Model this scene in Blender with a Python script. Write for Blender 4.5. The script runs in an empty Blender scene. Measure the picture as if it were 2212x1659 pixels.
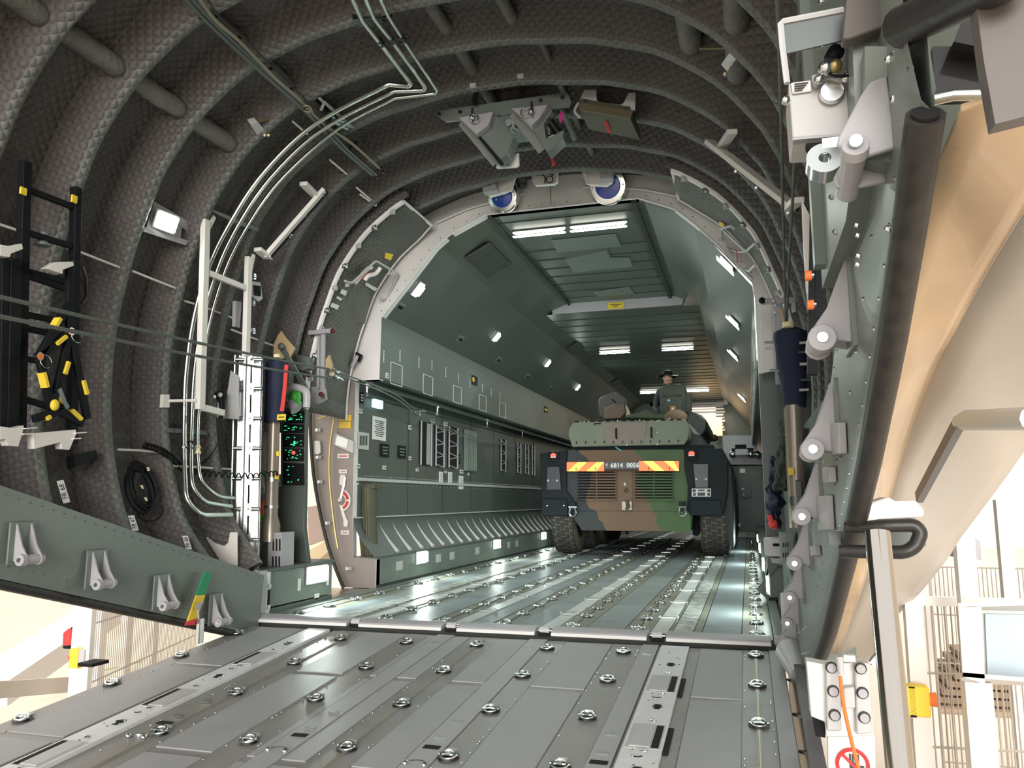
import bpy, math, random
from mathutils import Vector, Matrix, noise
random.seed(7)
D = bpy.data
COL = bpy.context.scene.collection
SC = bpy.context.scene
PI = math.pi
# ---------------------------------------------------------------- camera
FPX, CX, CY = 1720.0, 1106.0, 829.5
def _d(px, py):
    return Vector((px - CX, -(py - CY), -FPX)).normalized()
_y = _d(1618, 1079)
_x = -_d(-4804, 1090)
_x = (_x - _y * _x.dot(_y)).normalized()
_z = _x.cross(_y)
RM = Matrix((_x, _y, _z))            # world = RM @ camera vector
EYE = Vector((0, 0, .93))
cd = D.cameras.new('camera'); cam = D.objects.new('camera', cd); COL.objects.link(cam)
cam.matrix_world = Matrix.Translation(EYE) @ RM.to_4x4()
cd.sensor_width = 36; cd.lens = FPX / 2212 * 36; cd.clip_start = .02; cd.clip_end = 300
SC.camera = cam
# ---------------------------------------------------------------- world, exposure
w = D.worlds.new('hangar_daylight'); SC.world = w; w.use_nodes = True
bg = w.node_tree.nodes['Background']
bg.inputs[0].default_value = (1, .97, .93, 1); bg.inputs[1].default_value = 1.5
sn = D.lights.new('added_sun_from_aft', 'SUN'); sn.energy = 4.0; sn.angle = math.radians(34); sn.color = (1, .97, .93)  # soft sun added from aft to brighten the rib faces; no door stands there
sno = D.objects.new('added_sun_from_aft', sn); COL.objects.link(sno); sno.rotation_euler = Vector((-.22, 1, -.05)).to_track_quat('-Z', 'Y').to_euler()
SC.view_settings.view_transform = 'Standard'; SC.view_settings.look = 'None'
SC.view_settings.gamma = 1; SC.view_settings.exposure = 0; SC.view_settings.use_curve_mapping = False
LAMP = (.86, 1.0, .93)
# ---------------------------------------------------------------- unprojection of survey points
def V(*a): return Vector(a if len(a) > 1 else a[0])
def at(px, py, X=None, Y=None, Z=None):
    r = RM @ _d(px, py)
    if X is not None: t = (X - EYE.x) / r.x
    elif Y is not None: t = (Y - EYE.y) / r.y
    else: t = (Z - EYE.z) / r.z
    return EYE + r * t
CXF, CZF = -1.87, 1.85
_tab = [(-90, 2.3), (-60, 2.3), (-35, 2.36), (-25, 2.42), (-12, 2.41), (0, 2.40), (15, 2.41), (25, 2.44), (35, 2.50), (45, 2.52), (55, 2.50), (65, 2.43), (75, 2.36), (90, 2.33)]
def rad(t):
    d = math.degrees(t)
    while d > 180: d -= 360
    while d <= -180: d += 360
    if d > 90: d = 180 - d
    if d < -90: d = -180 - d
    for (a, ra), (b, rb) in zip(_tab, _tab[1:]):
        if a <= d <= b:
            k = (d - a) / (b - a); k = k * k * (3 - 2 * k) * .4 + k * .6
            return ra + (rb - ra) * k
    return 2.33
def PC(t, off, Y):
    r = rad(t) + off
    return V(CXF + r * math.cos(t), Y, CZF + r * math.sin(t))
def ats(px, py, off=0):
    """where the sight line meets the fuselage lining (offset off from the rib caps)"""
    r = RM @ _d(px, py); t = .5
    while t < 25:
        p = EYE + r * t
        dx, dz = p.x - CXF, p.z - CZF
        if math.hypot(dx, dz) > rad(math.atan2(dz, dx)) + off: break
        t += .01
    return EYE + r * t
RZ0, RZS, RY0 = -.03, .083, 5.7
def rampz(Y): return RZ0 - RZS * (RY0 - Y)
# ---------------------------------------------------------------- materials
def mat(name, col, rough=.5, metal=0, vary=.0, vs=6, bump=0, bs=60, emit=0, quilt=0, col2=None, spec=.5, coat=0):
    m = D.materials.new(name); m.use_nodes = True
    nt = m.node_tree; b = nt.nodes['Principled BSDF']
    c = (*col, 1) if len(col) == 3 else col
    b.inputs['Base Color'].default_value = c
    b.inputs['Roughness'].default_value = rough; b.inputs['Metallic'].default_value = metal
    b.inputs['Specular IOR Level'].default_value = spec
    if coat: b.inputs['Coat Weight'].default_value = coat; b.inputs['Coat Roughness'].default_value = .08
    tc = nt.nodes.new('ShaderNodeTexCoord')
    if emit:
        b.inputs['Emission Color'].default_value = c; b.inputs['Emission Strength'].default_value = emit
    if vary:
        n = nt.nodes.new('ShaderNodeTexNoise'); n.inputs['Scale'].default_value = vs; n.inputs['Detail'].default_value = 6
        nt.links.new(tc.outputs['Object'], n.inputs['Vector'])
        r = nt.nodes.new('ShaderNodeValToRGB')
        r.color_ramp.elements[0].position = .35; r.color_ramp.elements[1].position = .65
        c2 = col2 or tuple(x * (1 - vary) for x in col)
        r.color_ramp.elements[0].color = (*c2[:3], 1); r.color_ramp.elements[1].color = c
        nt.links.new(n.outputs['Fac'], r.inputs['Fac']); nt.links.new(r.outputs['Color'], b.inputs['Base Color'])
        mr = nt.nodes.new('ShaderNodeMapRange'); mr.inputs['To Min'].default_value = max(0, rough - .08); mr.inputs['To Max'].default_value = rough + .08
        nt.links.new(n.outputs['Fac'], mr.inputs['Value']); nt.links.new(mr.outputs['Result'], b.inputs['Roughness'])
    if quilt:
        sx = nt.nodes.new('ShaderNodeSeparateXYZ'); nt.links.new(tc.outputs['UV'], sx.inputs[0])
        def mth(op, a, bb=None):
            k = nt.nodes.new('ShaderNodeMath'); k.operation = op
            for i, x in enumerate((a, bb)):
                if x is None: continue
                if isinstance(x, (int, float)): k.inputs[i].default_value = x
                else: nt.links.new(x, k.inputs[i])
            return k.outputs[0]
        nz = nt.nodes.new('ShaderNodeTexNoise'); nz.inputs['Scale'].default_value = 2.2; nz.inputs['Detail'].default_value = 3
        nt.links.new(tc.outputs['Object'], nz.inputs['Vector'])
        wob = mth('MULTIPLY', mth('SUBTRACT', nz.outputs['Fac'], .5), 1.3)
        s = mth('ADD', mth('ADD', sx.outputs[0], sx.outputs[1]), mth('MULTIPLY', wob, quilt))
        d_ = mth('SUBTRACT', sx.outputs[0], sx.outputs[1])
        a1 = mth('ABSOLUTE', mth('SINE', mth('MULTIPLY', s, PI / quilt)))
        a2 = mth('ABSOLUTE', mth('SINE', mth('MULTIPLY', d_, PI / quilt)))
        h = mth('POWER', mth('MULTIPLY', a1, a2), .75)
        n2 = nt.nodes.new('ShaderNodeTexNoise'); n2.inputs['Scale'].default_value = 14; n2.inputs['Detail'].default_value = 4
        nt.links.new(tc.outputs['Object'], n2.inputs['Vector'])
        h2 = mth('ADD', h, mth('MULTIPLY', n2.outputs['Fac'], 1.0))
        bp = nt.nodes.new('ShaderNodeBump'); bp.inputs['Strength'].default_value = 1; bp.inputs['Distance'].default_value = .0085
        nt.links.new(h2, bp.inputs['Height']); nt.links.new(bp.outputs['Normal'], b.inputs['Normal'])
    elif bump:
        n = nt.nodes.new('ShaderNodeTexNoise'); n.inputs['Scale'].default_value = bs; n.inputs['Detail'].default_value = 4
        nt.links.new(tc.outputs['Object'], n.inputs['Vector'])
        bp = nt.nodes.new('ShaderNodeBump'); bp.inputs['Strength'].default_value = bump; bp.inputs['Distance'].default_value = .01
        nt.links.new(n.outputs['Fac'], bp.inputs['Height']); nt.links.new(bp.outputs['Normal'], b.inputs['Normal'])
    return m
M = dict(
 quiltcap=mat('quilted_rib_cap', (.165, .172, .156), .6, quilt=.07, vary=.25, vs=5),
 quilt=mat('quilted_lining', (.112, .101, .097), .62, quilt=.07, vary=.25, vs=1.5),
 quiltg=mat('quilted_lining_green', (.125, .128, .112), .6, quilt=.07, vary=.2, vs=2),
 wrap=mat('wrapped_padding', (.17, .162, .145), .65, vary=.3, vs=4, bump=1, bs=34),
 hull=mat('grey_green_panel', (.092, .112, .101), .42, vary=.14, vs=1.3, bump=.05, bs=3),
 hullk=mat('grey_green_kick_panel', (.17, .21, .185), .45, vary=.12, vs=3),
 ceil=mat('dark_green_ceiling', (.10, .125, .108), .38, vary=.2, vs=1.1),
 seam=mat('dark_seam', (.03, .035, .03), .7),
 ring=mat('pale_frame_paint', (.80, .78, .76), .42, vary=.1, vs=3),
 beam=mat('grey_green_sill_paint', (.17, .20, .18), .36, vary=.1, vs=2),
 mauve=mat('mauve_grey_paint', (.40, .39, .41), .4, vary=.08, vs=5),
 white=mat('white_paint', (.80, .77, .72), .4, vary=.05, vs=5),
 offw=mat('light_grey_paint', (.50, .50, .50), .4),
 steel=mat('bright_steel', (.62, .66, .66), .22, 1),
 pipe=mat('pipe_steel', (.66, .70, .64), .28, 1),
 alu=mat('anodised_aluminium', (.80, .80, .80), .25, 1),
 dsteel=mat('dark_steel', (.12, .13, .13), .35, 1),
 black=mat('black_coat', (.006, .007, .009), .6, spec=.2),
 rubber=mat('black_rubber', (.022, .021, .020), .42, bump=.2, bs=30),
 rubberm=mat('mottled_rubber_seal', (.035, .031, .028), .5, vary=.5, vs=30),
 void=mat('recess_black', (.004, .004, .004), .9),
 brown=mat('bronze_paint', (.30, .26, .21), .3, .35),
 navy=mat('navy_fabric', (.010, .016, .045), .75, bump=.6, bs=12),
 red=mat('red_ribbon', (.75, .06, .05), .6),
 orange=mat('orange_tape', (.85, .20, .04), .6),
 orangec=mat('orange_cylinder_paint', (.62, .10, .02), .4),
 yellow=mat('yellow_tag', (.85, .62, .05), .6),
 olive=mat('olive_paint', (.085, .08, .045), .55, vary=.15),
 beige=mat('beige_bag_fabric', (.45, .34, .18), .8, bump=.4, bs=20),
 blue=mat('blue_enamel', (.004, .045, .36), .3, coat=.4),
 cream=mat('cream_plastic', (.80, .70, .45), .5),
 plac=mat('placard_white', (.72, .72, .70), .5),
 ink=mat('placard_ink', (.05, .05, .05), .6),
 inkr=mat('placard_red', (.62, .04, .04), .6),
 green=mat('green_paint', (.02, .24, .10), .5),
 lime=mat('lime_plastic', (.06, .45, .05), .4),
 yel=mat('yellow_paint', (.75, .52, .03), .5),
 cableb=mat('beige_cable', (.26, .24, .17), .5),
 brass=mat('brass_strip', (.42, .33, .15), .35, .8),
 rope=mat('grey_green_rope', (.16, .19, .17), .8, bump=.8, bs=180),
 floorp=mat('blue_grey_floor_panel', (.25, .295, .31), .38, vary=.2, vs=2.5, bump=.06, bs=80),
 floort=mat('olive_brown_track', (.25, .255, .20), .38, vary=.35, vs=9),
 floors=mat('light_roller_cover', (.66, .69, .68), .34, vary=.15, vs=6),
 floord=mat('scuffed_roller_cover', (.60, .63, .60), .4, vary=.7, vs=14),
 rampp=mat('grey_antislip_panel', (.36, .362, .37), .45, vary=.1, vs=3, bump=.12, bs=220),
 rampt=mat('grey_brown_track', (.27, .262, .25), .36, vary=.12, vs=5),
 ramps=mat('mid_grey_strip', (.38, .38, .392), .45, vary=.06, vs=6),
 rampl=mat('pale_guide_rail', (.78, .78, .79), .38, vary=.08, vs=9),
 lamp=mat('lamp_glow', (.86, 1, .95), .4, emit=14),
 lampw=mat('lamp_glow_warm', (1, .98, .86), .4, emit=9),
 sign=mat('sign_glow', (.55, .9, .85), .4, emit=1.2),
 led=mat('green_led', (.05, .9, .35), .4, emit=1.0),
 ledr=mat('red_led', (.9, .05, .03), .4, emit=.8),
 jamb=mat('brown_grey_jamb', (.30, .265, .245), .4, vary=.08, vs=3),
 tan=mat('skin_with_tan_reflection', (.78, .57, .36), .28, vary=.25, vs=2.2, coat=.3),  # grey gloss skin, with the hangar's tan reflection put into its colour
 beigef=mat('beige_fairing', (.62, .57, .515), .35, vary=.03),
 peach=mat('peach_epoxy_floor', (.88, .76, .62), .35, vary=.08, vs=.6),
 wallh=mat('hangar_cream', (.9, .82, .70), .7),
 fencew=mat('white_fence_paint', (.85, .82, .78), .4),
 fencem=mat('galvanised_mesh', (.45, .40, .34), .5),
 glass=mat('smoky_glass', (.02, .02, .02), .1),
)
# ---------------------------------------------------------------- mesh builder
class MB:
    def __init__(s): s.v = []; s.f = []; s.m = []; s.uv = {}
    def add(s, vs, fs, m=0):
        o = len(s.v); s.v += [V(p) for p in vs]
        for f in fs: s.f.append([o + i for i in f]); s.m.append(m)
        return o
    def box(s, c, d, m=0, R=None):
        c = V(c); h = V(d) / 2; vs = []
        for i in (-1, 1):
            for j in (-1, 1):
                for k in (-1, 1):
                    q = V(i * h.x, j * h.y, k * h.z); vs.append(c + (R @ q if R else q))
        s.add(vs, [(0, 1, 3, 2), (4, 6, 7, 5), (0, 4, 5, 1), (2, 3, 7, 6), (0, 2, 6, 4), (1, 5, 7, 3)], m); return s
    def bar(s, a, b, w, h, m=0, up=None):
        a, b = V(a), V(b); y = (b - a); L = y.length; y.normalize()
        up = V(up) if up else (V(0, 0, 1) if abs(y.z) < .9 else V(1, 0, 0))
        x = y.cross(up).normalized(); z = x.cross(y)
        return s.box((a + b) / 2, (w, L, h), m, Matrix((x, y, z)).transposed())
    def prism(s, pts, vec, m=0, m2=None):
        n = len(pts); vec = V(vec); P = [V(p) for p in pts]
        nn = V(0, 0, 0)
        for i in range(n): nn += P[i].cross(P[(i + 1) % n])
        if nn.dot(vec) > 0: P.reverse()
        s.add(P + [p + vec for p in P], [list(range(n))], m)
        o = len(s.v) - 2 * n
        s.f.append([o + n + i for i in reversed(range(n))]); s.m.append(m)
        for i in range(n):
            j = (i + 1) % n
            s.f.append([o + j, o + i, o + n + i, o + n + j]); s.m.append(m if m2 is None else m2)
        return s
    def tube(s, pts, r, n=8, m=0, cap=True):
        P = [V(p) for p in pts]; N = len(P); rr = r if isinstance(r, (list, tuple)) else [r] * N
        t0 = (P[1] - P[0]).normalized(); a = V(0, 0, 1) if abs(t0.z) < .9 else V(1, 0, 0)
        u = t0.cross(a).normalized(); vs = []
        for i in range(N):
            t = (P[min(i + 1, N - 1)] - P[max(i - 1, 0)])
            if t.length < 1e-9: t = t0
            t.normalize(); u = (u - t * u.dot(t)).normalized(); w_ = t.cross(u)
            for k in range(n):
                q = 2 * PI * k / n; vs.append(P[i] + (u * math.cos(q) + w_ * math.sin(q)) * rr[i])
        fs = [(i * n + k, i * n + (k + 1) % n, (i + 1) * n + (k + 1) % n, (i + 1) * n + k) for i in range(N - 1) for k in range(n)]
        if cap: fs += [tuple(reversed(range(n))), tuple((N - 1) * n + k for k in range(n))]
        s.add(vs, fs, m); return s
    def cyl(s, a, b, r, r2=None, n=16, m=0): return s.tube([a, b], [r, r if r2 is None else r2], n, m)
    def ball(s, c, r, m=0, n=12, k=8, R=None):
        c = V(c); r = (r, r, r) if isinstance(r, (int, float)) else r; vs = []
        for i in range(k + 1):
            a = PI * i / k
            for j in range(n):
                b = 2 * PI * j / n; q = V(r[0] * math.sin(a) * math.cos(b), r[1] * math.sin(a) * math.sin(b), r[2] * math.cos(a))
                vs.append(c + (R @ q if R else q))
        s.add(vs, [(i * n + j, (i + 1) * n + j, (i + 1) * n + (j + 1) % n, i * n + (j + 1) % n) for i in range(k) for j in range(n)], m); return s
    def torus(s, c, ax, R, r, m=0, a0=0, a1=2 * PI, n=16, k=6, u=None):
        ax = V(ax).normalized(); u = V(u) if u else (ax.cross(V(0, 0, 1)) if abs(ax.z) < .9 else V(1, 0, 0)); u = (u - ax * u.dot(ax)).normalized(); w_ = ax.cross(u)
        return s.tube([V(c) + (u * math.cos(a0 + (a1 - a0) * i / n) + w_ * math.sin(a0 + (a1 - a0) * i / n)) * R for i in range(n + 1)], r, k, m)
    def grid(s, fn, us, vs_, m=0, uvf=None, flip=False):
        nu, nv = len(us), len(vs_); o = s.add([fn(a, b) for a in us for b in vs_], [], m)
        for i in range(nu - 1):
            for j in range(nv - 1):
                f = [o + i * nv + j, o + (i + 1) * nv + j, o + (i + 1) * nv + j + 1, o + i * nv + j + 1]
                s.f.append(f[::-1] if flip else f); s.m.append(m)
        if uvf:
            k = o
            for a in us:
                for b in vs_: s.uv[k] = uvf(a, b); k += 1
        return s
    def annulus(s, c, ax, R0, R1, th, m=0, n=24):
        ax = V(ax).normalized(); u = ax.cross(V(0, 0, 1)).normalized(); w_ = ax.cross(u); c = V(c); vs = []
        for k in range(n):
            d = u * math.cos(2 * PI * k / n) + w_ * math.sin(2 * PI * k / n)
            vs += [c + d * R0, c + d * R1, c + d * R1 + ax * th, c + d * R0 + ax * th]
        s.add(vs, [(k * 4 + j, k * 4 + (j + 1) % 4, ((k + 1) % n) * 4 + (j + 1) % 4, ((k + 1) % n) * 4 + j) for k in range(n) for j in range(4)], m); return s
    def build(s, name, mats, parent=None, bev=0, label=None, cat=None, group=None, kind=None, solid=0, sharp=38, clean=True):
        base = V(0, 0, 0)
        if parent is not None:
            q = parent
            while q is not None: base += q.location; q = q.parent
        me = D.meshes.new(name)
        me.from_pydata([tuple(p - base) for p in s.v], [], s.f)
        for x in (mats if isinstance(mats, (list, tuple)) else [mats]): me.materials.append(M[x] if isinstance(x, str) else x)
        me.polygons.foreach_set('material_index', s.m)
        if s.uv:
            ul = me.uv_layers.new(name='uv')
            for l in me.loops: ul.data[l.index].uv = s.uv.get(l.vertex_index, (0, 0))
        me.polygons.foreach_set('use_smooth', [True] * len(me.polygons))
        me.set_sharp_from_angle(angle=math.radians(sharp)); me.update()
        o = D.objects.new(name, me); COL.objects.link(o)
        if parent is not None: o.parent = parent
        if solid: md = o.modifiers.new('t', 'SOLIDIFY'); md.thickness = solid; md.offset = 0
        if bev: md = o.modifiers.new('b', 'BEVEL'); md.width = bev; md.segments = 2; md.limit_method = 'ANGLE'
        return tag(o, label, cat, group, kind)
def tag(o, label=None, cat=None, group=None, kind=None):
    if label: o['label'] = label
    if cat: o['category'] = cat
    if group: o['group'] = group
    if kind: o['kind'] = kind
    return o
def thing(name, loc, label, cat, group=None):
    o = D.objects.new(name, None); COL.objects.link(o); o.location = V(loc); o.empty_display_size = .1
    return tag(o, label, cat, group)
def copy_tree(o, parent=None):
    c = o.copy(); COL.objects.link(c)
    if parent is not None: c.parent = parent
    for ch in list(o.children): copy_tree(ch, c)
    return c
def spl(P, k=6):
    P = [V(p) for p in P]; out = []
    for i in range(len(P) - 1):
        a, b, c, d = P[max(i - 1, 0)], P[i], P[i + 1], P[min(i + 2, len(P) - 1)]
        for j in range(k):
            t = j / k
            out.append(.5 * ((2 * b) + (c - a) * t + (2 * a - 5 * b + 4 * c - d) * t * t + (3 * b - a - 3 * c + d) * t ** 3))
    return out + [P[-1]]
def fil(P, r=.05, k=4):
    """polyline with rounded corners"""
    P = [V(p) for p in P]; out = [P[0]]
    for i in range(1, len(P) - 1):
        a = (P[i - 1] - P[i]); b = (P[i + 1] - P[i]); q = min(r, a.length * .45, b.length * .45)
        A = P[i] + a.normalized() * q; B = P[i] + b.normalized() * q
        for j in range(k + 1):
            t = j / k; out.append(A * (1 - t) ** 2 + P[i] * 2 * t * (1 - t) + B * t * t)
    return out + [P[-1]]
def text(name, body, loc, xdir, updir, size, mt, parent=None, ext=.001, align='CENTER', bold=0, **kw):
    cu = D.curves.new(name, 'FONT'); cu.body = body; cu.size = size; cu.extrude = ext; cu.align_x = align; cu.align_y = 'CENTER'; cu.offset = bold; cu.resolution_u = 2
    t = D.objects.new(name + '_c', cu); COL.objects.link(t)
    bpy.context.view_layer.update()
    me = D.meshes.new_from_object(t.evaluated_get(bpy.context.evaluated_depsgraph_get()))
    D.objects.remove(t); D.curves.remove(cu)
    x = V(xdir).normalized(); u = V(updir); u = (u - x * u.dot(x)).normalized(); z = x.cross(u)
    me.transform(Matrix((x, u, z)).transposed().to_4x4())
    base = V(0, 0, 0); q = parent
    while q is not None: base += q.location; q = q.parent
    me.transform(Matrix.Translation(V(loc) - base))
    me.materials.clear(); me.materials.append(M[mt])
    o = D.objects.new(name, me); COL.objects.link(o)
    if parent is not None: o.parent = parent
    return tag(o, **kw)
def arealight(parent, p, d, power, sx, sy, col=LAMP, spread=None):
    l = D.lights.new('lamp_light', 'AREA'); l.shape = 'RECTANGLE'; l.size = sx; l.size_y = sy; l.energy = power * .55; l.color = col
    if spread: l.spread = math.radians(spread)
    o = D.objects.new('lamp_light', l); COL.objects.link(o)
    d = V(d).normalized(); o.rotation_euler = d.to_track_quat('-Z', 'Y').to_euler(); o.location = V(p) - parent.location; o.parent = parent
    o.visible_camera = True
    return o
def arange(a, b, n): return [a + (b - a) * i / n for i in range(n + 1)]
R_ = math.radians
# ================================================================ FUSELAGE SHELL
def lerp(T, Y):
    if Y <= T[0][0]: return T[0][1]
    for (a, p), (b, q) in zip(T, T[1:]):
        if Y <= b: return p + (q - p) * (Y - a) / (b - a)
    return T[-1][1]
ZSR = [(.4, 1.98), (.9, 1.66), (1.27, 1.41), (1.49, 1.26), (1.9, 1.04), (2.44, .79), (3.2, .46), (4.15, .12), (5.66, -.16)]
def ztop(Y): return 1.01 - .277 * (Y - 3.24)
def zbot(Y): return ztop(Y) - .46
RIBY = [7.4 - .58 * i for i in range(12)]
DTH0, DTH1 = 124, 178           # raised side doors occupy this arc
def clampang(Y, left):
    """lowest lining angle (degrees) at station Y"""
    if left is None: left = 0
    if Y > 5.66: return -22 if left else -10
    zc = zbot(Y) + .12 if Y > 3.3 and left else (ztop(Y) + .04 if left else lerp(ZSR, Y) + (.45 if Y > 3.9 else 1.15))
    if not left and Y < 1.6: zc = max(zc, 2.1)
    return max(-90 if left else -24, math.degrees(math.asin(max(-.6, min(.6, (zc - CZF) / 2.45)))))
US = 64
def skin(mb, y0, y1, th0, th1, off, m=0, nu=24, ny=3, flip=False):
    mb.grid(lambda a, b: PC(R_(a), off, b), arange(th0, th1, nu), arange(y0, y1, ny), m, lambda a, b: (R_(a) * 2.5, b), flip)
mb = MB()
ys = sorted(RIBY + [7.94])
for y0, y1 in zip(ys, ys[1:]):
    ym = (y0 + y1) / 2
    if y0 > 6.8: skin(mb, y0, y1, -14, 174, .20, nu=50)     # left doorway stays open below the raised door
    else: skin(mb, y0, y1, clampang(ym, 0), 180 - clampang(ym, 1), .20, nu=60)
mb.build('ceiling', 'quilt', kind='structure', solid=.02)
for i, Y in enumerate(RIBY):
    a0, a1 = clampang(Y, 0), 180 - clampang(Y, 1)
    if Y > 7.3: a0, a1 = 57, 123
    if 6.5 < Y < 7: a1 = 186
    mb = MB(); prof = [(-.17, .205), (-.14, .18), (-.062, .035), (-.045, .008), (-.020, -.006), (.012, -.008), (.034, .006), (.040, .03), (.03, .07), (.02, .205)]
    L = [0]
    for p, q in zip(prof, prof[1:]): L.append(L[-1] + math.hypot(q[0] - p[0], q[1] - p[1]))
    nn = 90
    def fn(a, k):
        y, o = prof[k]; wv = .006 * noise.noise(V(a * .35, Y * 3, k * .6)) if 0 < k < 9 else 0
        return PC(R_(a), o + wv, Y + y + wv)
    mb.grid(fn, arange(a0, a1, nn), range(len(prof)), 0, lambda a, k: (R_(a) * 2.4, L[k] + Y))
    for f_ in range(len(mb.f)): mb.m[f_] = 1 if 3 <= f_ % (len(prof) - 1) <= 5 else 0
    mb.build('trim_%d' % (i + 1), ['quilt', 'quiltcap'], kind='structure')
# bay seams: thin stitched cord lines beside each rib
# padded stringers between ribs (each one a wrapped tube)
def stringer(px, py, Yp, y0, y1, off, r, label, ds=1):
    p = at(px, py, Y=Yp); th = math.atan2(p.z - CZF, p.x - CXF)
    k = 0
    for a, b in zip(ys, ys[1:]):
        if a < y0 - .01 or b > y1 + .01: continue
        mb = MB(); pts = []; rr = []
        for j in range(15):
            t = j / 14; y = a + .02 + (b - a - .09) * t
            q = PC(th, off, y) + V(noise.noise(V(y * 9, th, 1)), 0, noise.noise(V(y * 9, th, 5))) * .006
            pts.append(q); rr.append(r * (1 + .10 * noise.noise(V(y * 23, th * 3, 0))) * (1 if .02 < t < .93 else .86))
        mb.tube(pts, rr, 14)
        mb.build('padded_stringer', 'wrap', label='%s, %s' % (label, BAYN.get(round(a, 2), 'aft bay')), cat='pipe', group='padded stringers between the ribs')
BAYN = {}
nm = ['bay next the end frame', 'bay second from the end frame', 'bay third from the end frame', 'fourth bay back', 'fifth bay back', 'sixth bay back', 'seventh bay back', 'eighth bay back', 'bay nearest the photo edge']
for n_, (a, b) in zip(nm, list(zip(ys, ys[1:]))[::-1]): BAYN[round(a, 2)] = n_
stringer(205, 105, 3.75, 2.1, 5.1, .10, .070, 'thick wrapped padded tube, upper left lining')
stringer(945, 60, 4.8, 3.9, 6.3, .12, .050, 'wrapped padded tube left of the hoist')
stringer(1085, 45, 4.8, 3.9, 5.1, .12, .045, 'wrapped padded tube over the hoist')
stringer(1175, 115, 5.4, 5.0, 7.5, .13, .028, 'slim wrapped padded tube over the hoist')
stringer(1490, 60, 4.8, 3.9, 5.1, .10, .075, 'fat wrapped padded tube right of the hoist')
stringer(1610, 130, 4.9, 3.9, 5.1, .10, .075, 'fat wrapped padded tube by the right grey sensor box')
stringer(620, 195, 4.8, 3.3, 5.7, .13, .045, 'wrapped padded tube behind the hose bundle')
# ---------------------------------------------------------------- ramp sills (left and right)
def sill(sx, name):
    mb = MB(); Ys = arange(-.8, 5.66, 24) if sx < 0 else arange(1.18, 5.66, 24)
    def sec(Y):
        if sx > 0:
            z = lerp(ZSR, Y); return [V(.245, Y, z + .50), V(.245, Y, z + .44), V(.245, Y, z + .12), V(.258, Y, z + .02), V(.272, Y, z), V(.274, Y, z + .5), V(.50, Y, z + .5)]
        X = -3.72
        return [V(X, Y, ztop(Y)), V(X - .005, Y, ztop(Y) - .04), V(X - .02, Y, ztop(Y) - .3), V(X - .035, Y, zbot(Y)), V(X - .16, Y, zbot(Y) - .01), V(X - .16, Y, ztop(Y)), V(X - .55, Y, ztop(Y) + .02)]
    S = [sec(Y) for Y in Ys]
    mb.grid(lambda a, b: S[a][b], range(len(Ys)), range(7), 0, flip=(sx > 0))
    for i in range(58):
        Y = 1.2 + i * .077
        for fr, pr in ((.08, 1), (.6, i % 2), (.85, 1)):
            if pr:
                q = sec(Y); p = q[0] + (q[3] - q[0]) * fr
                if sx > 0: p.x = min(p.x, .246) if fr < .8 else p.x - .004
                mb.ball(p, .006, 1, 6, 4)
    s_ = mb.build(name, ['beam', 'steel'], kind='structure')
    sb = MB(); sb.tube([(sec(Y)[3] + V(.02 * sx if sx < 0 else .004, 0, -.025)) for Y in Ys], .028 if sx < 0 else .027, 12)
    sb.build('rubber_seal', 'rubberm', s_)
    return s_
g_ = MB(); g_.box((-4.27, 6.4, .55), (.03, 1.5, 1.25)); g_.build('wall_left_lower', 'hull', kind='structure')
sl = sill(-1, 'wall_ramp_left'); sr = sill(1, 'wall_ramp_right')
# ---------------------------------------------------------------- end frame (pale ring) with the hold's outline cut out
YR = 7.94
HOLE = [(-3.86, 0), (-3.86, .30), (-4.14, .32), (-4.15, .64), (-4.16, 2.25), (-3.87, 2.25), (-3.86, 2.95), (-3.22, 3.70), (-3.05, 3.83), (-2.62, 4.02), (-.97, 4.02), (-.60, 3.86), (-.41, 3.68), (-.15, 3.39), (.12, 3.06), (.14, 2.9), (.14, 2.25), (.14, .3), (.14, 0)]
H2 = [HOLE[0]]
for (x0, z0), (x1, z1) in zip(HOLE, HOLE[1:]):
    k = max(1, int(math.hypot(x1 - x0, z1 - z0) / .12))
    H2 += [(x0 + (x1 - x0) * j / k, z0 + (z1 - z0) * j / k) for j in range(1, k + 1)]
SEAL = [at(x, y, Y=7.94) for x, y in ((745, 1290), (742, 1270), (724, 1225), (706, 1170), (690, 1100), (678, 1030), (672, 960), (670, 900), (672, 862))]
SEAL = [(p.z, p.x) for p in SEAL]
OUT = []
for x, z in H2:
    t = math.atan2(z - CZF, x - CXF); dg = math.degrees(t) % 360
    q = PC(t, .24, 0)
    if x < -3.8 and z < 2.2: OUT.append((lerp(SEAL, z), z))
    else: OUT.append((q.x, q.z))
mb = MB()
inner = H2
n = len(inner)
for d, mm in ((0, 0), (.10, 0)):
    o = mb.add([(x, YR + d, z) for x, z in inner] + [(x, YR + d, z) for x, z in OUT], [], 0)
    for i in range(n - 1):
        f = [o + i, o + i + 1, o + n + i + 1, o + n + i]
        mb.f.append(f if d else f[::-1]); mb.m.append(2 if inner[i][0] < -3.8 and inner[i][1] < 2.2 else 3 if inner[i][0] > .1 and inner[i][1] < 2.2 else 0)
    if d == 0: o0 = o
for i in range(n - 1):
    mb.f.append([o0 + i, o0 + i + 1, o + i + 1, o + i]); mb.m.append(0)
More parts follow.
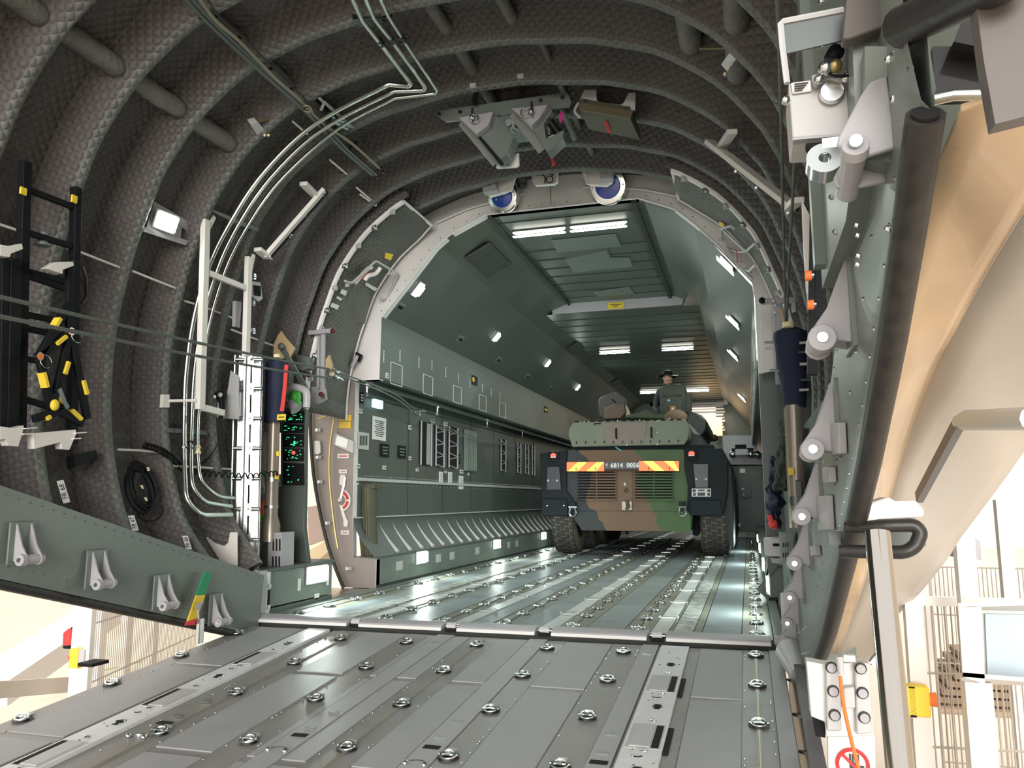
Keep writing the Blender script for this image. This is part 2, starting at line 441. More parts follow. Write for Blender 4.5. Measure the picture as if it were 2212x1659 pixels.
# rolled lip round the opening and rivets
mb.tube([(x, YR - .012, z) for x, z in HOLE[6:15]], .012, 6)
for i in range(6, 14):
    a, b = V(HOLE[i][0], YR, HOLE[i][1]), V(HOLE[i + 1][0], YR, HOLE[i + 1][1])
    k = int((b - a).length / .13)
    for j in range(k):
        p = a + (b - a) * ((j + .5) / k); c = V(CXF, YR, CZF); u = (p - c).normalized()
        mb.ball(p + u * .05, (.007, .004, .007), 1, 6, 4)
        if (i + j) % 2 == 0: mb.ball(p + u * .26, (.006, .004, .006), 1, 6, 4)
for X in (-2.27, -1.42, -1.9): mb.box((X, YR - .002, 4.25), (.005, .004, .40), 1)
mb.build('wall_end_frame', ['ring', 'dsteel', 'jamb', 'hull'], kind='structure')
# paler conduit frame tube round the upper ring (double line at right and left)
for a0, a1, nme in ((98, 122, 'trim_end_left'), (58, 82, 'trim_end_right')):
    mb = MB(); mb.tube([PC(R_(a), .02, YR - .04) for a in arange(a0, a1, 12)], .012, 6); mb.build(nme, 'ring', kind='structure')

# quilted returns between the lining and the raised side doors
for a0, a1, nme in ((121, 181, 'trim_door_left'), (59, 2, 'trim_door_right')):
    mb = MB(); mb.grid(lambda a, b: PC(R_(a), b, 6.975 - b * .12), arange(a0, a1, 30), arange(-.05, .21, 3), 0, lambda a, b: (R_(a) * 2.4, b)); mb.build(nme, 'quilt', kind='structure', solid=.01)
# ================================================================ CARGO HOLD
YE = 25.5
def extr(name, prof, y0, y1, m, seg=1.0, parent=None, flip=False, kind='structure', extra=None, mats=None):
    mb = MB(); Ys = arange(y0, y1, max(1, int((y1 - y0) / seg)))
    mb.grid(lambda a, b: V(prof[b][0], a, prof[b][1]), Ys, range(len(prof)), 0, flip=flip)
    if extra: extra(mb, Ys)
    return mb.build(name, mats or [m, 'seam', 'offw', 'plac'], parent, kind=kind, sharp=20)
def seams_left(mb, Ys):
    for i, Y in enumerate([9.4, 10.6, 11.8, 13.0, 14.3, 15.6]):
        mb.box((-4.148, Y, 1.35), (.006, .008, 1.75), 1)
    for z in (1.16,): mb.box((-4.142, 14, z), (.02, 12, .035), 2)
    mb.box((-4.135, 14, .74), (.02, 12, .015), 2)
    for i in range(150):
        Y = 8.2 + i * .07
        mb.ball((-4.143, Y, 1.20), .006, 2, 5, 3)
        if i % 2: mb.ball((-4.143, Y, 1.11), .005, 2, 5, 3)
        if i % 3 == 0: mb.ball((-3.862, Y, 2.33), .006, 1, 5, 3); mb.ball((-3.862, Y, 2.88), .006, 1, 5, 3)
    for i in range(14):
        Y = 8.6 + i * 1.15
        mb.box((-3.864, Y, 2.6), (.004, .006, .68), 1)
CHL = [(-4.15, .64), (-4.16, 2.22), (-4.16, 2.25), (-3.88, 2.25), (-3.86, 2.27), (-3.86, 2.92), (-3.85, 2.97), (-3.20, 3.73)]
wl = extr('wall_left', CHL, YR + .01, YE, 'hull', extra=seams_left)
# scalloped lower panel with ribs
mb = MB(); Ys = arange(7.96, YE, 60)
mb.grid(lambda a, t: V(-4.145 + .26 * (1 - math.cos(t * PI / 2)), a, .74 - .42 * t), Ys, arange(0, 1, 6))
for i in range(30):
    Y = 8.55 + i * .36
    pts = [V(-4.145 + .26 * (1 - math.cos(t * PI / 2)) - .004, Y + .05 * math.sin(t * 3), .72 - .38 * t) for t in arange(0, 1, 7)]
    mb.tube(pts, [.006, .008, .011, .013, .015, .017, .020, .028], 6, 1)
mb.build('scalloped_panel', ['hull', 'offw'], wl)
# chamfer between wall and ceiling, and ceiling itself
cl = extr('wall_upper_left', [(-3.20, 3.73), (-2.9, 3.92), (-2.62, 4.02)], YR + .01, YE, 'ceil')
YB = 12.1
mb = MB()
mb.grid(lambda a, b: V((-2.62, -.97)[b], a, 4.02), arange(YR, YB, 7), (0, 1))
mb.grid(lambda a, b: V((-3.05, -.60)[b], a, 3.86), arange(YB + .02, YE, 20), (0, 1))
for Y in [8.25, 9.35, 9.75, 10.15, 10.55, 10.95, 11.35, 11.75]:
    mb.box((-1.8, Y, 4.018), (1.64, .012, .01), 1)
for i in range(26): mb.box((-1.83, 12.6 + i * .48, 3.857), (2.4, .012, .008), 1)
mb.box((-1.02, 10, 3.995), (.05, 4.1, .04), 1); mb.box((-2.60, 10, 3.995), (.03, 4.1, .04), 1)
# pale inspection panels
def cpan(px, m=2, dz=.006):
    pts = [at(x, y, Z=4.012) for x, y in px]
    mb.prism(pts, (0, 0, -dz), m)
cpan([(1190, 519), (1330, 505), (1342, 531), (1205, 545)])
cpan([(1219, 560), (1310, 540), (1318, 556), (1360, 556), (1366, 576), (1240, 587)])
cpan([(1280, 630), (1360, 619), (1370, 634), (1291, 640)])
cpan([(1205, 545), (1311, 533), (1320, 553), (1226, 560)], 3, .004)
hc = mb.build('ceiling_hold', ['ceil', 'seam', 'hullk', 'hull'], kind='structure')
# step beam under the wing box with height placard
stp = [(1168, 670), (1213, 646), (1455, 627), (1505, 643), (1476, 647), (1474, 658), (1193, 679), (1193, 671)]
mb = MB(); mb.prism([at(x, y, Y=YB) for x, y in stp], (0, .12, 0), 0)
for x in (1330, 1411, 1460): mb.ball(at(x, 650 - (x - 1411) * .1 - 8, Y=YB - .003), .012, 1, 6, 4)
sb_ = mb.build('trim_wing_step', ['mauve', 'offw'], kind='structure')
mb = MB(); c = at(1330, 660, Y=YB - .01); mb.box(c, (.25, .012, .10), 0)
for j in (-1, 1): mb.box(c + V(0, -.007, j * .014), (.17 - (j < 0) * .1, .003, .012), 1)
mb.build('height_placard', ['yel', 'ink'], label='yellow height placard on the mauve step beam in the ceiling', cat='sign')
# right wall: mirrored, seen along its face
CHR = [(.42, .3), (.42, 2.25), (.14, 2.25), (.13, 2.27), (.13, 2.92), (.12, 3.0), (-.42, 3.70)]
def seams_right(mb, Ys):
    for i in range(14):
        Y = 8.6 + i * 1.15
        mb.box((.128, Y, 2.6), (.004, .006, .68), 1)
        mb.box((.126, Y + .5, 2.42), (.004, .22, .12), 3)
wr = extr('wall_right', CHR, YR + .01, YE, 'hull', flip=True, extra=seams_right)
extr('wall_upper_right', [(-.42, 3.70), (-.60, 3.86), (-.97, 4.02)], YR + .01, YE, 'ceil', flip=True)
# kick boxes
for sx, nme, y0 in ((-1, 'baseboard_left', 7.96), (1, 'baseboard_right', 8.0)):
    X = -3.86 if sx < 0 else .14
    mb = MB(); L = YE - y0
    mb.box((X + sx * .14, y0 + L / 2, .165), (.28, L, .27), 0)
    mb.box((X + sx * .16, y0 + L / 2, .31), (.30, L, .025), 1)
    mb.box((X + sx * .13, y0 + L / 2, .015), (.28, L, .03), 2)
    for i in range(40):
        mb.ball((X - sx * .001, y0 + .1 + i * .25, .27), .006, 1, 5, 3); mb.ball((X - sx * .001, y0 + .1 + i * .25, .06), .006, 1, 5, 3)
    for i, Y in enumerate([8.55, 9.75, 10.25, 11.3, 12.9, 13.4]): mb.box((X - sx * .001, Y, .19), (.004, .17, .10), 3)
    mb.build(nme, ['hullk', 'hull', 'seam', 'offw'], kind='structure')
# far end bulkhead
mb = MB(); Yf = 24.6
mb.box((-3.3, Yf, 2.0), (2.0, .1, 4.2), 0); mb.box((-.35, Yf, 2.75), (1.0, .1, 2.0), 0); mb.box((-1.8, Yf, 3.95), (2, .1, .35), 1)
mb.box((-.35, Yf, .9), (1.3, .1, 1.8), 0)
mb.box((-1.5, Yf + 3, 1.5), (2.6, .1, 4), 1)
mb.build('wall_front', ['hull', 'ceil'], kind='structure')
# ---------------------------------------------------------------- lamps in the hold
def rectlamp(p, nrm, up, w_, h_, power, label, group, name='floodlight', fm='offw', lm='lamp'):
    t = thing(name, p, label, 'light', group)
    nrm = V(nrm).normalized(); up = V(up); up = (up - nrm * up.dot(nrm)).normalized(); x = up.cross(nrm)
    R = Matrix((x, up, nrm)).transposed()
    mb = MB(); mb.box(V(p) + nrm * .006, (w_ + .035, h_ + .035, .012), 0, R); mb.build('housing', fm, t, bev=.004)
    mb = MB(); mb.box(V(p) + nrm * .016, (w_, h_, .010), 0, R); mb.build('lens', lm, t, bev=.003)
    if power: arealight(t, V(p) + nrm * .03, nrm, power, w_, h_)
    return t
nl = V(.76, 0, -.65).normalized(); nr = V(-.76, 0, -.65).normalized()
def onslope(px, py, left=True):
    a = V(-3.85, 0, 2.97) if left else V(.12, 0, 3.0); nn = nl if left else nr
    r = RM @ _d(px, py); t = (a - V(EYE.x, 0, EYE.z)).dot(V(nn.x, 0, nn.z)) / V(r.x, 0, r.z).dot(V(nn.x, 0, nn.z))
    return EYE + r * t
pos = ['nearest', 'second', 'third', 'fourth']
for i, (px, py, s_) in enumerate([(902, 625, .16), (1071, 727, .14), (1182, 784, .14), (1247, 836, .14)]):
    p = onslope(px, py)
    rectlamp(p + nl * .0, nl, (0, 1, 0), s_, s_ * .75, 34, 'square white floodlight on the left sloping wall, %s from the end frame' % pos[i], 'floodlights on the sloping walls')
for i, (px, py) in enumerate([(1571, 570), (1586, 694), (1585, 765), (1604, 858)]):
    p = onslope(px, py, False)
    rectlamp(p, nr, (0, 1, 0), .15, .24, 34, 'small white floodlight on the right sloping wall, %s from the end frame' % pos[i], 'floodlights on the sloping walls')
for i, Y in enumerate([9.18, 12.2, 15.2]):
    rectlamp((-3.858, Y, .24), (1, 0, 0), (0, 0, 1), .30, .12, 26, 'low white floor light in the left kick panel, %s from the end frame' % pos[i], 'low floor lights in the kick panels')
for i, Y in enumerate([7.0, 9.18, 12.2, 15.2]):
    rectlamp((.138, Y, .24), (-1, 0, 0), (0, 0, 1), .30, .12, 20, 'low floor light in the right kick panel, %s from the end frame' % pos[i], 'low floor lights in the kick panels')
# ceiling tubes
def ctube(x0, x1, Y, z, power, label):
    t = thing('ceiling_lamp', ((x0 + x1) / 2, Y, z), label, 'light', 'strip lamps across the hold ceiling')
    mb = MB(); mb.box(((x0 + x1) / 2, Y, z - .008), (x1 - x0 + .02, .06, .016)); mb.build('housing', 'hull', t, bev=.003)
    mb = MB(); mb.tube([(x0, Y, z - .02), (x0 + .03, Y, z - .03), (x1 - .03, Y, z - .03), (x1, Y, z - .02)], [.008, .017, .017, .008], 10); mb.build('diffuser', 'lampw', t)
    arealight(t, ((x0 + x1) / 2, Y, z - .07), (0, 0, -1), power, x1 - x0, .06, (.92, 1, .9))
ctube(-2.5, -1.88, 8.55, 4.02, 22, 'left strip lamp in the pair nearest the end frame')
ctube(-1.82, -1.18, 8.55, 4.02, 22, 'right strip lamp in the pair nearest the end frame')
ctube(-2.72, -2.12, 15.4, 3.86, 22, 'left strip lamp in the middle pair on the hold ceiling')
ctube(-1.50, -.90, 15.4, 3.86, 22, 'right strip lamp in the middle pair on the hold ceiling')
ctube(-2.72, -2.12, 21.6, 3.86, 22, 'left strip lamp in the farthest pair, behind the person')
ctube(-1.50, -.90, 21.6, 3.86, 22, 'right strip lamp in the farthest pair, behind the person')
# air vents on the sloping walls
def vent(p, nrm, up, w_, h_, n, label):
    nrm = V(nrm).normalized(); up = V(up); up = (up - nrm * up.dot(nrm)).normalized(); x = up.cross(nrm); R = Matrix((x, up, nrm)).transposed()
    mb = MB(); mb.box(V(p), (w_, h_, .01), 0, R)
    for i in range(n):
        q = V(p) + up * (h_ * ((i + .5) / n - .5)) + nrm * .008
        mb.box(q, (w_, h_ / n * .45, .008), 1, R)
    mb.build('air_vent', ['void', 'hull'], label=label, cat='vent', group='louvred air vents in the hold')
nu_ = V(.5, 0, -.86)
def onupper(px, py):
    a = V(-3.20, 0, 3.73); nn = V(.447, 0, -.894)
    r = RM @ _d(px, py); t = (a - V(EYE.x, 0, EYE.z)).dot(nn) / V(r.x, 0, r.z).dot(nn)
    return EYE + r * t
vent(onupper(1057, 563), (.447, 0, -.894), (0, 1, 0), .34, .95, 16, 'large dark louvred vent above the nearest floodlight')
vent(onupper(1244, 752), (.447, 0, -.894), (0, 1, 0), .30, .7, 9, 'dark louvred vent further along, left of the middle strip lamps')
vent(onupper(1333, 826), (.447, 0, -.894), (0, 1, 0), .30, .7, 9, 'small far louvred vent left of the person')
# oval lashing slots along the slope
for i, (px, py) in enumerate([(865, 662), (995, 732), (1077, 777), (1140, 813), (1189, 839)]):
    p = onslope(px, py) + nl * .004; up = V(.1, 1, .3); up = (up - nl * up.dot(nl)).normalized(); x = V(0, 1, 0).cross(nl); R = Matrix((V(0, 1, 0), x, nl)).transposed()
    mb = MB(); mb.box(p, (.17, .10, .008), 1, R); mb.box(p + nl * .004 + x * .01, (.13, .045, .006), 0, R)
    mb.build('lashing_slot', ['void', 'hullk'], label='dark oval lashing slot at the foot of the left sloping wall, %s' % ['nearest', 'second along', 'third along', 'fourth along', 'fifth along'][i], cat='slot', group='lashing slots below the floodlights')
# placards and outlined panels on the duct face (X=-3.86) and the wall (X=-4.15)
def rectX(x0, y0, x1, y1, X, th=.006, m=0, mb=None):
    a, b = at(x0, y0, X=X), at(x1, y1, X=X)
    a2, b2 = at(x0, y1, X=X), at(x1, y0, X=X)
    Y0, Y1 = (a.y + a2.y) / 2, (b.y + b2.y) / 2; z0, z1 = (a2.z + b.z) / 2, (a.z + b2.z) / 2
    mb.box((X + th / 2, (Y0 + Y1) / 2, (z0 + z1) / 2), (th, abs(Y1 - Y0), abs(z1 - z0)), m)
    return V(X, (Y0 + Y1) / 2, (z0 + z1) / 2), abs(Y1 - Y0), abs(z1 - z0)
def placard(px, X, label, nm='placard', m='plac', lines=3, im='ink', th=.006, group=None, cat='sign'):
    mb = MB(); c, w_, h_ = rectX(*px, X, th, 0, mb)
    for j in range(lines):
        z = c.z + h_ * (.36 - .72 * (j + .5) / lines); k = .72 - .2 * ((j * 7) % 3) / 2
        mb.box((X + th + .0015, c.y, z), (.002, w_ * k, h_ * .3 / max(lines, 1)), 1)
    return mb.build(nm, [m, im], label=label, cat=cat, group=group)
for i, (x, y) in enumerate([(829, 770), (864, 769), (905, 783), (933, 789), (963, 804), (990, 817), (1015, 828), (1042, 839), (1061, 848), (1080, 857)]):
    mb = MB(); p = at(x, y, X=-3.86); mb.box(p + V(.002, 0, 0), (.004, .018, .13), 0)
    for j in range(4): mb.box(p + V(.005, 0, -.045 + .03 * j), (.002, .012, .015), 1)
    mb.build('frame_number_strip', ['plac', 'ink'], label='narrow white vertical marking strip on the left duct face, number %s from the end frame' % ['one', 'two', 'three', 'four', 'five', 'six', 'seven', 'eight', 'nine', 'ten'][i], cat='sign', group='marking strips on the left duct')
for i, (x0, y0, x1, y1) in enumerate([(844, 782, 868, 828), (914, 808, 934, 849), (979, 832, 996, 868), (1035, 852, 1050, 885), (1079, 868, 1092, 899)]):
    mb = MB(); a = at(x0, y0, X=-3.86); b = at(x1, y1, X=-3.86); Y0, Y1, z0, z1 = a.y, b.y, at(x0, y1, X=-3.86).z, a.z
    for q, w_, h_ in ((V(0, (Y0 + Y1) / 2, z0), Y1 - Y0, .01), (V(0, (Y0 + Y1) / 2, z1), Y1 - Y0, .01), (V(0, Y0, (z0 + z1) / 2), .01, z1 - z0), (V(0, Y1, (z0 + z1) / 2), .01, z1 - z0)):
        mb.box((-3.857, q.y, q.z), (.006, w_, h_), 0)
    mb.build('access_panel', ['offw'], label='white outlined access panel on the left duct, %s from the end frame' % ['first', 'second', 'third', 'fourth', 'fifth'][i], cat='panel', group='outlined access panels')
placard((833, 806, 839, 817), -3.86, 'small white square label left of the first outlined panel', lines=2)
placard((1019, 812, 1031, 832), -3.86, 'black plate with a yellow zero on the duct', 'zone_plate', 'black', 0)
mb = MB(); p = at(1022.5, 820, X=-3.85); mb.torus(p + V(.0, 0, 0), (1, 0, 0), .028, .010, 0, n=14); mb.build('zone_number', 'yel', D.objects['zone_plate'])
placard((1175, 878, 1182, 892), -3.86, 'small far black plate with a yellow mark on the duct', 'zone_plate', 'black', 1, 'yel')
XW = -4.15
placard((804, 901, 833, 951), XW, 'tall white instruction sheet on the left wall', 'instruction_sheet', lines=9)
placard((772, 883, 782, 893), XW, 'small white placard near the end frame', lines=2)
placard((777, 847, 785, 871), XW, 'small black switch strip with white marks', 'switch_strip', 'black', 3, 'plac', cat='switch')
placard((803, 864, 821, 882), -4.14, 'lit pale green exit sign below the duct', 'exit_sign', 'sign', 0, th=.04)
placard((773, 934, 796, 971), XW, 'pale grey socket panel with three slots', 'socket_panel', 'offw', 0)
for j in range(3):
    mb = MB(); rectX(777 + j * 6, 941, 781 + j * 6, 962, XW + .006, .004, 0, mb); mb.build('socket', 'hull', D.objects['socket_panel'])
for i, r_ in enumerate([(821, 959, 839, 987), (859, 963, 875, 990), (982, 980, 993, 1002), (1089, 994, 1096, 1012)]):
    placard(r_, XW, 'dark green connector panel on the left wall, %s' % ['nearest the instruction sheet', 'second from the end frame', 'right of the slatted openings', 'beyond the grooved pad'][i], 'connector_unit', 'black', 3, 'hullk', th=.012, group='connector panels', cat='panel')
for i, r_ in enumerate([(769, 1002, 777, 1011), (826, 1006, 833, 1014), (898, 1012, 904, 1018), (882, 919, 888, 928), (882, 986, 888, 994), (930, 906, 938, 913), (958, 912, 966, 920), (768, 1036, 774, 1047), (960, 1017, 965, 1022), (993, 1015, 1000, 1023), (1010, 1021, 1014, 1027), (911, 886, 919, 890), (940, 893, 946, 897), (897, 886, 901, 894), (905, 887, 909, 898)]):
    placard(r_, XW, 'tiny white placard on the left wall ' + ['below the socket panel', 'below the first connector panel', 'below the open slot', 'left of the open slot', 'low left of the open slot', 'above the open slot', 'above the middle slot', 'beside the quilted pad top', 'below the last slot', 'above the pale strips', 'right of the pale strips', 'over the slots', 'over the grooved pad', 'upper pair, left', 'upper pair, right'][i], lines=1, group='tiny wall placards')
for i, r_ in enumerate([(948, 1019, 956, 1044), (968, 1020, 976, 1045), (991, 1028, 1000, 1057)]):
    placard(r_, XW, 'small pale document strip below the slots, %s of three' % ['left', 'middle', 'right'][i], 'document_strip', lines=5, im='offw')
# slatted openings (open lockers)
for i, (x0, y0, x1, y1, bars) in enumerate([(891, 912, 915, 1006, 0), (924, 919, 943, 1008, 1), (953, 923, 973, 1011, 1), (1068, 949, 1079, 1018, 1), (1105, 957, 1112, 1022, 1), (1122, 960, 1129, 1024, 1), (1137, 962, 1143, 1026, 1)]):
    mb = MB(); c, w_, h_ = rectX(x0, y0, x1, y1, XW - .10, .10, 0, mb)
    t = thing('wall_slot', c, 'dark vertical opening in the left wall %s' % ['with an open pale side, nearest', 'with lattice, second', 'with lattice, third', 'with lattice, fourth, beyond the grooved pad', 'with lattice, fifth', 'with lattice, sixth', 'with lattice, nearest the vehicle'][i], 'opening', 'slatted wall openings')
    mb2 = MB(); mb2.box((XW + .004, c.y, c.z), (.008, w_, h_)); mb2.build('recess', 'void', t)
    mb3 = MB()
    for sy in (-1, 1): mb3.tube([(XW + .02, c.y + sy * w_ * .47, c.z - h_ * .5), (XW + .02, c.y + sy * w_ * .47, c.z + h_ * .5)], .012, 6)
    if bars:
        for k in range(7):
            z = c.z - h_ * .45 + h_ * .9 * k / 6; mb3.tube([(XW + .02, c.y - w_ * .45, z), (XW + .02, c.y + w_ * .45, z + (.04 if k % 2 else -.04))], .008, 5)
    else: mb3.box((XW + .012, c.y + w_ * .25, c.z), (.012, w_ * .3, h_ * .95), 0)
    mb3.build('lattice', 'mauve', t)
mb = MB(); c, w_, h_ = rectX(1001, 930, 1024, 1018, XW, .05, 0, mb)
for k in range(6): mb.tube([(XW + .052, c.y - w_ * .42 + w_ * .84 * k / 5, c.z - h_ * .47), (XW + .052, c.y - w_ * .42 + w_ * .84 * k / 5 + .02 * (-1) ** k, c.z + h_ * .47)], .012, 6, 0)
mb.build('grooved_pad', 'hullk', bev=.01, label='pale grey-green padded panel with vertical grooves', cat='pad')
# overhead cable line and hooks below the duct
mb = MB(); mb.tube([(-3.93, 8.0, 2.17), (-3.93, 24, 2.17)], .014, 6); mb.tube([(-4.0, 8.0, 2.21), (-4.0, 24, 2.21)], .03, 6)
mb.build('static_line_rail', 'hull', label='long grey rail running below the left duct', cat='rail')
for i, (px, py) in enumerate([(793, 838), (945, 882), (1052, 911), (1128, 934)]):
    p = at(px, py, X=-3.93); mb = MB()
    mb.cyl(p + V(0, 0, .04), p + V(0, 0, -.05), .012, n=8); mb.ball(p + V(0, .02, .02), .022, 0, 8, 6); mb.ball(p + V(0, -.03, .03), .018, 0, 8, 6); mb.torus(p + V(0, 0, -.07), (1, 0, 0), .02, .006)
    mb.build('cable_clamp', 'steel', label='small steel clamp hanging from the left rail, %s' % ['nearest', 'second', 'third', 'fourth'][i], cat='clamp', group='clamps under the left rail')
# two thin cables strung along the wall
for k, (dz, lb) in enumerate(((0, 'upper'), (.05, 'lower'))):
    mb = MB(); mb.tube(spl([at(735, 806 + k * 5, X=-3.75), at(850, 850 + k * 8, X=-3.85), at(915, 897 + k * 6, X=-3.95), at(1010, 940 + k * 5, X=-4.0), at(1120, 962 + k * 4, X=-4.05)], 8), .008, 5)
    mb.build('wall_cable', 'rope', label='%s of two thin cables slung along the left wall' % lb, cat='cable')
# rolled dark quilt standing at the wall end
t = thing('rolled_curtain', (-4.0, 8.3, .33), 'tall dark brown-green rolled quilted curtain beside the end frame', 'curtain')
mb = MB(); pts = [at(x, y, Y=8.15) for x, y in ((786, 1050), (785, 1100), (786, 1150), (791, 1203))]
for q in pts: q.y = 8.25
mb.tube(spl(pts, 5), [.10 + .012 * noise.noise(V(i * .7, 0, 0)) for i in range(16)], 16); mb.build('roll', M['wrap'] if 0 else 'olive', t)
mb = MB(); mb.box(pts[0] + V(0, 0, .0), (.26, .2, .04)); mb.tube([pts[0] + V(.02, -.11, 0), pts[3] + V(.02, -.11, 0)], .012, 6); mb.build('strap', 'olive', t)
# ================================================================ HOLD FLOOR
FY0 = 5.80
# (x0, x1, kind) kind: p panel, t track, s roller cover, d scuffed cover, e grey edge
ST = [(-3.90, -3.74, 'e'), (-3.74, -3.46, 't'), (-3.46, -3.25, 'p'), (-3.25, -3.08, 'd'), (-3.08, -2.99, 't'), (-2.99, -2.87, 's'), (-2.87, -2.74, 't'), (-2.74, -2.42, 'p'), (-2.42, -2.21, 't'), (-2.21, -2.09, 's'),
      (-2.09, -1.92, 'p'), (-1.92, -1.73, 't'), (-1.73, -1.51, 'p'), (-1.51, -1.39, 's'), (-1.39, -1.19, 't'), (-1.19, -.91, 'p'), (-.91, -.71, 't'), (-.71, -.59, 's'), (-.59, -.56, 't'), (-.56, -.42, 'd'), (-.42, -.36, 't'), (-.36, -.09, 'p'), (-.09, .12, 't'), (.12, .20, 'e')]
KI = {'p': 0, 't': 1, 's': 2, 'd': 3, 'e': 4}
mb = MB()
mb.box((-1.86, 15.9, -.06), (4.6, 20.4, .10), 5)
for x0, x1, k in ST:
    g = .004; h = {'p': 0, 't': -.003, 's': .004, 'd': .004, 'e': .004}[k]
    if k in 'te': segs = [(FY0, YE)]
    else:
        off = 0 if k == 'p' else .3
        Ys = [FY0] + [6.3 + off + 1.0 * i for i in range(19)] + [YE]; segs = list(zip(Ys, Ys[1:]))
    for a, b in segs: mb.box(((x0 + x1) / 2, (a + b) / 2, h - .02), (x1 - x0 - g * 2, b - a - (.012 if k not in 'te' else 0), .04), KI[k])
# roller-cover end clips and pairs of holes
for xc in (-2.93, -2.15, -1.45, -.65):
    for i in range(17):
        Y = 6.6 + i
        mb.box((xc, Y, .006), (.16, .03, .008), 6); mb.ball((xc - .07, Y, .01), .008, 6, 6, 4); mb.ball((xc + .07, Y, .01), .008, 6, 6, 4)
        if i < 9: mb.box((xc, Y - .12, .0055), (.06, .018, .002), 6); mb.box((xc, Y + .12, .0055), (.06, .018, .002), 6)
# side wall transition at the paratroop door: floor runs out to the skin
mb.box((-4.35, 7.45, -.03), (.95, .95, .05), 7)
fl = mb.build('floor', ['floorp', 'floort', 'floors', 'floord', 'beam', 'seam', 'steel', 'brown'], kind='structure')
def ringmesh(big):
    s = MB()
    R0 = .045 if big else .05
    # shallow dark cup, steel rim, bar, raised swivel ring, tab
    s.cyl((0, 0, -.001), (0, 0, .003), R0 + .006, R0 + .003, 20, 2)
    s.cyl((0, 0, .003), (0, 0, .0035), R0 - .004, R0 - .006, 20, 1)
    s.torus((0, 0, .004), (0, 0, 1), R0, .005, 2, n=20, k=5)
    s.tube([(-R0, 0, .012), (R0, 0, .012)], .008, 8, 0)
    tl = R_(-12)
    s.torus((0, -.004, .012), (0, math.sin(tl), math.cos(tl)), R0 * .72, .0085, 0, n=16, k=6)
    s.box((.0, R0 * 1.02, .010), (R0 * .95, .030, .016), 3)
    s.box((.0, R0 * .2, .016), (R0 * .6, R0 * 1.3, .006), 0)
    return s
ringbig = ringmesh(1).build('tie_down_ring', ['steel', 'void', 'dsteel', 'offw'])
ringfl = ringmesh(0).build('tie_down_ring', ['steel', 'void', 'steel', 'plac'])
count = 0; extra = MB(); extra_n = 0
spots = []
for x in (-3.60, -2.81, -2.31, -1.82, -1.29, -.81, .015):
    for i in range(28):
        spots.append((x, 6.0 + .5 * i + (.0 if i else -.02)))
spots.sort(key=lambda s: s[1])
first = True
for x, y in spots:
    if count < 100:
        o = ringfl if first else ringfl.copy()
        if not first: COL.objects.link(o)
        first = False
        o.location = (x, y, 0); o.parent = fl; count += 1
    else:
        extra.torus((x, y, .012), (0, 0, 1), .036, .009, 0, n=8, k=4); extra.box((x, y + .05, .012), (.05, .03, .016), 0)
extra.build('tie_down_ring', 'steel', fl, kind='stuff')
# lock rails along the tracks (fine slot line) as part of the floor
mb = MB()
for x in (-3.60, -2.81, -2.31, -1.82, -1.29, -.81, .015):
    mb.box((x, 13.4, -.0005), (.022, 15, .004), 0)
    mb.box((x, 13.4, .002), (.006, 15, .002), 1)
mb.build('lock_rail', ['steel', 'void'], fl)
# ================================================================ LOADING RAMP
sl_ = math.atan(RZS); RC = V(-1.81, 3.2, rampz(3.2))
RR = Matrix.Rotation(sl_, 3, 'X')
def rp(x, Y, h=0): return V(x, Y, rampz(Y) + h)
ramp = thing('loading_ramp', rp(-1.81, 3.2, -.12), 'broad grey loading ramp with rails and rows of tie-down rings sloping up to the hold', 'ramp')
def rbox(mb, x0, x1, y0, y1, h, m, th=.03):
    mb.box(rp((x0 + x1) / 2, (y0 + y1) / 2, h - th / 2), (x1 - x0, (y1 - y0) / math.cos(sl_), th), m, RR)
RST = [(-3.80, -3.66, 't'), (-3.66, -3.30, 'p'), (-3.30, -3.26, 'k'), (-3.06, -3.0, 'k'), (-3.0, -2.76, 't'), (-2.76, -2.44, 'p'), (-2.44, -2.26, 't'), (-2.26, -2.21, 'p'), (-2.21, -2.08, 's'), (-2.08, -1.95, 'p'),
       (-1.95, -1.73, 't'), (-1.73, -1.52, 'p'), (-1.52, -1.39, 's'), (-1.39, -1.25, 't'), (-1.25, -.93, 'p'), (-.93, -.73, 't'), (-.73, -.62, 's'), (-.62, -.59, 'k'), (-.42, -.35, 'k'), (-.35, -.08, 'p'), (-.08, .08, 't'), (.08, .16, 's')]
mb = MB()
rbox(mb, -3.82, .165, .2, 5.58, -.022, 4, .16)
for x0, x1, k in RST:
    h = {'p': 0, 't': -.005, 's': .002, 'k': -.008}[k]; m = {'p': 0, 't': 1, 's': 2, 'k': 3}[k]
    ys_ = [.2, 1.42, 2.08 + .0, 3.32, 4.56, 5.60] if k == 'p' else [.2, 5.60]
    if k == 'p':
        for a, b in zip(ys_, ys_[1:]):
            rbox(mb, x0 + .004, x1 - .004, a + .035, b - .035, h, m)
        rbox(mb, x0, x1, .2, 5.6, -.006, 3)
    else: rbox(mb, x0 + .002, x1 - .002, .2, 5.6, h, m)
for i in range(170):   # flush rivets along the tracks
    x = random.choice([x0 + .014 for x0, x1, k in RST if k == 't'] + [x1 - .014 for x0, x1, k in RST if k == 't']); Y = random.uniform(2.6, 5.5)
    mb.ball(rp(x, Y, -.004), .006, 5, 6, 4)
mb.build('deck', ['rampp', 'rampt', 'ramps', 'rampt', 'beam', 'steel'], ramp)
RINGX = [(-3.73, .0), (-2.86, 0), (-2.35, 0), (-1.84, .02), (-1.34, .03), (-.83, .04), (.0, .11)]
fr = True
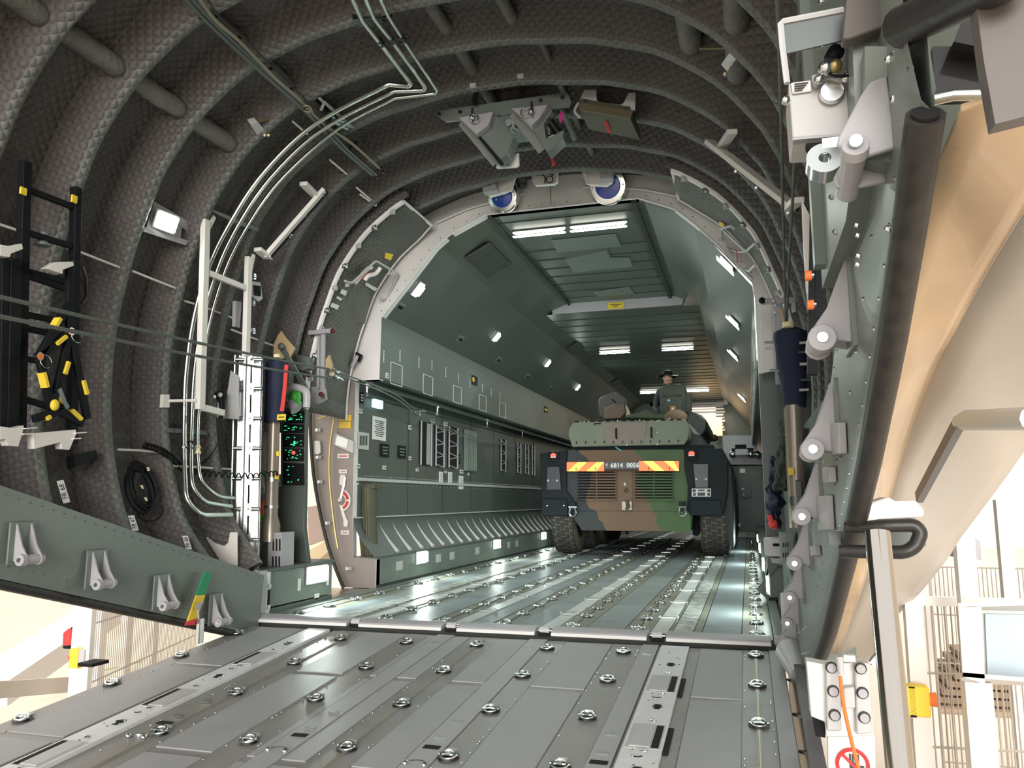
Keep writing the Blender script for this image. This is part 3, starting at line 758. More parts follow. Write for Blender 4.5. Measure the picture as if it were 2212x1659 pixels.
for x, dy in RINGX:
    for j in range(6):
        Y = 5.35 - .615 * j + dy
        o = ringbig if fr else ringbig.copy()
        if not fr: COL.objects.link(o)
        fr = False
        o.parent = ramp; o.location = rp(x, Y, .0) - ramp.location; o.rotation_euler = (sl_, 0, 0)
for x in (-1.84, -.0, -2.86):
    mb = MB(); rbox(mb, x - .012, x + .012, .4, 5.55, .0, 0, .008); rbox(mb, x - .003, x + .003, .4, 5.55, .0015, 1, .004); mb.build('lock_rail', ['rampt', 'brass'], ramp)
def guiderail(x0, x1, y1, nm, flip):
    g = MB(); w_ = x1 - x0; xc = (x0 + x1) / 2
    rbox(g, x0, x1, .3, y1, .012, 0, .024)
    for y in (4.75, 3.95, 3.15, 2.35):      # roller windows with hinged frames
        rbox(g, x0 + .012, x1 - .012, y - .16, y + .14, .0135, 1, .004)
        a, b = (x0 + .03, x1 - .058) if not flip else (x0 + .058, x1 - .03)
        rbox(g, a, b, y - .145, y + .125, .018, 2, .01)
        c, d_ = (x1 - .052, x1 - .018) if not flip else (x0 + .018, x0 + .052)
        rbox(g, c, d_, y - .15, y + .13, .0145, 3, .004)
        e = x1 + .012 if not flip else x0 - .012
        rbox(g, e - .014, e + .014, y - .17, y + .15, .0, 3, .012)
        for yy in (y + .19, y - .19): g.ball(rp(xc + .01, yy - (.03 if yy > y else -.03) * 0, .016), (.02, .016, .006), 4, 8, 5)
        g.torus(rp(xc - .01, y - .25, .014), (0, 0, 1), .022, .004, 4, PI, 2 * PI, n=8, k=4)
    for y in (5.12, 4.35, 3.55):
        rbox(g, xc - .006, xc + .026, y - .035, y + .035, .0142, 3, .004)
        g.torus(rp(xc + .01, y, .014), (0, 0, 1), .026, .004, 4, n=12, k=4)
    for i in range(26):
        g.ball(rp(random.uniform(x0 + .02, x1 - .02), random.uniform(2.4, y1 - .1), .0125), (.006, .006, .002), 4 if i % 2 else 3, 6, 4)
    g.build('guide_rail', ['rampl', 'offw', 'offw', 'void', 'steel'], ramp)
guiderail(-.60, -.42, 5.56, '', 0); guiderail(-3.25, -3.07, 5.56, '', 1)
# small flush handles and slots on the plain strips
for x in (-2.93 + .0, -2.145, -1.455, -.675):
    for y in (5.36, 3.72, 3.95): mb = MB(); rbox(mb, x - .028, x + .028, y - .009, y + .009, .006, 0, .006); mb.build('flush_handle', 'steel', ramp)
    mb = MB(); rbox(mb, x - .04, x + .04, 3.60, 3.64, .004, 0, .003); mb.build('slot', 'void', ramp)
    for y in (3.42,):
        mb = MB(); mb.torus(rp(x, y, .002), (0, 0, 1), .05, .006, 0, 0, PI, n=10, k=5); mb.ball(rp(x - .045, y, .004), .014, 0, 8, 5); mb.ball(rp(x + .045, y, .004), .014, 0, 8, 5)
    mb.build('flush_latch', ['steel', 'void'], ramp)
# hinge cover bars across the sill, one between every pair of roller covers
segs = [(-3.80, -2.98), (-2.88, -2.21), (-2.09, -1.50), (-1.38, -.71), (-.58, .10)]
nmz = ['far left', 'second from left', 'middle', 'fourth from left', 'far right']
for i, (a, b) in enumerate(segs):
    mb = MB()
    prof = [(5.80, .004), (5.80, .022), (5.775, .032), (5.72, .030), (5.665, .012), (5.655, -.012), (5.67, -.02), (5.79, -.0)]
    vs = [V(x, y, z) for x in (a, b) for y, z in prof]; k = len(prof)
    mb.add(vs, [tuple(range(k)), tuple(reversed(range(k, 2 * k)))] + [(j, k + j, k + (j + 1) % k, (j + 1) % k) for j in range(k)], 0)
    mb.box(((a + b) / 2, 5.652, -.008), (b - a, .014, .024), 1)
    mb.build('hinge_bar', ['mauve', 'plac'], bev=.003, label='polished grey hinge bar across the ramp sill, %s' % nmz[i], cat='bar', group='hinge bars along the sill')
for i, x in enumerate((-2.93, -2.15, -1.44, -.645)):
    mb = MB(); mb.tube([(x - .035, 5.72, .005), (x + .035, 5.72, .005)], .028, 12, 0); mb.tube([(x - .05, 5.72, .005), (x + .055, 5.72, .005)], .016, 10, 1); mb.box((x, 5.74, -.02), (.09, .1, .03), 2)
    mb.build('hinge_knuckle', ['offw', 'steel', 'void'], label='steel hinge knuckle in the gap between sill bars, %s' % ['first from left', 'second from left', 'third from left', 'rightmost'][i], cat='hinge', group='hinge knuckles at the sill')
mb = MB(); mb.tube([(.12, 5.70, .01), (.20, 5.70, .01)], [.03, .035], 12); mb.tube([(.20, 5.70, .01), (.215, 5.70, .01)], [.035, .02], 12); mb.build('hinge_pin', 'offw', label='round pale hinge pin end at the right of the sill', cat='pin')
# sill end post on the left
mb = MB(); mb.box((-3.83, 5.76, .175), (.07, .10, .38), 0); mb.box((-3.80, 5.83, .17), (.03, .04, .36), 1); mb.box((-3.783, 5.83, .15), (.006, .03, .12), 2)
for z in (.24, .07): mb.cyl((-3.785, 5.83, z), (-3.775, 5.83, z), .022, n=10, m=3)
for z in (.20, .08): mb.ball((-3.83, 5.708, z), .010, 3, 8, 5)
mb.build('sill_post', ['offw', 'plac', 'void', 'steel'], label='pale grey bolted post at the left end of the sill', cat='post')
# ================================================================ LEFT SIDE FITTINGS
def pp(P, **k): return [at(x, y, **k) for x, y in P]
def pa(P, off=0): return [ats(x, y, off) for x, y in P]
def face(px, off, th, m=0, mb=None, inward=True):
    """flat plate following traced corner points on the lining, thickened towards the lining"""
    P = pa(px, off); c = sum(P, V(0, 0, 0)) / len(P)
    n = V(c.x - CXF, 0, c.z - CZF).normalized(); q = V(c)
    # flatten to the mean plane
    nn = (P[1] - P[0]).cross(P[2] - P[0]).normalized()
    if nn.dot(n) < 0: nn = -nn
    P = [p - nn * (p - q).dot(nn) for p in P]
    (mb or MB()).prism(P, n * th, m); return P, n
# -- clevis fittings on both sills
def clevis(X, Y, z, sx, label, s=1.0):
    t = thing('clevis_fitting', (X, Y, z), label, 'bracket', 'clevis fittings along the ramp sills')
    def plate(y, nm):
        g = MB(); o = -sx
        pts = [(X + sx * .01, y, z + .11 * s), (X + o * .012, y, z + .11 * s), (X + o * .055, y, z + .0), (X + o * .098, y, z - .06 * s)]
        for k in range(6):
            a = -PI * .12 - k * PI * .17; pts.append((X + o * (.072 + .032 * math.cos(a)), y, z - .075 * s + .032 * math.sin(a)))
        pts.append((X + sx * .02, y, z - .09 * s)); g.prism(pts, (0, .012, 0)); g.build(nm, 'mauve', t, bev=.002)
    plate(Y - .045, 'lug'); plate(Y + .045, 'lug')
    g = MB(); c = V(X - sx * .072, Y, z - .075 * s); g.tube([c - V(0, .062, 0), c + V(0, .075, 0)], .026, 16); g.tube([c - V(0, .068, 0), c - V(0, .045, 0)], .031, 16); g.build('bushing', 'mauve', t, bev=.002)
    g = MB(); g.tube([c - V(0, .072, 0), c - V(0, .060, 0)], [.012, .017], 10); g.build('bolt', 'steel', t)
    g = MB(); g.box((X - sx * .004, Y, z + .01), (.012, .16, .22)); g.build('base_plate', 'beam', t, bev=.003)
    return t
LP_ = [(50, 1185), (212, 1240), (353, 1288), (470, 1325)]
for i, (x, y) in enumerate(LP_):
    p = at(x, y, X=-3.70); clevis(-3.72, p.y, p.z + .02, -1, 'grey clevis fitting on the left sill, %s' % ['nearest the photo edge', 'second from the photo edge', 'left of the coloured gauge plate', 'right of the coloured gauge plate'][i])
RP_ = [(1787, 740), (1765, 973), (1740, 1115), (1723, 1215), (1712, 1288), (1706, 1343), (1702, 1383)]
for i, (x, y) in enumerate(RP_):
    p = at(x, y, X=.19)
    clevis(.246, p.y, p.z + .075, 1, 'grey clevis fitting on the right sill, %s' % ['large, directly below the latch block', 'second below the latch block', 'third below the latch block', 'fourth below the latch block', 'fifth below the latch block', 'second nearest the hold floor', 'smallest, nearest the hold floor'][i])
# -- gauge plate green/yellow/red
t = thing('gauge_plate', at(432, 1290, X=-3.66), 'tilted green, yellow and red gauge plate with a pointer on the left sill', 'gauge')
Pg = pp([(444, 1234), (459, 1237), (444, 1285), (425, 1286)], X=-3.66); g = MB(); g.prism(Pg, (-.012, 0, 0)); g.build('green_band', 'green', t)
g = MB(); g.prism(pp([(425, 1286), (444, 1285), (430, 1325), (424, 1340), (406, 1342)], X=-3.66), (-.012, 0, 0)); g.build('yellow_band', 'yel', t)
g = MB(); g.prism(pp([(406, 1342), (424, 1336), (423, 1350), (401, 1351)], X=-3.659), (-.012, 0, 0)); g.build('red_band', 'inkr', t)
g = MB(); g.prism(pp([(439, 1299), (428, 1320), (420, 1312), (425, 1304)], X=-3.64), (.006, 0, 0)); g.tube(pp([(426, 1312), (429, 1330), (429, 1345)], X=-3.64), .006, 6); g.build('pointer', 'mauve', t)
g = MB(); a = at(430, 1337, X=-3.64); b = at(430, 1390, X=-3.64); g.box((a + b) / 2, (.02, .035, (a - b).length)); g.box((a + b) / 2 + V(.012, .02, 0), (.02, .006, (a - b).length)); g.build('pointer_post', 'steel', t)
# -- frame number plates on the ribs
for (x, y, tx, lb) in ((137, 1062, 'FR 68', 'leftmost'), (288, 1130, 'FR 67', 'middle'), (404, 1172, 'FR 66', 'rightmost')):
    p = ats(x, y, -.03); p2 = ats(x + 8, y + 26, -.03); u = (p - p2).normalized(); n = V(CXF - p.x, -1.2, CZF - p.z).normalized()
    n = (n - u * n.dot(u)).normalized(); x_ = u.cross(n); R = Matrix((x_, u, n)).transposed()
    L_ = .15 if x < 200 else .13
    g = MB(); g.box(p, (.04, L_, .003), 0, R); o = g.build('frame_plate', 'plac', label='%s white plate reading %s on a lower left rib' % (lb, tx), cat='sign')
    text('frame_number', tx, p + n * .003, u, -x_, .042, 'ink', o)
# -- black folding ladder
XL = -4.0
lt = thing('stowed_ladder', at(100, 960, X=XL), 'tall black stowed ladder with yellow tape marks on the left lining', 'ladder')
def barX(mb, P, w_, d, X, m=0):
    Q = pp(P, X=X)
    for a, b in zip(Q, Q[1:]): mb.bar(a, b, w_, d, m, up=(1, 0, 0))
g = MB(); barX(g, [(54, 350), (50, 500), (42, 930)], .055, .05, XL); g.build('rail', 'black', lt, bev=.004)
g = MB(); barX(g, [(164, 405), (161, 560), (155, 960)], .05, .05, XL); g.build('rail', 'black', lt, bev=.004)
g = MB(); barX(g, [(30, 560), (22, 930)], .075, .05, XL + .02); g.build('rail', 'black', lt, bev=.004)
g = MB(); barX(g, [(8, 560), (4, 925)], .05, .04, XL + .02); g.build('rail', 'black', lt, bev=.004)
for (x0, y0, x1, y1) in ((56, 408, 160, 448), (54, 501, 158, 533), (52, 585, 155, 612), (52, 593, 155, 628), (48, 678, 130, 694), (46, 708, 130, 724), (45, 775, 95, 780), (45, 860, 110, 880)):
    g = MB(); barX(g, [(x0, y0), (x1, y1)], .035, .03, XL); g.build('rung', 'black', lt, bev=.003)
for (x, y, h) in ((50, 413, 16), (160, 430, 18), (31, 614, 18)):
    g = MB(); g.box(at(x, y, X=XL + .035), (.014, .038, h * .0026)); g.build('tape_mark', 'yellow', lt)
g = MB(); g.tube(pp([(178, 575), (186, 600), (186, 640), (176, 655)], X=XL), .010, 6); g.build('grab_handle', 'dsteel', lt)
st_ = thing('folding_brace', at(140, 700, X=-3.9), 'black folding brace with yellow tape and orange pin heads below the ladder', 'brace')
for P in ([(150, 655), (84, 770)], [(152, 716), (84, 770)], [(84, 770), (112, 882)], [(150, 720), (117, 868)], [(150, 700), (188, 905)], [(150, 560), (150, 720)], [(72, 905), (128, 888), (178, 915)]):
    g = MB(); barX(g, P, .045, .03, -3.9); g.build('strut', 'black', st_, bev=.004)
for P in ([(126, 688), (113, 710)], [(139, 727), (119, 743)], [(90, 805), (98, 837)], [(144, 782), (136, 808)], [(176, 822), (184, 852)], [(151, 886), (172, 906)], [(97, 905), (104, 900)]):
    g = MB(); barX(g, P, .020, .05, -3.892); g.build('tape_mark', 'yellow', st_)
g = MB(); g.ball(at(118, 875, X=-3.88), (.02, .03, .034)); g.build('tape_wrap', 'yellow', st_)
for x, y in ((152, 716), (84, 770)):
    g = MB(); p = at(x, y, X=-3.87); g.cyl(p - V(.02, 0, 0), p + V(.012, 0, 0), .024, n=12, m=0); g.cyl(p + V(.012, 0, 0), p + V(.014, 0, 0), .018, n=12, m=1); g.torus(p + V(0, .05, -.02), (1, 0, .2), .04, .003, 0, n=14, k=4); g.build('quick_pin', ['steel', 'orange'], st_)
g = MB(); barX(g, [(124, 840), (136, 870), (143, 882)], .03, .03, -3.87); g.build('hook', 'steel', st_)
# -- pale support brackets holding the ladder
def shape(name, px, X, th, m, label, cat, extra=None, bev=.002, group=None):
    g = MB(); g.prism(pp(px, X=X), (-th, 0, 0)); 
    if extra: extra(g)
    return g.build(name, m, bev=bev, label=label, cat=cat, group=group)
for px, lb in (([(0, 528), (22, 532), (48, 526), (50, 538), (24, 548), (22, 556), (0, 552)], 'pale angled support bracket at the photo edge, upper left'),
               ([(100, 580), (122, 566), (158, 565), (160, 574), (136, 583), (136, 592)], 'pale angled support bracket between the ladder rails'),
               ([(0, 921), (30, 925), (52, 919), (50, 930), (40, 965), (18, 963), (12, 948), (0, 950)], 'pale hooked support bracket at the photo edge, lower left'),
               ([(72, 936), (122, 932), (164, 928), (166, 936), (150, 972), (134, 970), (132, 955), (74, 970)], 'pale hooked support bracket under the folding brace')):
    shape('support_bracket', px, -3.86, .05, 'white', lb, 'bracket')
for k, (x, y) in enumerate(((60, 926), (168, 936))):
    g = MB(); barX(g, [(x - 10, y), (x + 14, y - 2)], .006, .04, -3.86); barX(g, [(x - 14, y + 12), (x + 2, y + 11)], .006, .04, -3.86); g.build('bracket_fin', 'white', label='thin white fins on the %s hooked bracket' % ('left' if k == 0 else 'right'), cat='bracket')
g = MB(); p = at(93, 515, X=-4.02); g.cyl(p + V(0, 0, .035), p - V(0, 0, .035), .028, n=10); g.cyl(p - V(0, 0, .035), p - V(0, 0, .045), .045, n=10); g.build('rod_clamp', 'sign' if 0 else 'hullk', label='pale green clamp on the thin rod between the ladder rails', cat='clamp')
# -- thin tie rods running fore and aft
for i, (P, lb) in enumerate((([(-40, 472), (30, 495), (175, 545), (262, 579)], 'long thin pale rod behind the ladder'), ([(285, 585), (330, 603), (378, 622)], 'thin pale rod between the second and third ribs'), ([(398, 650), (432, 660), (480, 678), (510, 690)], 'thin pale rod behind the white posts'),
        ([(254, 971), (300, 973), (346, 977)], 'short bright rod above the black cable coil'), ([(372, 1006), (440, 1010), (505, 1014)], 'thin bright rod behind the steel pipes'), ([(632, 262), (664, 290)], 'short thin rod beneath the hose bundle'), ([(712, 345), (757, 383)], 'thin pale rod below the hose bundle end'), ([(770, 405), (813, 442)], 'thin double rod above the raised door, upper'), ([(778, 420), (812, 445)], 'thin double rod above the raised door, lower'), ([(500, 712), (545, 730), (600, 750)], 'thin bright rod left of the beige cloth'))):
    g = MB(); g.tube(pa(P, .02), .009, 6); g.build('tie_rod', 'white', label=lb, cat='rod', group='thin rods along the lining')
# -- lit lamp on the lining
p = ats(357, 479, .02); nrm = V(.93, -.15, -.35).normalized()
t = rectlamp(p, nrm, (0, 0, 1), .17, .11, 8, 'bright white lamp between two ribs on the left lining', None, 'work_lamp')
t['category'] = 'light'
g = MB(); g.prism(pp([(333, 435), (415, 483), (408, 500), (330, 452)], X=p.x - .03), (-.01, 0, 0)); g.prism(pp([(312, 490), (408, 520), (402, 530), (310, 500)], X=p.x - .03), (-.01, 0, 0)); g.prism(pp([(333, 440), (395, 475), (390, 515), (316, 492)], X=p.x - .035), (-.008, 0, 0)); g.build('mounting_plate', 'mauve', t)
# -- white posts
XP = -4.0
def post(name, segs, label, m='white', X=XP, cat='post', caps=()):
    t = thing(name, at(*segs[0][0][-1], X=X), label, cat)
    for nm, P, w_ in [(('upright', s_[0], s_[1]) if i == 0 else ('arm', s_[0], s_[1])) for i, s_ in enumerate(segs)]:
        g = MB(); barX(g, P, w_, w_ * .7, X); g.build(nm, m, t, bev=.003)
    return t
post('support_post', [([(444, 475), (432, 884)], .065), ([(451, 590), (540, 626)], .045), ([(436, 880), (482, 892)], .05), ([(462, 468), (446, 500)], .035)], 'tall white square post with an arm, standing before the steel pipes')
post('support_post', [([(537, 555), (531, 770)], .060), ([(548, 550), (540, 590)], .03)], 'white square post rising above the aluminium mast')
t = thing('pipe_standoff', ats(360, 862, 0), 'white stand-off with a thin rod fixed to a rib, lower left of the white post', 'bracket')
g = MB(); face([(353, 852), (366, 852), (366, 880), (353, 880)], -.03, .03, 0, g); g.build('foot', 'white', t); g = MB(); g.tube([ats(366, 866, -.03), at(425, 865, X=XP)], .012, 8); g.build('rod', 'white', t)
for i, (x, y) in enumerate(((548, 598), (546, 655), (546, 715))):
    g = MB(); p = at(x, y, X=XP + .0); g.box(p, (.03, .03, .05)); g.ball(p + V(.02, 0, 0), .012, 0, 8, 6); g.build('post_clip', 'steel', label='small steel clip on the right edge of the second white post, %s' % ['top', 'middle', 'bottom'][i], cat='clip', group='clips on the white post')
g = MB(); g.prism(pp([(543, 606), (563, 610), (568, 645), (560, 652), (545, 640)], X=-4.05), (-.02, 0, 0)); o = g.build('outlet_plate', 'offw', bev=.004, label='pale plate with a dark oval hole beside the second white post', cat='panel')
g = MB(); g.prism(pp([(548, 616), (562, 618), (563, 640), (549, 638)], X=-4.045), (.004, 0, 0)); g.build('hole', 'void', o)
g = MB(); g.prism(pp([(509, 650), (522, 652), (518, 708), (508, 705)], X=-4.06), (-.03, 0, 0)); g.build('junction_plate', 'mauve', label='narrow dark mauve plate between the two white posts', cat='panel')
# -- three steel hydraulic pipes
PIPES = [
 ([(738, -60), (762, 0), (782, 44), (822, 95), (888, 180), (884, 186), (840, 182), (722, 242), (640, 300), (556, 390), (498, 480), (452, 572), (420, 680), (402, 800), (398, 905), (398, 1000), (401, 1080), (432, 1113), (500, 1112)], 'outer of three steel hydraulic pipes curving down the left lining', .019),
 ([(770, -60), (790, 0), (808, 40), (848, 90), (919, 188), (916, 195), (851, 197), (738, 254), (655, 312), (573, 398), (516, 484), (472, 575), (437, 690), (420, 800), (414, 905), (412, 1000), (414, 1052), (440, 1085), (500, 1094)], 'middle of three steel hydraulic pipes curving down the left lining', .017),
 ([(800, -60), (822, 0), (838, 34), (870, 85), (944, 195), (940, 202), (852, 212), (750, 265), (676, 322), (592, 405), (534, 490), (488, 580), (452, 700), (437, 810), (428, 905), (427, 985), (432, 1040), (470, 1073), (505, 1076)], 'inner of three steel hydraulic pipes curving down the left lining', .014)]
for P, lb, r in PIPES:
    Q = pa(P, -.07); g = MB(); Q2 = Q[:4] + Q[4:6] + Q[6:]
    S = [*Q[:4]] + fil(Q[3:7], .05, 4)[1:-1] + spl(Q[6:16], 7) + fil(Q[15:], .08, 4)[1:]
    g.tube(S, r, 10); g.build('hydraulic_pipe', 'pipe', label=lb, cat='pipe')
for i, (px, lb) in enumerate((([(762, 42), (848, 38), (850, 44), (778, 62)], 'dark pale-edged clamp across the three pipes at the top'), ([(455, 452), (560, 492), (558, 500), (520, 488), (468, 462)], 'pale green clamp across the pipes at mid height'), ([(712, 250), (762, 270), (750, 282), (705, 262)], 'steel clamp where the pipes meet the hose bundle'), ([(362, 924), (448, 930), (448, 940), (362, 934)], 'dark clamp bar across the pipes at the lower left'))):
    g = MB(); face(px, -.02, .05, 0, g); g.build('pipe_clamp', ['dsteel', 'hullk', 'steel', 'hull'][i], label=lb, cat='clamp', bev=.002)
for i, (x, y, c) in enumerate(((822, 92, 0), (845, 88, 0), (868, 84, 0), (398, 962, 0), (413, 962, 0), (427, 972, 1))):
    p = ats(x, y, -.07); d_ = (ats(x + (8 if i < 3 else 0), y + 12, -.07) - p).normalized()
    g = MB(); g.tube([p - d_ * .035, p - d_ * .02, p - d_ * .018, p + d_ * .018, p + d_ * .02, p + d_ * .035], [.022, .028, .02, .02, .028, .022], 8); g.build('pipe_union', 'cream' if c else 'dsteel', label='%s union nut on a steel pipe, %s' % ('cream' if c else 'dark', ['upper left one', 'upper middle one', 'upper right one', 'lower left one', 'lower middle one', 'lower right one'][i]), cat='fitting', group='unions on the steel pipes')
# -- hose and cable bundle running forward along the upper left lining
bt = thing('cable_bundle', ats(600, 190, -.02), 'bundle of dark hoses and yellowish cables running forward on the upper left lining', 'cable')
for nm, P, r, m in (('hose', [(370, -40), (445, 45), (560, 152), (650, 232), (705, 287), (742, 325), (803, 378)], .015, 'hull'), ('hose', [(384, -40), (458, 45), (572, 152), (662, 232), (716, 287), (752, 325), (812, 378)], .013, 'hull'),
                    ('cable', [(420, -20), (462, 40), (520, 92), (598, 172), (640, 208), (662, 232), (700, 268), (760, 310), (820, 364)], .013, 'cableb'), ('cable', [(440, -20), (470, 32), (528, 84), (604, 160), (650, 205), (672, 228), (712, 262), (770, 300), (829, 358)], .006, 'seam')):
    g = MB(); g.tube(spl(pa(P, -.05), 6), r, 7); g.build(nm, m, bt)
for P in (((372, -20), (440, -20)), ((430, 40), (470, 35)), ((497, 92), (520, 80)), ((560, 150), (590, 148)), ((614, 195), (640, 190)), ((748, 330), (772, 305)), ((700, 285), (716, 262))):
    g = MB(); g.bar(*pa(P, -.035), .02, .012); g.build('tie_strap', 'black', bt)
g = MB(); g.torus(ats(663, 235, -.07), (0, .3, 1), .035, .006, 0, n=14, k=5); g.torus(ats(668, 240, -.07), (.2, .3, 1), .03, .006, 0, n=14, k=5); g.build('cable_loop', 'cableb', bt)
for i, (P, lb) in enumerate((([(806, 378), (812, 384)], 'lower'), ([(820, 364), (826, 372)], 'upper'))):
    g = MB(); a, b = pa(P, -.05); g.ball(a, .022, 0, 8, 6); g.ball(b, .018, 0, 8, 6); g.build('end_connector', 'dsteel', label='%s dark connector at the forward end of the bundle' % lb, cat='fitting')
# thin grey bracket near the bundle
g = MB(); barP = pa([(690, 212), (700, 222), (693, 238)], -.04); g.bar(barP[0], barP[1], .02, .01); g.bar(barP[1], barP[2], .02, .01); q = pa([(700, 220), (762, 275)], -.04); g.bar(q[0], q[1], .022, .012); g.build('thin_bracket', 'mauve', label='thin bent grey bracket crossing the bundle above the pipes', cat='bracket')
# -- white hinged guard rails (left and right)
def guard(main, branches, bolts, label, m='white'):
    t = thing('white_frame_bar', ats(*main[0], -.06), label, 'bracket')
    Q = pa(main, -.08); g = MB(); g.bar(Q[0], Q[1], .075, .035); g.build('main_bar', m, t, bev=.003)
    for b in branches: q = pa(b, -.08); g = MB(); g.bar(q[0], q[1], .07, .035); g.build('arm', m, t, bev=.003)
    q = pa([(x + 6, y + 4) for x, y in main], -.04); g = MB(); g.bar(q[0], q[1], .05, .03); g.build('backing_strip', 'black', t)
    for x, y in bolts: g = MB(); p = ats(x, y, -.09); g.cyl(p, p + V(.012, 0, -.008), .018, n=8); g.ball(p + V(.01, 0, -.01), .012, 0, 6, 4); g.build('bolt', 'steel', t)
guard([(700, 410), (572, 556)], [[(655, 396), (683, 424)], [(556, 538), (578, 556)]], [(697, 420), (658, 466), (626, 508), (583, 560)], 'white angled frame bar with four bolts on the left lining')
guard([(1532, 306), (1712, 446)], [[(1582, 284), (1556, 322)], [(1702, 452), (1724, 432)]], [(1540, 318), (1588, 368), (1632, 404), (1700, 458)], 'white angled frame bar with four bolts on the right lining')
# -- small grey boxes with leads
for px, cab, lb in (([(540, 266), (556, 262), (578, 288), (562, 302)], [(556, 262), (585, 256), (612, 245)], 'left'), ([(1576, 112), (1594, 122), (1572, 156), (1556, 140)], [(1512, 105), (1545, 104), (1578, 104), (1596, 118)], 'right')):
    g = MB(); face(px, -.0, .05, 0, g); o = g.build('sensor_box', 'offw', bev=.004, label='small pale grey sensor box with brass studs on the upper %s lining' % lb, cat='box')
    g = MB(); g.tube(spl(pa(cab, .02), 5), .009, 6); g.build('lead', 'brass', o)
    for k in (0, 1): 
        g = MB(); p = ats(px[2][0] + 2 - 8 * k, px[2][1] - 16 * (1 - k) * (1 if lb == 'right' else 0) + 4, -.02); g.ball(p, .012, 0, 8, 6); g.build('stud', 'cream', o)
# -- ropes from the upper left to the blocks
for i, (a, b) in enumerate(((at(-30, 634, Y=2.4), at(728, 800, Y=7.2)), (at(-30, 677, Y=2.4), at(722, 818, Y=7.2)))):
    g = MB(); g.tube([a + (b - a) * k / 30 + V(0, 0, -.02 * math.sin(PI * k / 30)) for k in range(31)], .010, 7); g.build('rope', 'rope', label='%s of two taut grey-green ropes crossing the left lining' % ['upper', 'lower'][i], cat='rope')
# -- aluminium mast with pins
bs = at(535, 1236, Y=5.86); tp = at(545, 768, Y=5.86); ax = (tp - bs)
mt = thing('aluminium_mast', bs, 'bright aluminium rack mast with rows of round pins beside the sill post', 'mast')
g = MB(); R3 = Matrix.Rotation(R_(20), 3, 'Z')
def mseg(mb, dx, dy, w_, d_, m=0, z0=0, z1=1):
    o = R3 @ V(dx, dy, 0); mb.bar(bs + o + ax * z0, bs + o + ax * z1, w_, d_, m, up=R3 @ V(0, 1, 0))
mseg(g, -.055, 0, .02, .06); mseg(g, -.105, .02, .012, .05); mseg(g, -.075, .03, .07, .01); mseg(g, -.14, .0, .012, .05); g.build('left_channel', 'alu', mt, bev=.002)
g = MB(); mseg(g, .0, -.005, .055, .07); mseg(g, .075, 0, .014, .05); mseg(g, .045, .03, .08, .01); g.build('right_channel', 'alu', mt, bev=.002)
for k in range(8):
    z = .005 + k * .139
    for dx, L_ in ((-.135, .08), (.03, .065)):
        g = MB(); a = bs + ax * z + R3 @ V(dx, -.03, 0); g.cyl(a, a + R3 @ V(L_, 0, 0), .017, n=12); g.build('pin', 'steel', mt)
    g = MB(); g.cyl(bs + ax * z + R3 @ V(.005, -.045, 0), bs + ax * z + R3 @ V(.005, -.035, 0), .012, n=8); g.build('screw', 'dsteel', mt)
for k in range(7):
    g = MB(); mseg(g, .005, -.042, .014, .003, 0, .03 + k * .139, .115 + k * .139); g.build('slot', 'void', mt)
for z in (.09, .86):
    g = MB(); a = bs + ax * z + R3 @ V(-.09, -.02, 0); g.box(a, (.04, .03, .06)); g.torus(a + V(0, -.03, 0), (0, 1, 0), .014, .007); g.build('latch', 'offw', mt)
# -- small tray at the foot of the mast
t = thing('white_tray', at(480, 1200, Y=5.5), 'white open tray with a long lip at the foot of the mast', 'tray')
g = MB(); g.prism(pp([(431, 1160), (447, 1160), (462, 1172), (484, 1180), (493, 1172), (497, 1150), (512, 1150), (512, 1222), (428, 1200)], Y=5.5), (0, .01, 0)); g.build('back_panel', 'white', t)
g = MB(); g.bar(at(427, 1202, Y=5.45), at(556, 1236, Y=5.75), .05, .03); g.build('lip', 'white', t, bev=.003); g = MB(); g.prism(pp([(452, 1204), (470, 1210), (468, 1226), (455, 1222)], Y=5.5), (0, .02, 0)); g.prism(pp([(524, 1232), (538, 1236), (535, 1246), (526, 1243)], Y=5.7), (0, .02, 0)); g.build('bracket', 'mauve', t)
# -- handset on white bracket
g = MB(); g.prism(pp([(498, 800), (515, 812), (515, 906), (464, 902), (466, 868), (488, 866)], Y=5.7), (0, .012, 0)); g.build('white_bracket', 'offw', bev=.002, label='white triangular bracket left of the aluminium mast', cat='bracket')
t = thing('handset', at(478, 870, Y=5.6), 'black hand-held microphone hanging on the white bracket', 'handset')
g = MB(); P = pp([(474, 848), (478, 862), (480, 885), (476, 904)], Y=5.6); g.tube(spl(P, 4), [.045, .05, .048, .04, .03, .028, .026, .025, .024, .024, .022, .02, .018], 10); g.build('body', 'black', t); g = MB(); g.ball(at(476, 853, Y=5.55), (.02, .012, .02)); g.build('button', 'offw', t); g = MB(); g.ball(at(464, 857, Y=5.55), (.014, .008, .014)); g.build('label', 'plac', t)
g = MB(); g.tube(spl([at(477, 912, Y=5.6), at(474, 950, Y=5.6), at(450, 990, Y=5.55), at(430, 1002, Y=5.5)], 8), .006, 6); g.build('lead', 'black', t)
def coil(P, r, turns, w_, n=8):
    Q = spl(P, 40); out = []; N = len(Q)
    for i, q in enumerate(Q):
        a = 2 * PI * turns * i / N; d_ = (Q[min(i + 1, N - 1)] - Q[max(i - 1, 0)]).normalized(); u = d_.cross(V(0, 1, .1)).normalized(); v = d_.cross(u)
        out.append(q + (u * math.cos(a) + v * math.sin(a)) * r)
    g = MB(); g.tube(out, w_, 5); return g
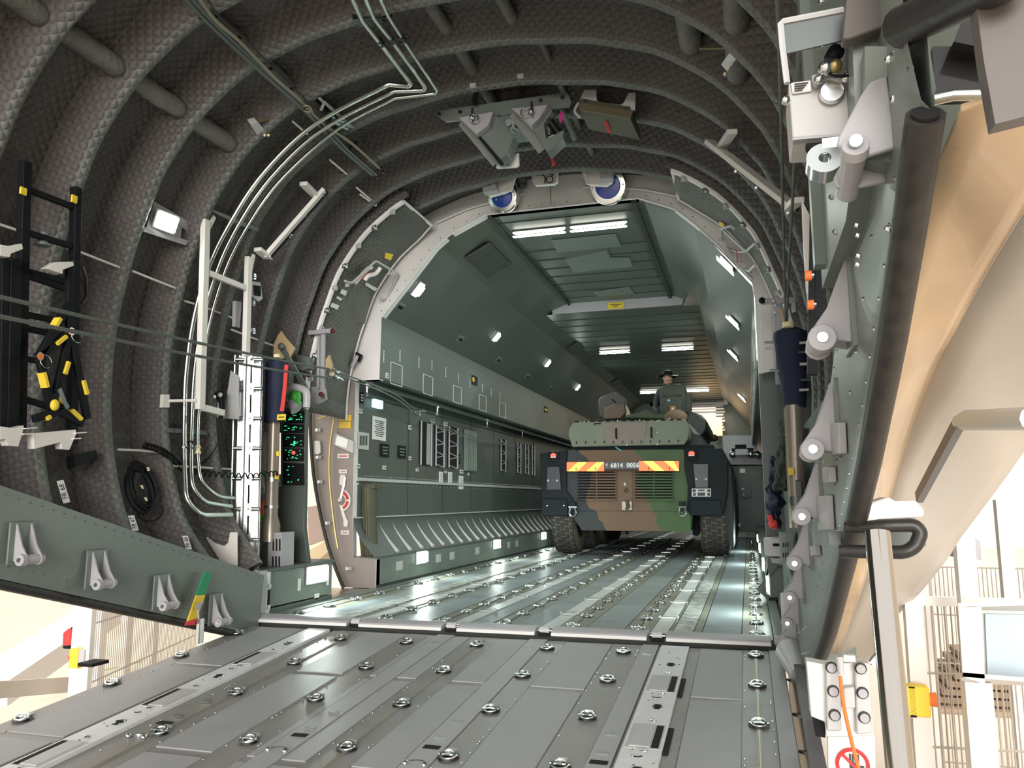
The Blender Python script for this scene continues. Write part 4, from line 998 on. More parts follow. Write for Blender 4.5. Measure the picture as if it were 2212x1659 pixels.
coil([ats(312, 962, -.02), ats(345, 972, -.02), ats(372, 990, -.02), at(400, 1015, Y=5.3), at(460, 1024, Y=5.5), at(540, 1028, Y=5.7), at(600, 1022, Y=5.9)], .022, 36, .006).build('coiled_cord', 'black', label='long black coiled cord strung past the pipes to the mast', cat='cord')
t = thing('cable_coil', ats(305, 1045, .06), 'black coil of cables hanging between two lower left ribs', 'cable')
for k in range(9):
    c = ats(305 + 5 * math.sin(k * 1.3), 1045 + k * 2, .03 - .01 * (k % 3)); n = V(c.x - CXF, .3 * math.sin(k), c.z - CZF).normalized(); u = V(0, 0, 1); u = (u - n * u.dot(n)).normalized(); v = n.cross(u)
    g = MB(); R1, R2 = .17 - .008 * (k % 4), .10 + .006 * (k % 3); g.tube([c + u * math.cos(a) * R1 + v * math.sin(a) * R2 for a in arange(0, 2 * PI, 24)], .010, 6, cap=False); g.build('loop', 'black', t)
for x, y in ((320, 1013), (307, 1052), (315, 1078)):
    g = MB(); face([(x - 3, y - 4), (x + 2, y - 4), (x + 4, y + 4), (x, y + 4)], -.02, .004, 0, g); g.build('tag', 'cream', t)
g = MB(); g.tube(spl(pa([(292, 1098), (305, 1120), (335, 1125), (352, 1105), (345, 1088)], .0), 6), .006, 5); g.build('hanging_loop', 'black', label='thin black loop drooping under the cable coil', cat='cable')
# small dark connector unit
g = MB(); face([(160, 982), (208, 972), (212, 985), (200, 992), (166, 1008)], .0, .07, 0, g); g.build('connector_block', 'black', bev=.004, label='black connector block hanging low left beside a rib', cat='connector')
# -- actuator with navy cover
t = thing('ramp_actuator', at(590, 1150, Y=6.2), 'bronze hydraulic cylinder right of the aluminium mast', 'cylinder')
a, b = at(592, 905, Y=6.2), at(584, 1170, Y=6.2)
g = MB(); g.tube([a, a + (b - a) * .80, a + (b - a) * .86, b], [.052, .058, .08, .085], 20); g.build('barrel', 'brown', t)
g = MB(); c = a + (b - a) * .5; g.tube([c - V(0, 0, .02), c + V(0, 0, .02)], .064, 20); c = a + (b - a) * .72; g.tube([c - V(0, 0, .012), c + V(0, 0, .012)], .064, 20); g.build('band', 'steel', t)
for x, y in ((598, 1030), (601, 980)): 
    g = MB(); p = at(x, y, Y=6.12); g.box(p, (.035, .01, .04)); g.build('tag', 'yellow', t)
t = thing('navy_cover', at(598, 780, Y=6.15), 'navy blue fabric cover with a red ribbon over the left actuator', 'cover')
def bag(P0, P1, r0, r1, t, m='navy'):
    g = MB(); N = 16; vs = []
    for i in range(N + 1):
        f = i / N; c = P0 + (P1 - P0) * f; r = r0 + (r1 - r0) * f
        if i == 0: r *= .3
        if i == 1: r *= .92
        for k in range(24):
            q = 2 * PI * k / 24; rr = r * (1 + .06 * noise.noise(V(math.cos(q) * 2, math.sin(q) * 2, f * 5)) + .03 * math.sin(q * 5 + f * 9))
            vs.append(c + V(math.cos(q) * rr, math.sin(q) * rr * .8, 0))
    g.add(vs, [(i * 24 + k, (i + 1) * 24 + k, (i + 1) * 24 + (k + 1) % 24, i * 24 + (k + 1) % 24) for i in range(N) for k in range(24)], 0)
    g.add(vs[:24], [tuple(range(24))], 0)
    g.build('bag', m, t)
bag(at(597, 774, Y=6.15), at(592, 912, Y=6.15), .095, .09, t)
g = MB(); Q = pp([(619, 788), (617, 810), (615, 840), (612, 865), (609, 888)], Y=6.04); 
for a_, b_ in zip(Q, Q[1:]): g.bar(a_ - V(0, .0, 0), b_, .035, .008, 0, up=(0, 1, 0))
g.build('ribbon', 'red', t)
g = MB(); g.box(at(608, 901, Y=6.05), (.085, .006, .05), 0); o = g.build('warning_tag', 'yellow', t); g = MB(); g.box(at(608, 901, Y=6.045), (.055, .004, .010), 0); g.build('tag_text', 'ink', o)
g = MB(); g.cyl(at(598, 773, Y=6.1), at(598, 766, Y=6.1), .03, n=12); g.build('cord_stopper', 'cream', t)
# orange bottle behind the mast
t = thing('orange_bottle', at(571, 1130, Y=6.3), 'orange pressure bottle with green ends behind the mast', 'bottle')
g = MB(); g.tube([at(571, 1034, Y=6.3), at(571, 1112, Y=6.3)], .045, 14); g.build('body', 'orangec', t); g = MB(); g.tube([at(571, 1112, Y=6.3), at(571, 1126, Y=6.3)], [.045, .02], 14); g.tube([at(571, 1034, Y=6.3), at(571, 1020, Y=6.3)], [.045, .02], 14); g.build('green_cap', 'lime', t)
# -- equipment rack with avionics panels
YK = 6.62
t = thing('avionics_rack', at(632, 1230, Y=YK), 'dark equipment rack with black control panels and green lights behind the actuator', 'rack')
g = MB(); g.prism(pp([(600, 1052), (658, 1050), (656, 1140), (668, 1240), (600, 1240)], Y=YK), (0, .06, 0)); g.build('lower_cabinet', 'hull', t, bev=.004)
g = MB(); g.prism(pp([(606, 880), (660, 884), (658, 1054), (606, 1056)], Y=YK + .01), (0, .06, 0)); g.build('rack_frame', 'hull', t, bev=.004)
for i, (y0, y1) in enumerate(((889, 914), (916, 935), (937, 966), (968, 996), (1000, 1048))):
    g = MB(); g.prism(pp([(611, y0), (656, y0 + 1), (656, y1), (611, y1)], Y=YK - .005), (0, .03, 0)); o = g.build('control_panel', 'black', t, bev=.002)
    g = MB(); rnd = random.Random(i)
    for k in range(14 if i < 4 else 8):
        x = rnd.uniform(615, 652); y = rnd.uniform(y0 + 4, y1 - 4); p = at(x, y, Y=YK - .009); g.box(p, (rnd.choice((.008, .012, .02)), .004, .006), 0)
    g.build('legend_marks', 'led', o)
    if i == 3: g = MB(); g.cyl(at(634, 978, Y=YK - .03), at(634, 978, Y=YK), .018, n=12); g.build('red_knob', 'ledr', o)
    if i == 2: g = MB(); g.box(at(636, 956, Y=YK - .012), (.018, .004, .03)); g.build('green_lamp', 'led', o)
g = MB(); g.tube([at(622, 1044, Y=YK - .03), at(645, 1044, Y=YK - .03)], .006, 6); g.build('handle', 'steel', t)
t = thing('valve_unit', at(635, 860, Y=6.5), 'lime green and grey valve unit above the equipment rack', 'valve')
g = MB(); g.ball(at(637, 858, Y=6.5), (.06, .06, .08), 0, 12, 8); g.ball(at(641, 874, Y=6.5), (.045, .05, .06), 0, 12, 8); g.build('green_body', 'lime', t)
g = MB(); g.tube(spl([at(620, 838, Y=6.45), at(634, 836, Y=6.45), at(652, 840, Y=6.45), at(662, 850, Y=6.45), at(662, 880, Y=6.45)], 5), .035, 10); g.build('elbow', 'offw', t); g = MB(); g.tube([at(626, 868, Y=6.4), at(640, 885, Y=6.4)], [.03, .06], 10); g.build('grey_cone', 'mauve', t)
# vent box
t = thing('vented_box', at(600, 1236, Y=6.2), 'pale grey box with two rows of vertical slots at the foot of the actuator', 'box')
g = MB(); g.prism(pp([(579, 1151), (609, 1150), (607, 1238), (577, 1241)], Y=6.15), (0, .2, 0)); g.build('front', 'mauve', t, bev=.003)
g = MB(); A = at(609, 1150, Y=6.15); B = at(607, 1238, Y=6.15); C_ = at(629, 1152, Y=6.5); D_ = at(626, 1236, Y=6.5); g.prism([A, C_, D_, B], (-.02, .02, 0)); g.build('side', 'hullk', t)
for r0 in (0, 1):
    for k in range(3):
        g = MB(); x = 589 + k * 7 - r0; y = 1164 + r0 * 38; g.prism(pp([(x, y), (x + 3, y), (x + 3, y + 26), (x, y + 26)], Y=6.148), (0, -.003, 0)); g.build('slot', 'void', t)
        g = MB(); Y2 = 6.24 + k * .09; xx = 613.5 + k * 5.5 - r0; g.prism(pp([(xx, y - 2), (xx + 2, y - 2), (xx + 2, y + 24), (xx, y + 24)], Y=Y2), (0, .004, 0)); g.build('slot', 'void', t)
# kick panel with floor lamp aft of the doorway
t = thing('kick_panel', (-3.86, 6.45, 0), 'grey-green kick panel with a bright floor lamp right of the sill post', 'panel')
g = MB(); g.box((-3.99, 6.43, .195), (.26, 1.14, .29)); g.build('panel', 'hullk', t, bev=.003); g = MB(); g.box((-3.99, 6.43, .355), (.30, 1.2, .025)); g.box((-3.99, 6.43, .02), (.27, 1.14, .04)); g.build('cap_strip', 'hull', t)
for r_ in ((643, 1250, 649, 1276), (705, 1239, 710, 1264), (679, 1282, 689, 1294)):
    g = MB(); rectX(*r_, -3.859, .004, 0, g); g.build('marking', 'plac', t)
rectlamp((-3.856, 6.70, .255), (1, 0, 0), (0, 0, 1), .34, .13, 30, 'bright floor lamp set in the kick panel aft of the left doorway', 'low floor lights in the kick panels')
# -- pale linkage with red knobs, beige cloths, grey arm
t = thing('door_linkage', at(695, 720, Y=6.9), 'mauve grey linkage bars with dark red knobs in front of the raised left door', 'linkage')
g = MB(); g.bar(at(667, 719, Y=6.9), at(722, 714, Y=6.9), .045, .03, 0, up=(0, 1, 0)); g.build('top_bar', 'mauve', t, bev=.004)
g = MB(); g.bar(at(698, 722, Y=6.93), at(697, 850, Y=6.93), .04, .03, 0, up=(0, 1, 0)); g.bar(at(689, 726, Y=6.93), at(688, 840, Y=6.93), .03, .03, 0, up=(0, 1, 0)); g.build('upright', 'mauve', t, bev=.003)
g = MB(); g.prism(pp([(672, 835), (702, 838), (705, 862), (688, 872), (672, 868)], Y=6.95), (0, .03, 0)); g.build('lower_plate', 'mauve', t, bev=.004)
for x, y in ((719, 715), (667, 810), (694, 852)): g = MB(); g.ball(at(x, y, Y=6.86), (.026, .03, .026)); g.build('knob', mat('dark_red_knob', (.10, .01, .015), .3), t)
g = MB(); g.torus(at(695, 709, Y=6.9), (0, 1, 0), .022, .007); g.build('ring', 'mauve', t)
g = MB(); g.bar(at(607, 748, Y=6.4), at(668, 852, Y=6.6), .05, .02, 0, up=(0, 1, 0)); g.ball(at(607, 748, Y=6.38), (.035, .02, .035)); g.build('strut_arm', 'hull', bev=.003, label='dark grey diagonal strut arm beside the navy cover', cat='strut')
g = MB(); g.prism(pp([(607, 715), (616, 728), (637, 752), (626, 772), (603, 775), (590, 765), (592, 742), (600, 725)], Y=6.45), (0, .02, 0)); g.build('beige_cloth', 'beige', label='beige protective cloth at the top of the diagonal strut', cat='cloth')
g = MB(); g.prism(pp([(711, 766), (718, 790), (714, 800), (700, 797), (701, 780)], Y=6.95), (0, .02, 0)); g.build('beige_cloth', 'beige', label='small beige triangular cloth behind the linkage', cat='cloth')
for i, (x, y) in enumerate(((718, 798), (717, 808), (698, 799))):
    g = MB(); p = at(x, y, Y=7.1); g.cyl(p - V(0, .02, 0), p + V(0, .02, 0), .022, n=10); g.build('rope_bead', 'cream', label='cream rope bead at the rope ends, %s' % ['upper', 'lower', 'left'][i], cat='bead', group='rope beads')
for i, y in enumerate((800, 812)):
    g = MB(); g.bar(at(722, y, Y=7.15), at(740, y + 9, Y=7.3), .03, .02); g.ball(at(730, y + 4, Y=7.2), .02, 0, 8, 6); g.build('rope_shackle', 'steel', label='steel shackle joining the ropes to the wall cables, %s' % ['upper', 'lower'][i], cat='shackle', group='rope shackles')
g = MB(); g.prism(pp([(640, 765), (665, 770), (668, 795), (650, 800), (625, 780)], Y=6.8), (0, .1, 0)); g.build('bracket_box', 'hullk', bev=.003, label='pale green bracket box behind the diagonal strut', cat='bracket')
# ================================================================ RAISED SIDE DOORS
def cylp(px, py, off): return ats(px, py, off)
def sidedoor(nm, label, th0, th1, y0, y1, sgn):
    mid = PC(R_((th0 + th1) / 2), -.05, (y0 + y1) / 2)
    t = thing(nm, mid, label, 'door')
    off = -.05
    def rr(a, b, o=off): return PC(R_(a), o, b)
    # rounded upper corner
    def edge(a): 
        k = (a - th0) / (th1 - th0); return y1 - max(0, .12 - k) ** 2 * 14 * .5
    g = MB(); A = arange(th0, th1, 30)
    g.grid(lambda a, f: rr(a, y0 + .09 + (edge(a) - y0 - .09) * f, off + .015 * math.cos(f * PI * 2)), A, arange(0, 1, 8), 0, lambda a, f: (R_(a) * 2.4, f * .8), flip=(sgn < 0))
    g.build('quilted_panel', 'quiltg', t, solid=.03)
    g = MB(); g.tube([rr(a, y0 + .03, off - .005) for a in A], .032, 8); g.tube([rr(th0, y, off) for y in arange(y0 + .03, edge(th0), 4)], .018, 8); g.build('edge_frame', 'ring', t)
    g = MB(); g.tube([rr(a, edge(a), off) for a in A], .014, 6); g.build('inner_edge', 'ring', t)
    for k in range(9):
        a = th0 + (th1 - th0) * (.06 + .1 * k); p = rr(a, y0 + .02, off - .04); g = MB(); g.box(p, (.05, .03, .05)); g.ball(p - V(0, .02, 0), .018, 0, 8, 5); g.build('latch_fitting', 'steel' if k % 2 else 'offw', t, bev=.002)
    return t
dl = sidedoor('raised_door', 'raised quilted side door with a white handle frame, left of the hold opening', 123, 181, 6.98, 7.86, 1)
dr_ = sidedoor('raised_door', 'raised green quilted side door with a white handle frame, right of the hold opening', 57, 2, 6.98, 7.86, -1)
def dtube(P, r, off, par, nm, m='offw'):
    g = MB(); g.tube(fil([ats(x, y, off) for x, y in P], .04, 3), r, 8); return g.build(nm, m, par)
dtube([(745, 607), (760, 612), (812, 563), (860, 592), (835, 648), (816, 643)], .013, -.16, dl, 'handle_frame')
dtube([(788, 605), (795, 595), (812, 592), (822, 578)], .022, -.20, dl, 'handle_lever', 'white')
dtube([(834, 594), (850, 588), (860, 592)], .011, -.16, dl, 'handle_brace')
def dplate(px, off, m, par, nm='placard', th=.006):
    g = MB(); face(px, off, th, 0, g); return g.build(nm, m, par)
dplate([(833, 546), (850, 550), (844, 563), (831, 558)], -.09, 'yellow', dl, 'yellow_label')
dplate([(775, 600), (790, 582), (800, 578), (798, 586), (782, 606)], -.13, 'inkr', dl, 'red_arc')
g = MB(); g.tube(spl([ats(x, y, -.15) for x, y in ((766, 612), (778, 598), (795, 580), (802, 578))], 4), .022, 8); g.build('dial_arc', 'white', dl)
for px in ([(792, 610), (805, 618), (802, 624), (789, 616)], [(806, 618), (815, 623), (811, 629), (802, 625)], [(739, 625), (750, 629), (746, 639), (736, 634)], [(730, 640), (740, 646), (736, 650), (727, 644)], [(718, 654), (733, 660), (729, 669), (715, 663)], [(747, 612), (755, 614), (753, 620), (746, 619)]):
    dplate(px, -.09, 'plac', dl)
g = MB(); face([(752, 640), (766, 612), (800, 640), (790, 700), (740, 690)], -.075, .01, 0, g); g.build('patch', 'quiltg', dl)
dtube([(1556, 494), (1580, 488), (1588, 496)], .011, -.14, dr_, 'handle_brace')
dtube([(1557, 492), (1612, 543), (1632, 525)], .013, -.14, dr_, 'handle_frame')
dtube([(1557, 492), (1560, 530), (1592, 545), (1612, 543)], .012, -.14, dr_, 'handle_lever')
dtube([(1568, 532), (1606, 580), (1618, 586), (1632, 572)], .013, -.16, dr_, 'grab_rail')
dtube([(1590, 540), (1594, 570), (1592, 585)], .004, -.17, dr_, 'red_lanyard', 'inkr')
dplate([(1552, 480), (1560, 482), (1566, 491), (1560, 492)], -.1, 'yellow', dr_, 'yellow_label')
# ================================================================ RIGHT SIDE: LATCH, ACTUATOR, ROPES
# upright plate that carries the latch block
g = MB()
g.prism([(.205, 2.15, 1.47), (.205, 1.62, 1.47), (.205, 1.42, 1.55), (.205, 1.32, 2.15), (.205, 1.9, 2.6), (.205, 2.15, 2.3)], (.05, 0, 0))
g.box((.195, 2.05, 1.95), (.03, .05, .9), 0)
for i in range(9): g.ball((.203, 1.78 + .03 * (i % 2), 1.50 + i * .09), .007, 1, 6, 4)
g.build('wall_latch_post', ['beam', 'steel'], kind='structure')
g = MB(); Q = [at(x, y, X=.24) for x, y in ((1868, 560), (1860, 420), (1862, 330), (1890, 200), (1935, 120), (1940, 330), (1915, 700), (1890, 760))]
g.prism([at(1915, 100, Y=1.32), at(2000, 60, Y=1.32), at(2022, 190, Y=1.32), at(1995, 320, Y=1.34), at(1930, 350, Y=1.36), at(1868, 345, Y=1.38), at(1868, 100, Y=1.35)], (.0, .05, 0))
g.build('wall_latch_web', 'beam', kind='structure')
t = thing('latch_block', at(1780, 330, Y=1.5), 'large pale grey latch block with bolt head and steel lug, upper right', 'latch')
def pY(px, Y, th, nm, m, par, bev=.003, extra=None):
    g = MB(); g.prism(pp(px, Y=Y), (0, th, 0)); 
    if extra: extra(g)
    return g.build(nm, m, par, bev=bev)
pY([(1703, 180), (1850, 158), (1850, 285), (1815, 292), (1712, 298)], 1.5, .12, 'body', 'offw', t)
g = MB(); g.prism([at(1712, 298, Y=1.5), at(1830, 288, Y=1.5), at(1826, 325, Y=1.62), at(1713, 338, Y=1.62)], (0, .0, -.004)); g.build('underside', 'mauve', t)
pY([(1740, 308), (1815, 302), (1812, 314), (1742, 322)], 1.49, .02, 'slot', 'void', t)
pY([(1708, 178), (1752, 172), (1754, 196), (1712, 202)], 1.492, .005, 'rating_plate', 'plac', t)
g = MB(); 
for k in range(4): g.prism(pp([(1716, 180 + k * 5), (1746 - k * 4, 177 + k * 5), (1746 - k * 4, 179 + k * 5), (1716, 182 + k * 5)], Y=1.488), (0, .002, 0))
g.build('rating_text', 'ink', t)
g = MB(); c = at(1797, 200, Y=1.49); g.cyl(c, c + V(0, -.008, 0), .023, .020, 20); g.build('bolt_head', 'alu', t)
pY([(1752, 162), (1790, 150), (1850, 148), (1850, 175), (1812, 178), (1795, 172), (1778, 174), (1764, 185), (1758, 182)], 1.48, .02, 'cover_plate', 'mauve', t)
for x, y in ((1769, 172), (1829, 167), (1697, 217)): g = MB(); c = at(x, y, Y=1.47); g.ball(c, .009, 0, 10, 6); g.build('screw', 'steel', t)
g = MB(); c = at(1782, 340, Y=1.48); g.annulus(c, (0, 1, -.25), .011, .032, .035); g.box(c + V(.02, .02, .024), (.045, .03, .03)); g.build('lug', 'steel', t)
g = MB(); g.tube(pp([(1792, 130), (1806, 112), (1812, 104)], Y=1.46), [.012, .015, .013], 10); g.tube(pp([(1782, 132), (1800, 135)], Y=1.46), .014, 8); g.build('connector', 'black', t); g = MB(); g.ball(at(1803, 143, Y=1.46), .014); g.build('brass_nut', 'brass', t); g = MB(); g.ball(at(1784, 147, Y=1.46), .014); g.build('nut', 'steel', t)
g = MB(); g.tube(spl(pp([(1788, 158), (1805, 165), (1830, 164), (1856, 163)], Y=1.46), 5), .003, 5); g.build('lead', 'black', t)
# the top clevis: two plates and a long pin
t = thing('hinge_clevis', at(1850, 400, Y=1.35), 'largest pale clevis with a long pin below the latch block, top of the right row', 'bracket', 'clevis fittings along the ramp sills')
pY([(1916, 162), (1928, 250), (1937, 318), (1870, 338), (1845, 336), (1822, 330), (1808, 312), (1812, 294), (1860, 205), (1880, 176)], 1.33, .012, 'lug', 'mauve', t)
pY([(1925, 365), (1921, 392), (1840, 406), (1808, 405), (1800, 385), (1812, 362), (1860, 345)], 1.42, .012, 'lug', 'mauve', t)
g = MB(); g.tube([at(1848, 318, Y=1.32), at(1838, 372, Y=1.40), at(1830, 418, Y=1.46)], [.021, .019, .019], 18); g.tube([at(1848, 312, Y=1.31), at(1846, 332, Y=1.33)], [.021, .022], 18); g.build('pin', 'mauve', t, bev=.001)
g = MB(); g.tube([at(1849, 303, Y=1.295), at(1849, 308, Y=1.31)], [.010, .012], 12); g.build('bolt', 'steel', t)
for i, (x, y, r) in enumerate(((1922, 128, .008), (1935, 213, .009), (1970, 222, .009), (1988, 205, .008), (1918, 494, .006), (1851, 486, .005), (1853, 508, .005), (1854, 552, .005), (1852, 571, .005), (1922, 495, .007))):
    g = MB(); c = at(x, y, Y=1.30 if y < 300 else 1.40); g.ball(c, (r, r * .7, r), 0, 8, 6); g.build('rivet', 'steel', D.objects['wall_latch_web'])
# shielding tray above the latch
t = thing('metal_shield', at(1770, 90, Y=1.4), 'folded dark grey metal shield above the latch block', 'shield')
pY([(1688, 48), (1822, 24), (1834, 84), (1700, 115)], 1.42, .004, 'face', 'hull' if 0 else 'dsteel', t, 0)
g = MB(); g.tube(pp([(1822, 22), (1692, 47), (1686, 52), (1690, 100), (1700, 180)], Y=1.42), .006, 6); g.build('rim', 'offw', t)
t = thing('dark_flap', at(1870, 30, Y=1.3), 'dark grey-brown flap hanging right of the metal shield', 'flap')
pY([(1830, -30), (1918, -30), (1915, 35), (1908, 58), (1835, 84), (1820, 84)], 1.35, .03, 'flap', mat('dark_taupe', (.10, .085, .078), .5), t)
# rubber tubes crossing at the top right
g = MB(); g.tube([at(1945, 60, Y=1.2), at(2070, 0, Y=1.1), at(2190, -60, Y=1.0)], .030, 14, cap=False); g.tube([at(1945, 60, Y=1.2), at(1950, 58, Y=1.2)], .02, 12); g.build('rubber_hose_end', 'rubber', label='grey-black rubber tube end crossing the top right corner', cat='hose')
g = MB(); g.prism(pp([(2100, -60), (2260, -60), (2300, 200), (2240, 245), (2150, 268), (2125, 130)], Y=1.05), (0, .03, 0)); g.build('corner_sheet', mat('dark_mauve_panel', (.12, .105, .10), .5), label='large dark panel hanging in the top right corner', cat='panel')
g = MB(); g.prism(pp([(2015, 100), (2130, 100), (2150, 210), (2020, 215)], Y=1.35), (0, .02, 0)); g.prism(pp([(2080, 40), (2160, 30), (2160, 110), (2060, 90)], Y=1.3), (0, .02, 0)); g.build('dark_recess_plate', 'glass', label='glossy black recess plate behind the dark panel', cat='panel')
g = MB(); g.tube(pp([(2016, 216), (2060, 206), (2150, 204)], Y=1.30), .009, 10); g.build('chrome_rod', 'steel', label='thin chrome rod under the glossy black plate', cat='rod')
g = MB(); g.prism(pp([(1915, -40), (2040, -60), (2060, 0), (1990, 25), (1912, 48)], Y=1.7), (0, .02, 0)); g.build('skin_panel', 'tan', label='small skin panel coloured by tan reflection at the top edge, left of the rubber tube', cat='panel')
# ropes and black post on the right lining
for i, P in enumerate(([(1678, -40), (1686, 200), (1691, 450), (1697, 705)], [(1736, -40), (1727, 60), (1716, 350), (1703, 600), (1700, 705)])):
    g = MB(); g.tube(spl([at(P[k][0], P[k][1], Y=[2.2, 3.0, 4.2, 5.9][k] if i == 0 else [2.0, 2.3, 3.4, 5.2, 5.9][k]) for k in range(len(P))], 5), .0075, 7); g.build('rope', 'rope', label='%s of two dark green ropes hanging on the right side' % ['left', 'right'][i], cat='rope')
t = thing('black_post', at(1765, 700, Y=3.3), 'slim black post with orange capped pins beside the right ropes', 'post')
g = MB(); g.bar(at(1762, 380, Y=3.3), at(1755, 810, Y=3.3), .04, .04); g.bar(at(1778, 400, Y=3.3), at(1770, 690, Y=3.3), .05, .04); g.build('upright', 'black', t)
for x, y in ((1747, 596), (1752, 659)):
    g = MB(); g.tube([at(x - 8, y, Y=3.2), at(x + 6, y - 1, Y=3.2)], .020, 12); g.build('orange_cap', 'orange', t); g = MB(); g.tube([at(x + 6, y - 1, Y=3.2), at(x + 11, y - 1, Y=3.2)], .016, 12); g.build('pin_end', 'steel', t)
g = MB(); P = pp([(1734, 436), (1752, 475), (1755, 560), (1748, 650)], Y=3.6); 
g.prism(pp([(1733, 434), (1754, 475), (1757, 540), (1755, 600), (1748, 652), (1742, 620), (1736, 520)], Y=3.6), (0, .05, 0)); g.build('pale_rail', 'white', label='pale curved rail blade left of the black post', cat='rail')
# right linkage bar at the end frame
t = thing('door_linkage', at(1700, 650, Y=6.9), 'mauve grey linkage bars with a dark red knob in front of the right door', 'linkage')
g = MB(); g.bar(at(1645, 652, Y=6.9), at(1722, 648, Y=6.9), .05, .03, 0, up=(0, 1, 0)); g.build('top_bar', 'mauve', t, bev=.004)
g = MB(); g.bar(at(1678, 662, Y=6.93), at(1684, 830, Y=6.93), .06, .03, 0, up=(0, 1, 0)); g.bar(at(1690, 668, Y=6.93), at(1692, 800, Y=6.93), .03, .03, 0, up=(0, 1, 0)); g.build('upright', 'mauve', t, bev=.003)
g = MB(); g.ball(at(1646, 649, Y=6.86), .028); g.build('knob', 'inkr' if 0 else M['void'], t)
for x, y in ((1655, 650), (1671, 650), (1684, 638), (1674, 675)): g = MB(); g.ball(at(x, y, Y=6.86), (.012, .01, .012), 0, 8, 6); g.build('stud', 'plac', t)
g = MB(); g.prism(pp([(1716, 630), (1725, 632), (1732, 650), (1722, 654)], Y=6.8), (0, .03, 0)); g.box(at(1714, 665, Y=6.8), (.03, .03, .08)); g.build('clip', 'steel', t)
# pale end post below it
g = MB(); g.prism(pp([(1641, 655), (1665, 655), (1672, 800), (1646, 806)], Y=7.6), (0, .05, 0)); g.build('end_post', 'ring', label='pale upright panel under the right linkage bar', cat='panel')
# right actuator with navy cover
t = thing('navy_cover', at(1708, 800, Y=5.9), 'navy blue fabric cover over the right actuator with a cream bead on top', 'cover')
bag(at(1706, 706, Y=5.9), at(1717, 880, Y=5.9), .125, .075, t)
g = MB(); p = at(1703, 703, Y=5.8); g.cyl(p + V(0, 0, -.015), p + V(0, 0, .02), .04, n=14); g.build('cord_stopper', 'cream', t)
g = MB(); g.tube(spl(pp([(1688, 668), (1692, 685), (1700, 702)], Y=5.8), 4), .012, 6); g.build('cord', 'beige', t)
for i, (x, y) in enumerate(((1740, 740), (1738, 760), (1741, 786), (1743, 820), (1740, 842), (1664, 740), (1666, 752), (1676, 800))):
    g = MB(); p = at(x, y, Y=5.75); g.tube([p - V(.04, 0, 0), p + V(.02, 0, 0)], .010, 8); g.build('side_fitting', 'steel' if i % 2 else 'offw', label='small steel fitting beside the right navy cover, %s' % ['top right', 'second on the right', 'third on the right', 'fourth on the right', 'lowest on the right', 'upper left', 'second left', 'lower left'][i], cat='fitting', group='fittings beside the right cover')
t = thing('ramp_actuator', at(1722, 1100, Y=5.9), 'bronze hydraulic cylinder under the right navy cover', 'cylinder')
g = MB(); a, b = at(1714, 876, Y=5.9), at(1724, 1140, Y=5.9); g.tube([a, b], [.066, .058], 20); g.build('barrel', 'brown', t)
g = MB(); g.box(at(1709, 1018, Y=5.8), (.035, .01, .05)); g.build('tag', 'yellow', t)
g = MB(); c = at(1723, 1092, Y=5.85); g.tube([c, c + V(0, 0, .06)], .068, 16); g.build('band', 'dsteel', t)
# black clamp box, tank bracket
g = MB(); g.prism(pp([(1734, 925), (1748, 925), (1746, 962), (1732, 960)], Y=4.6), (0, .06, 0)); g.build('clamp_box', 'black', label='black clamp box at the right of the bronze cylinder', cat='clamp')
# camouflage net and hanging navy jacket
g = MB()
def drape(px0, px1, Y, amp, m, nm, lb, cat, seed=0, n=26):
    g = MB(); us = arange(0, 1, n); vs = arange(0, 1, n)
    def fn(u, v):
        a = at(px0[0][0] + (px1[0][0] - px0[0][0]) * v, px0[0][1] + (px1[0][1] - px0[0][1]) * v, Y=Y); b = at(px0[1][0] + (px1[1][0] - px0[1][0]) * v, px0[1][1] + (px1[1][1] - px0[1][1]) * v, Y=Y)
        p = a + (b - a) * u; k = math.sin(v * PI) ** .5
        return p + V(amp * noise.noise(V(u * 5, v * 9, seed)), amp * 2 * noise.noise(V(u * 6, v * 7, seed + 4)) - .12 * math.sin(u * PI), 0)
    g.grid(fn, us, vs, 0); return g.build(nm, m, label=lb, cat=cat, solid=.02)
drape([(1688, 905), (1712, 905)], [(1672, 1060), (1716, 1060)], 6.6, .03, mat('camouflage_net', (.05, .06, .045), .85, vary=.7, vs=14, bump=1, bs=30), 'camouflage_net', 'grey-green camouflage net bundled behind the bronze cylinder', 'net', 2)
drape([(1664, 985), (1690, 1000)], [(1658, 1128), (1686, 1142)], 6.9, .05, 'navy', 'hanging_jacket', 'dark navy jacket hanging at the right of the hold floor', 'jacket', 5)
g = MB(); g.tube(spl(pp([(1662, 1112), (1668, 1128), (1675, 1142)], Y=6.6), 4), [.02] * 4 + [.035] * 3 + [.02] * 2, 8); g.build('red_strap', 'red', label='red strap at the hem of the hanging navy jacket', cat='strap')
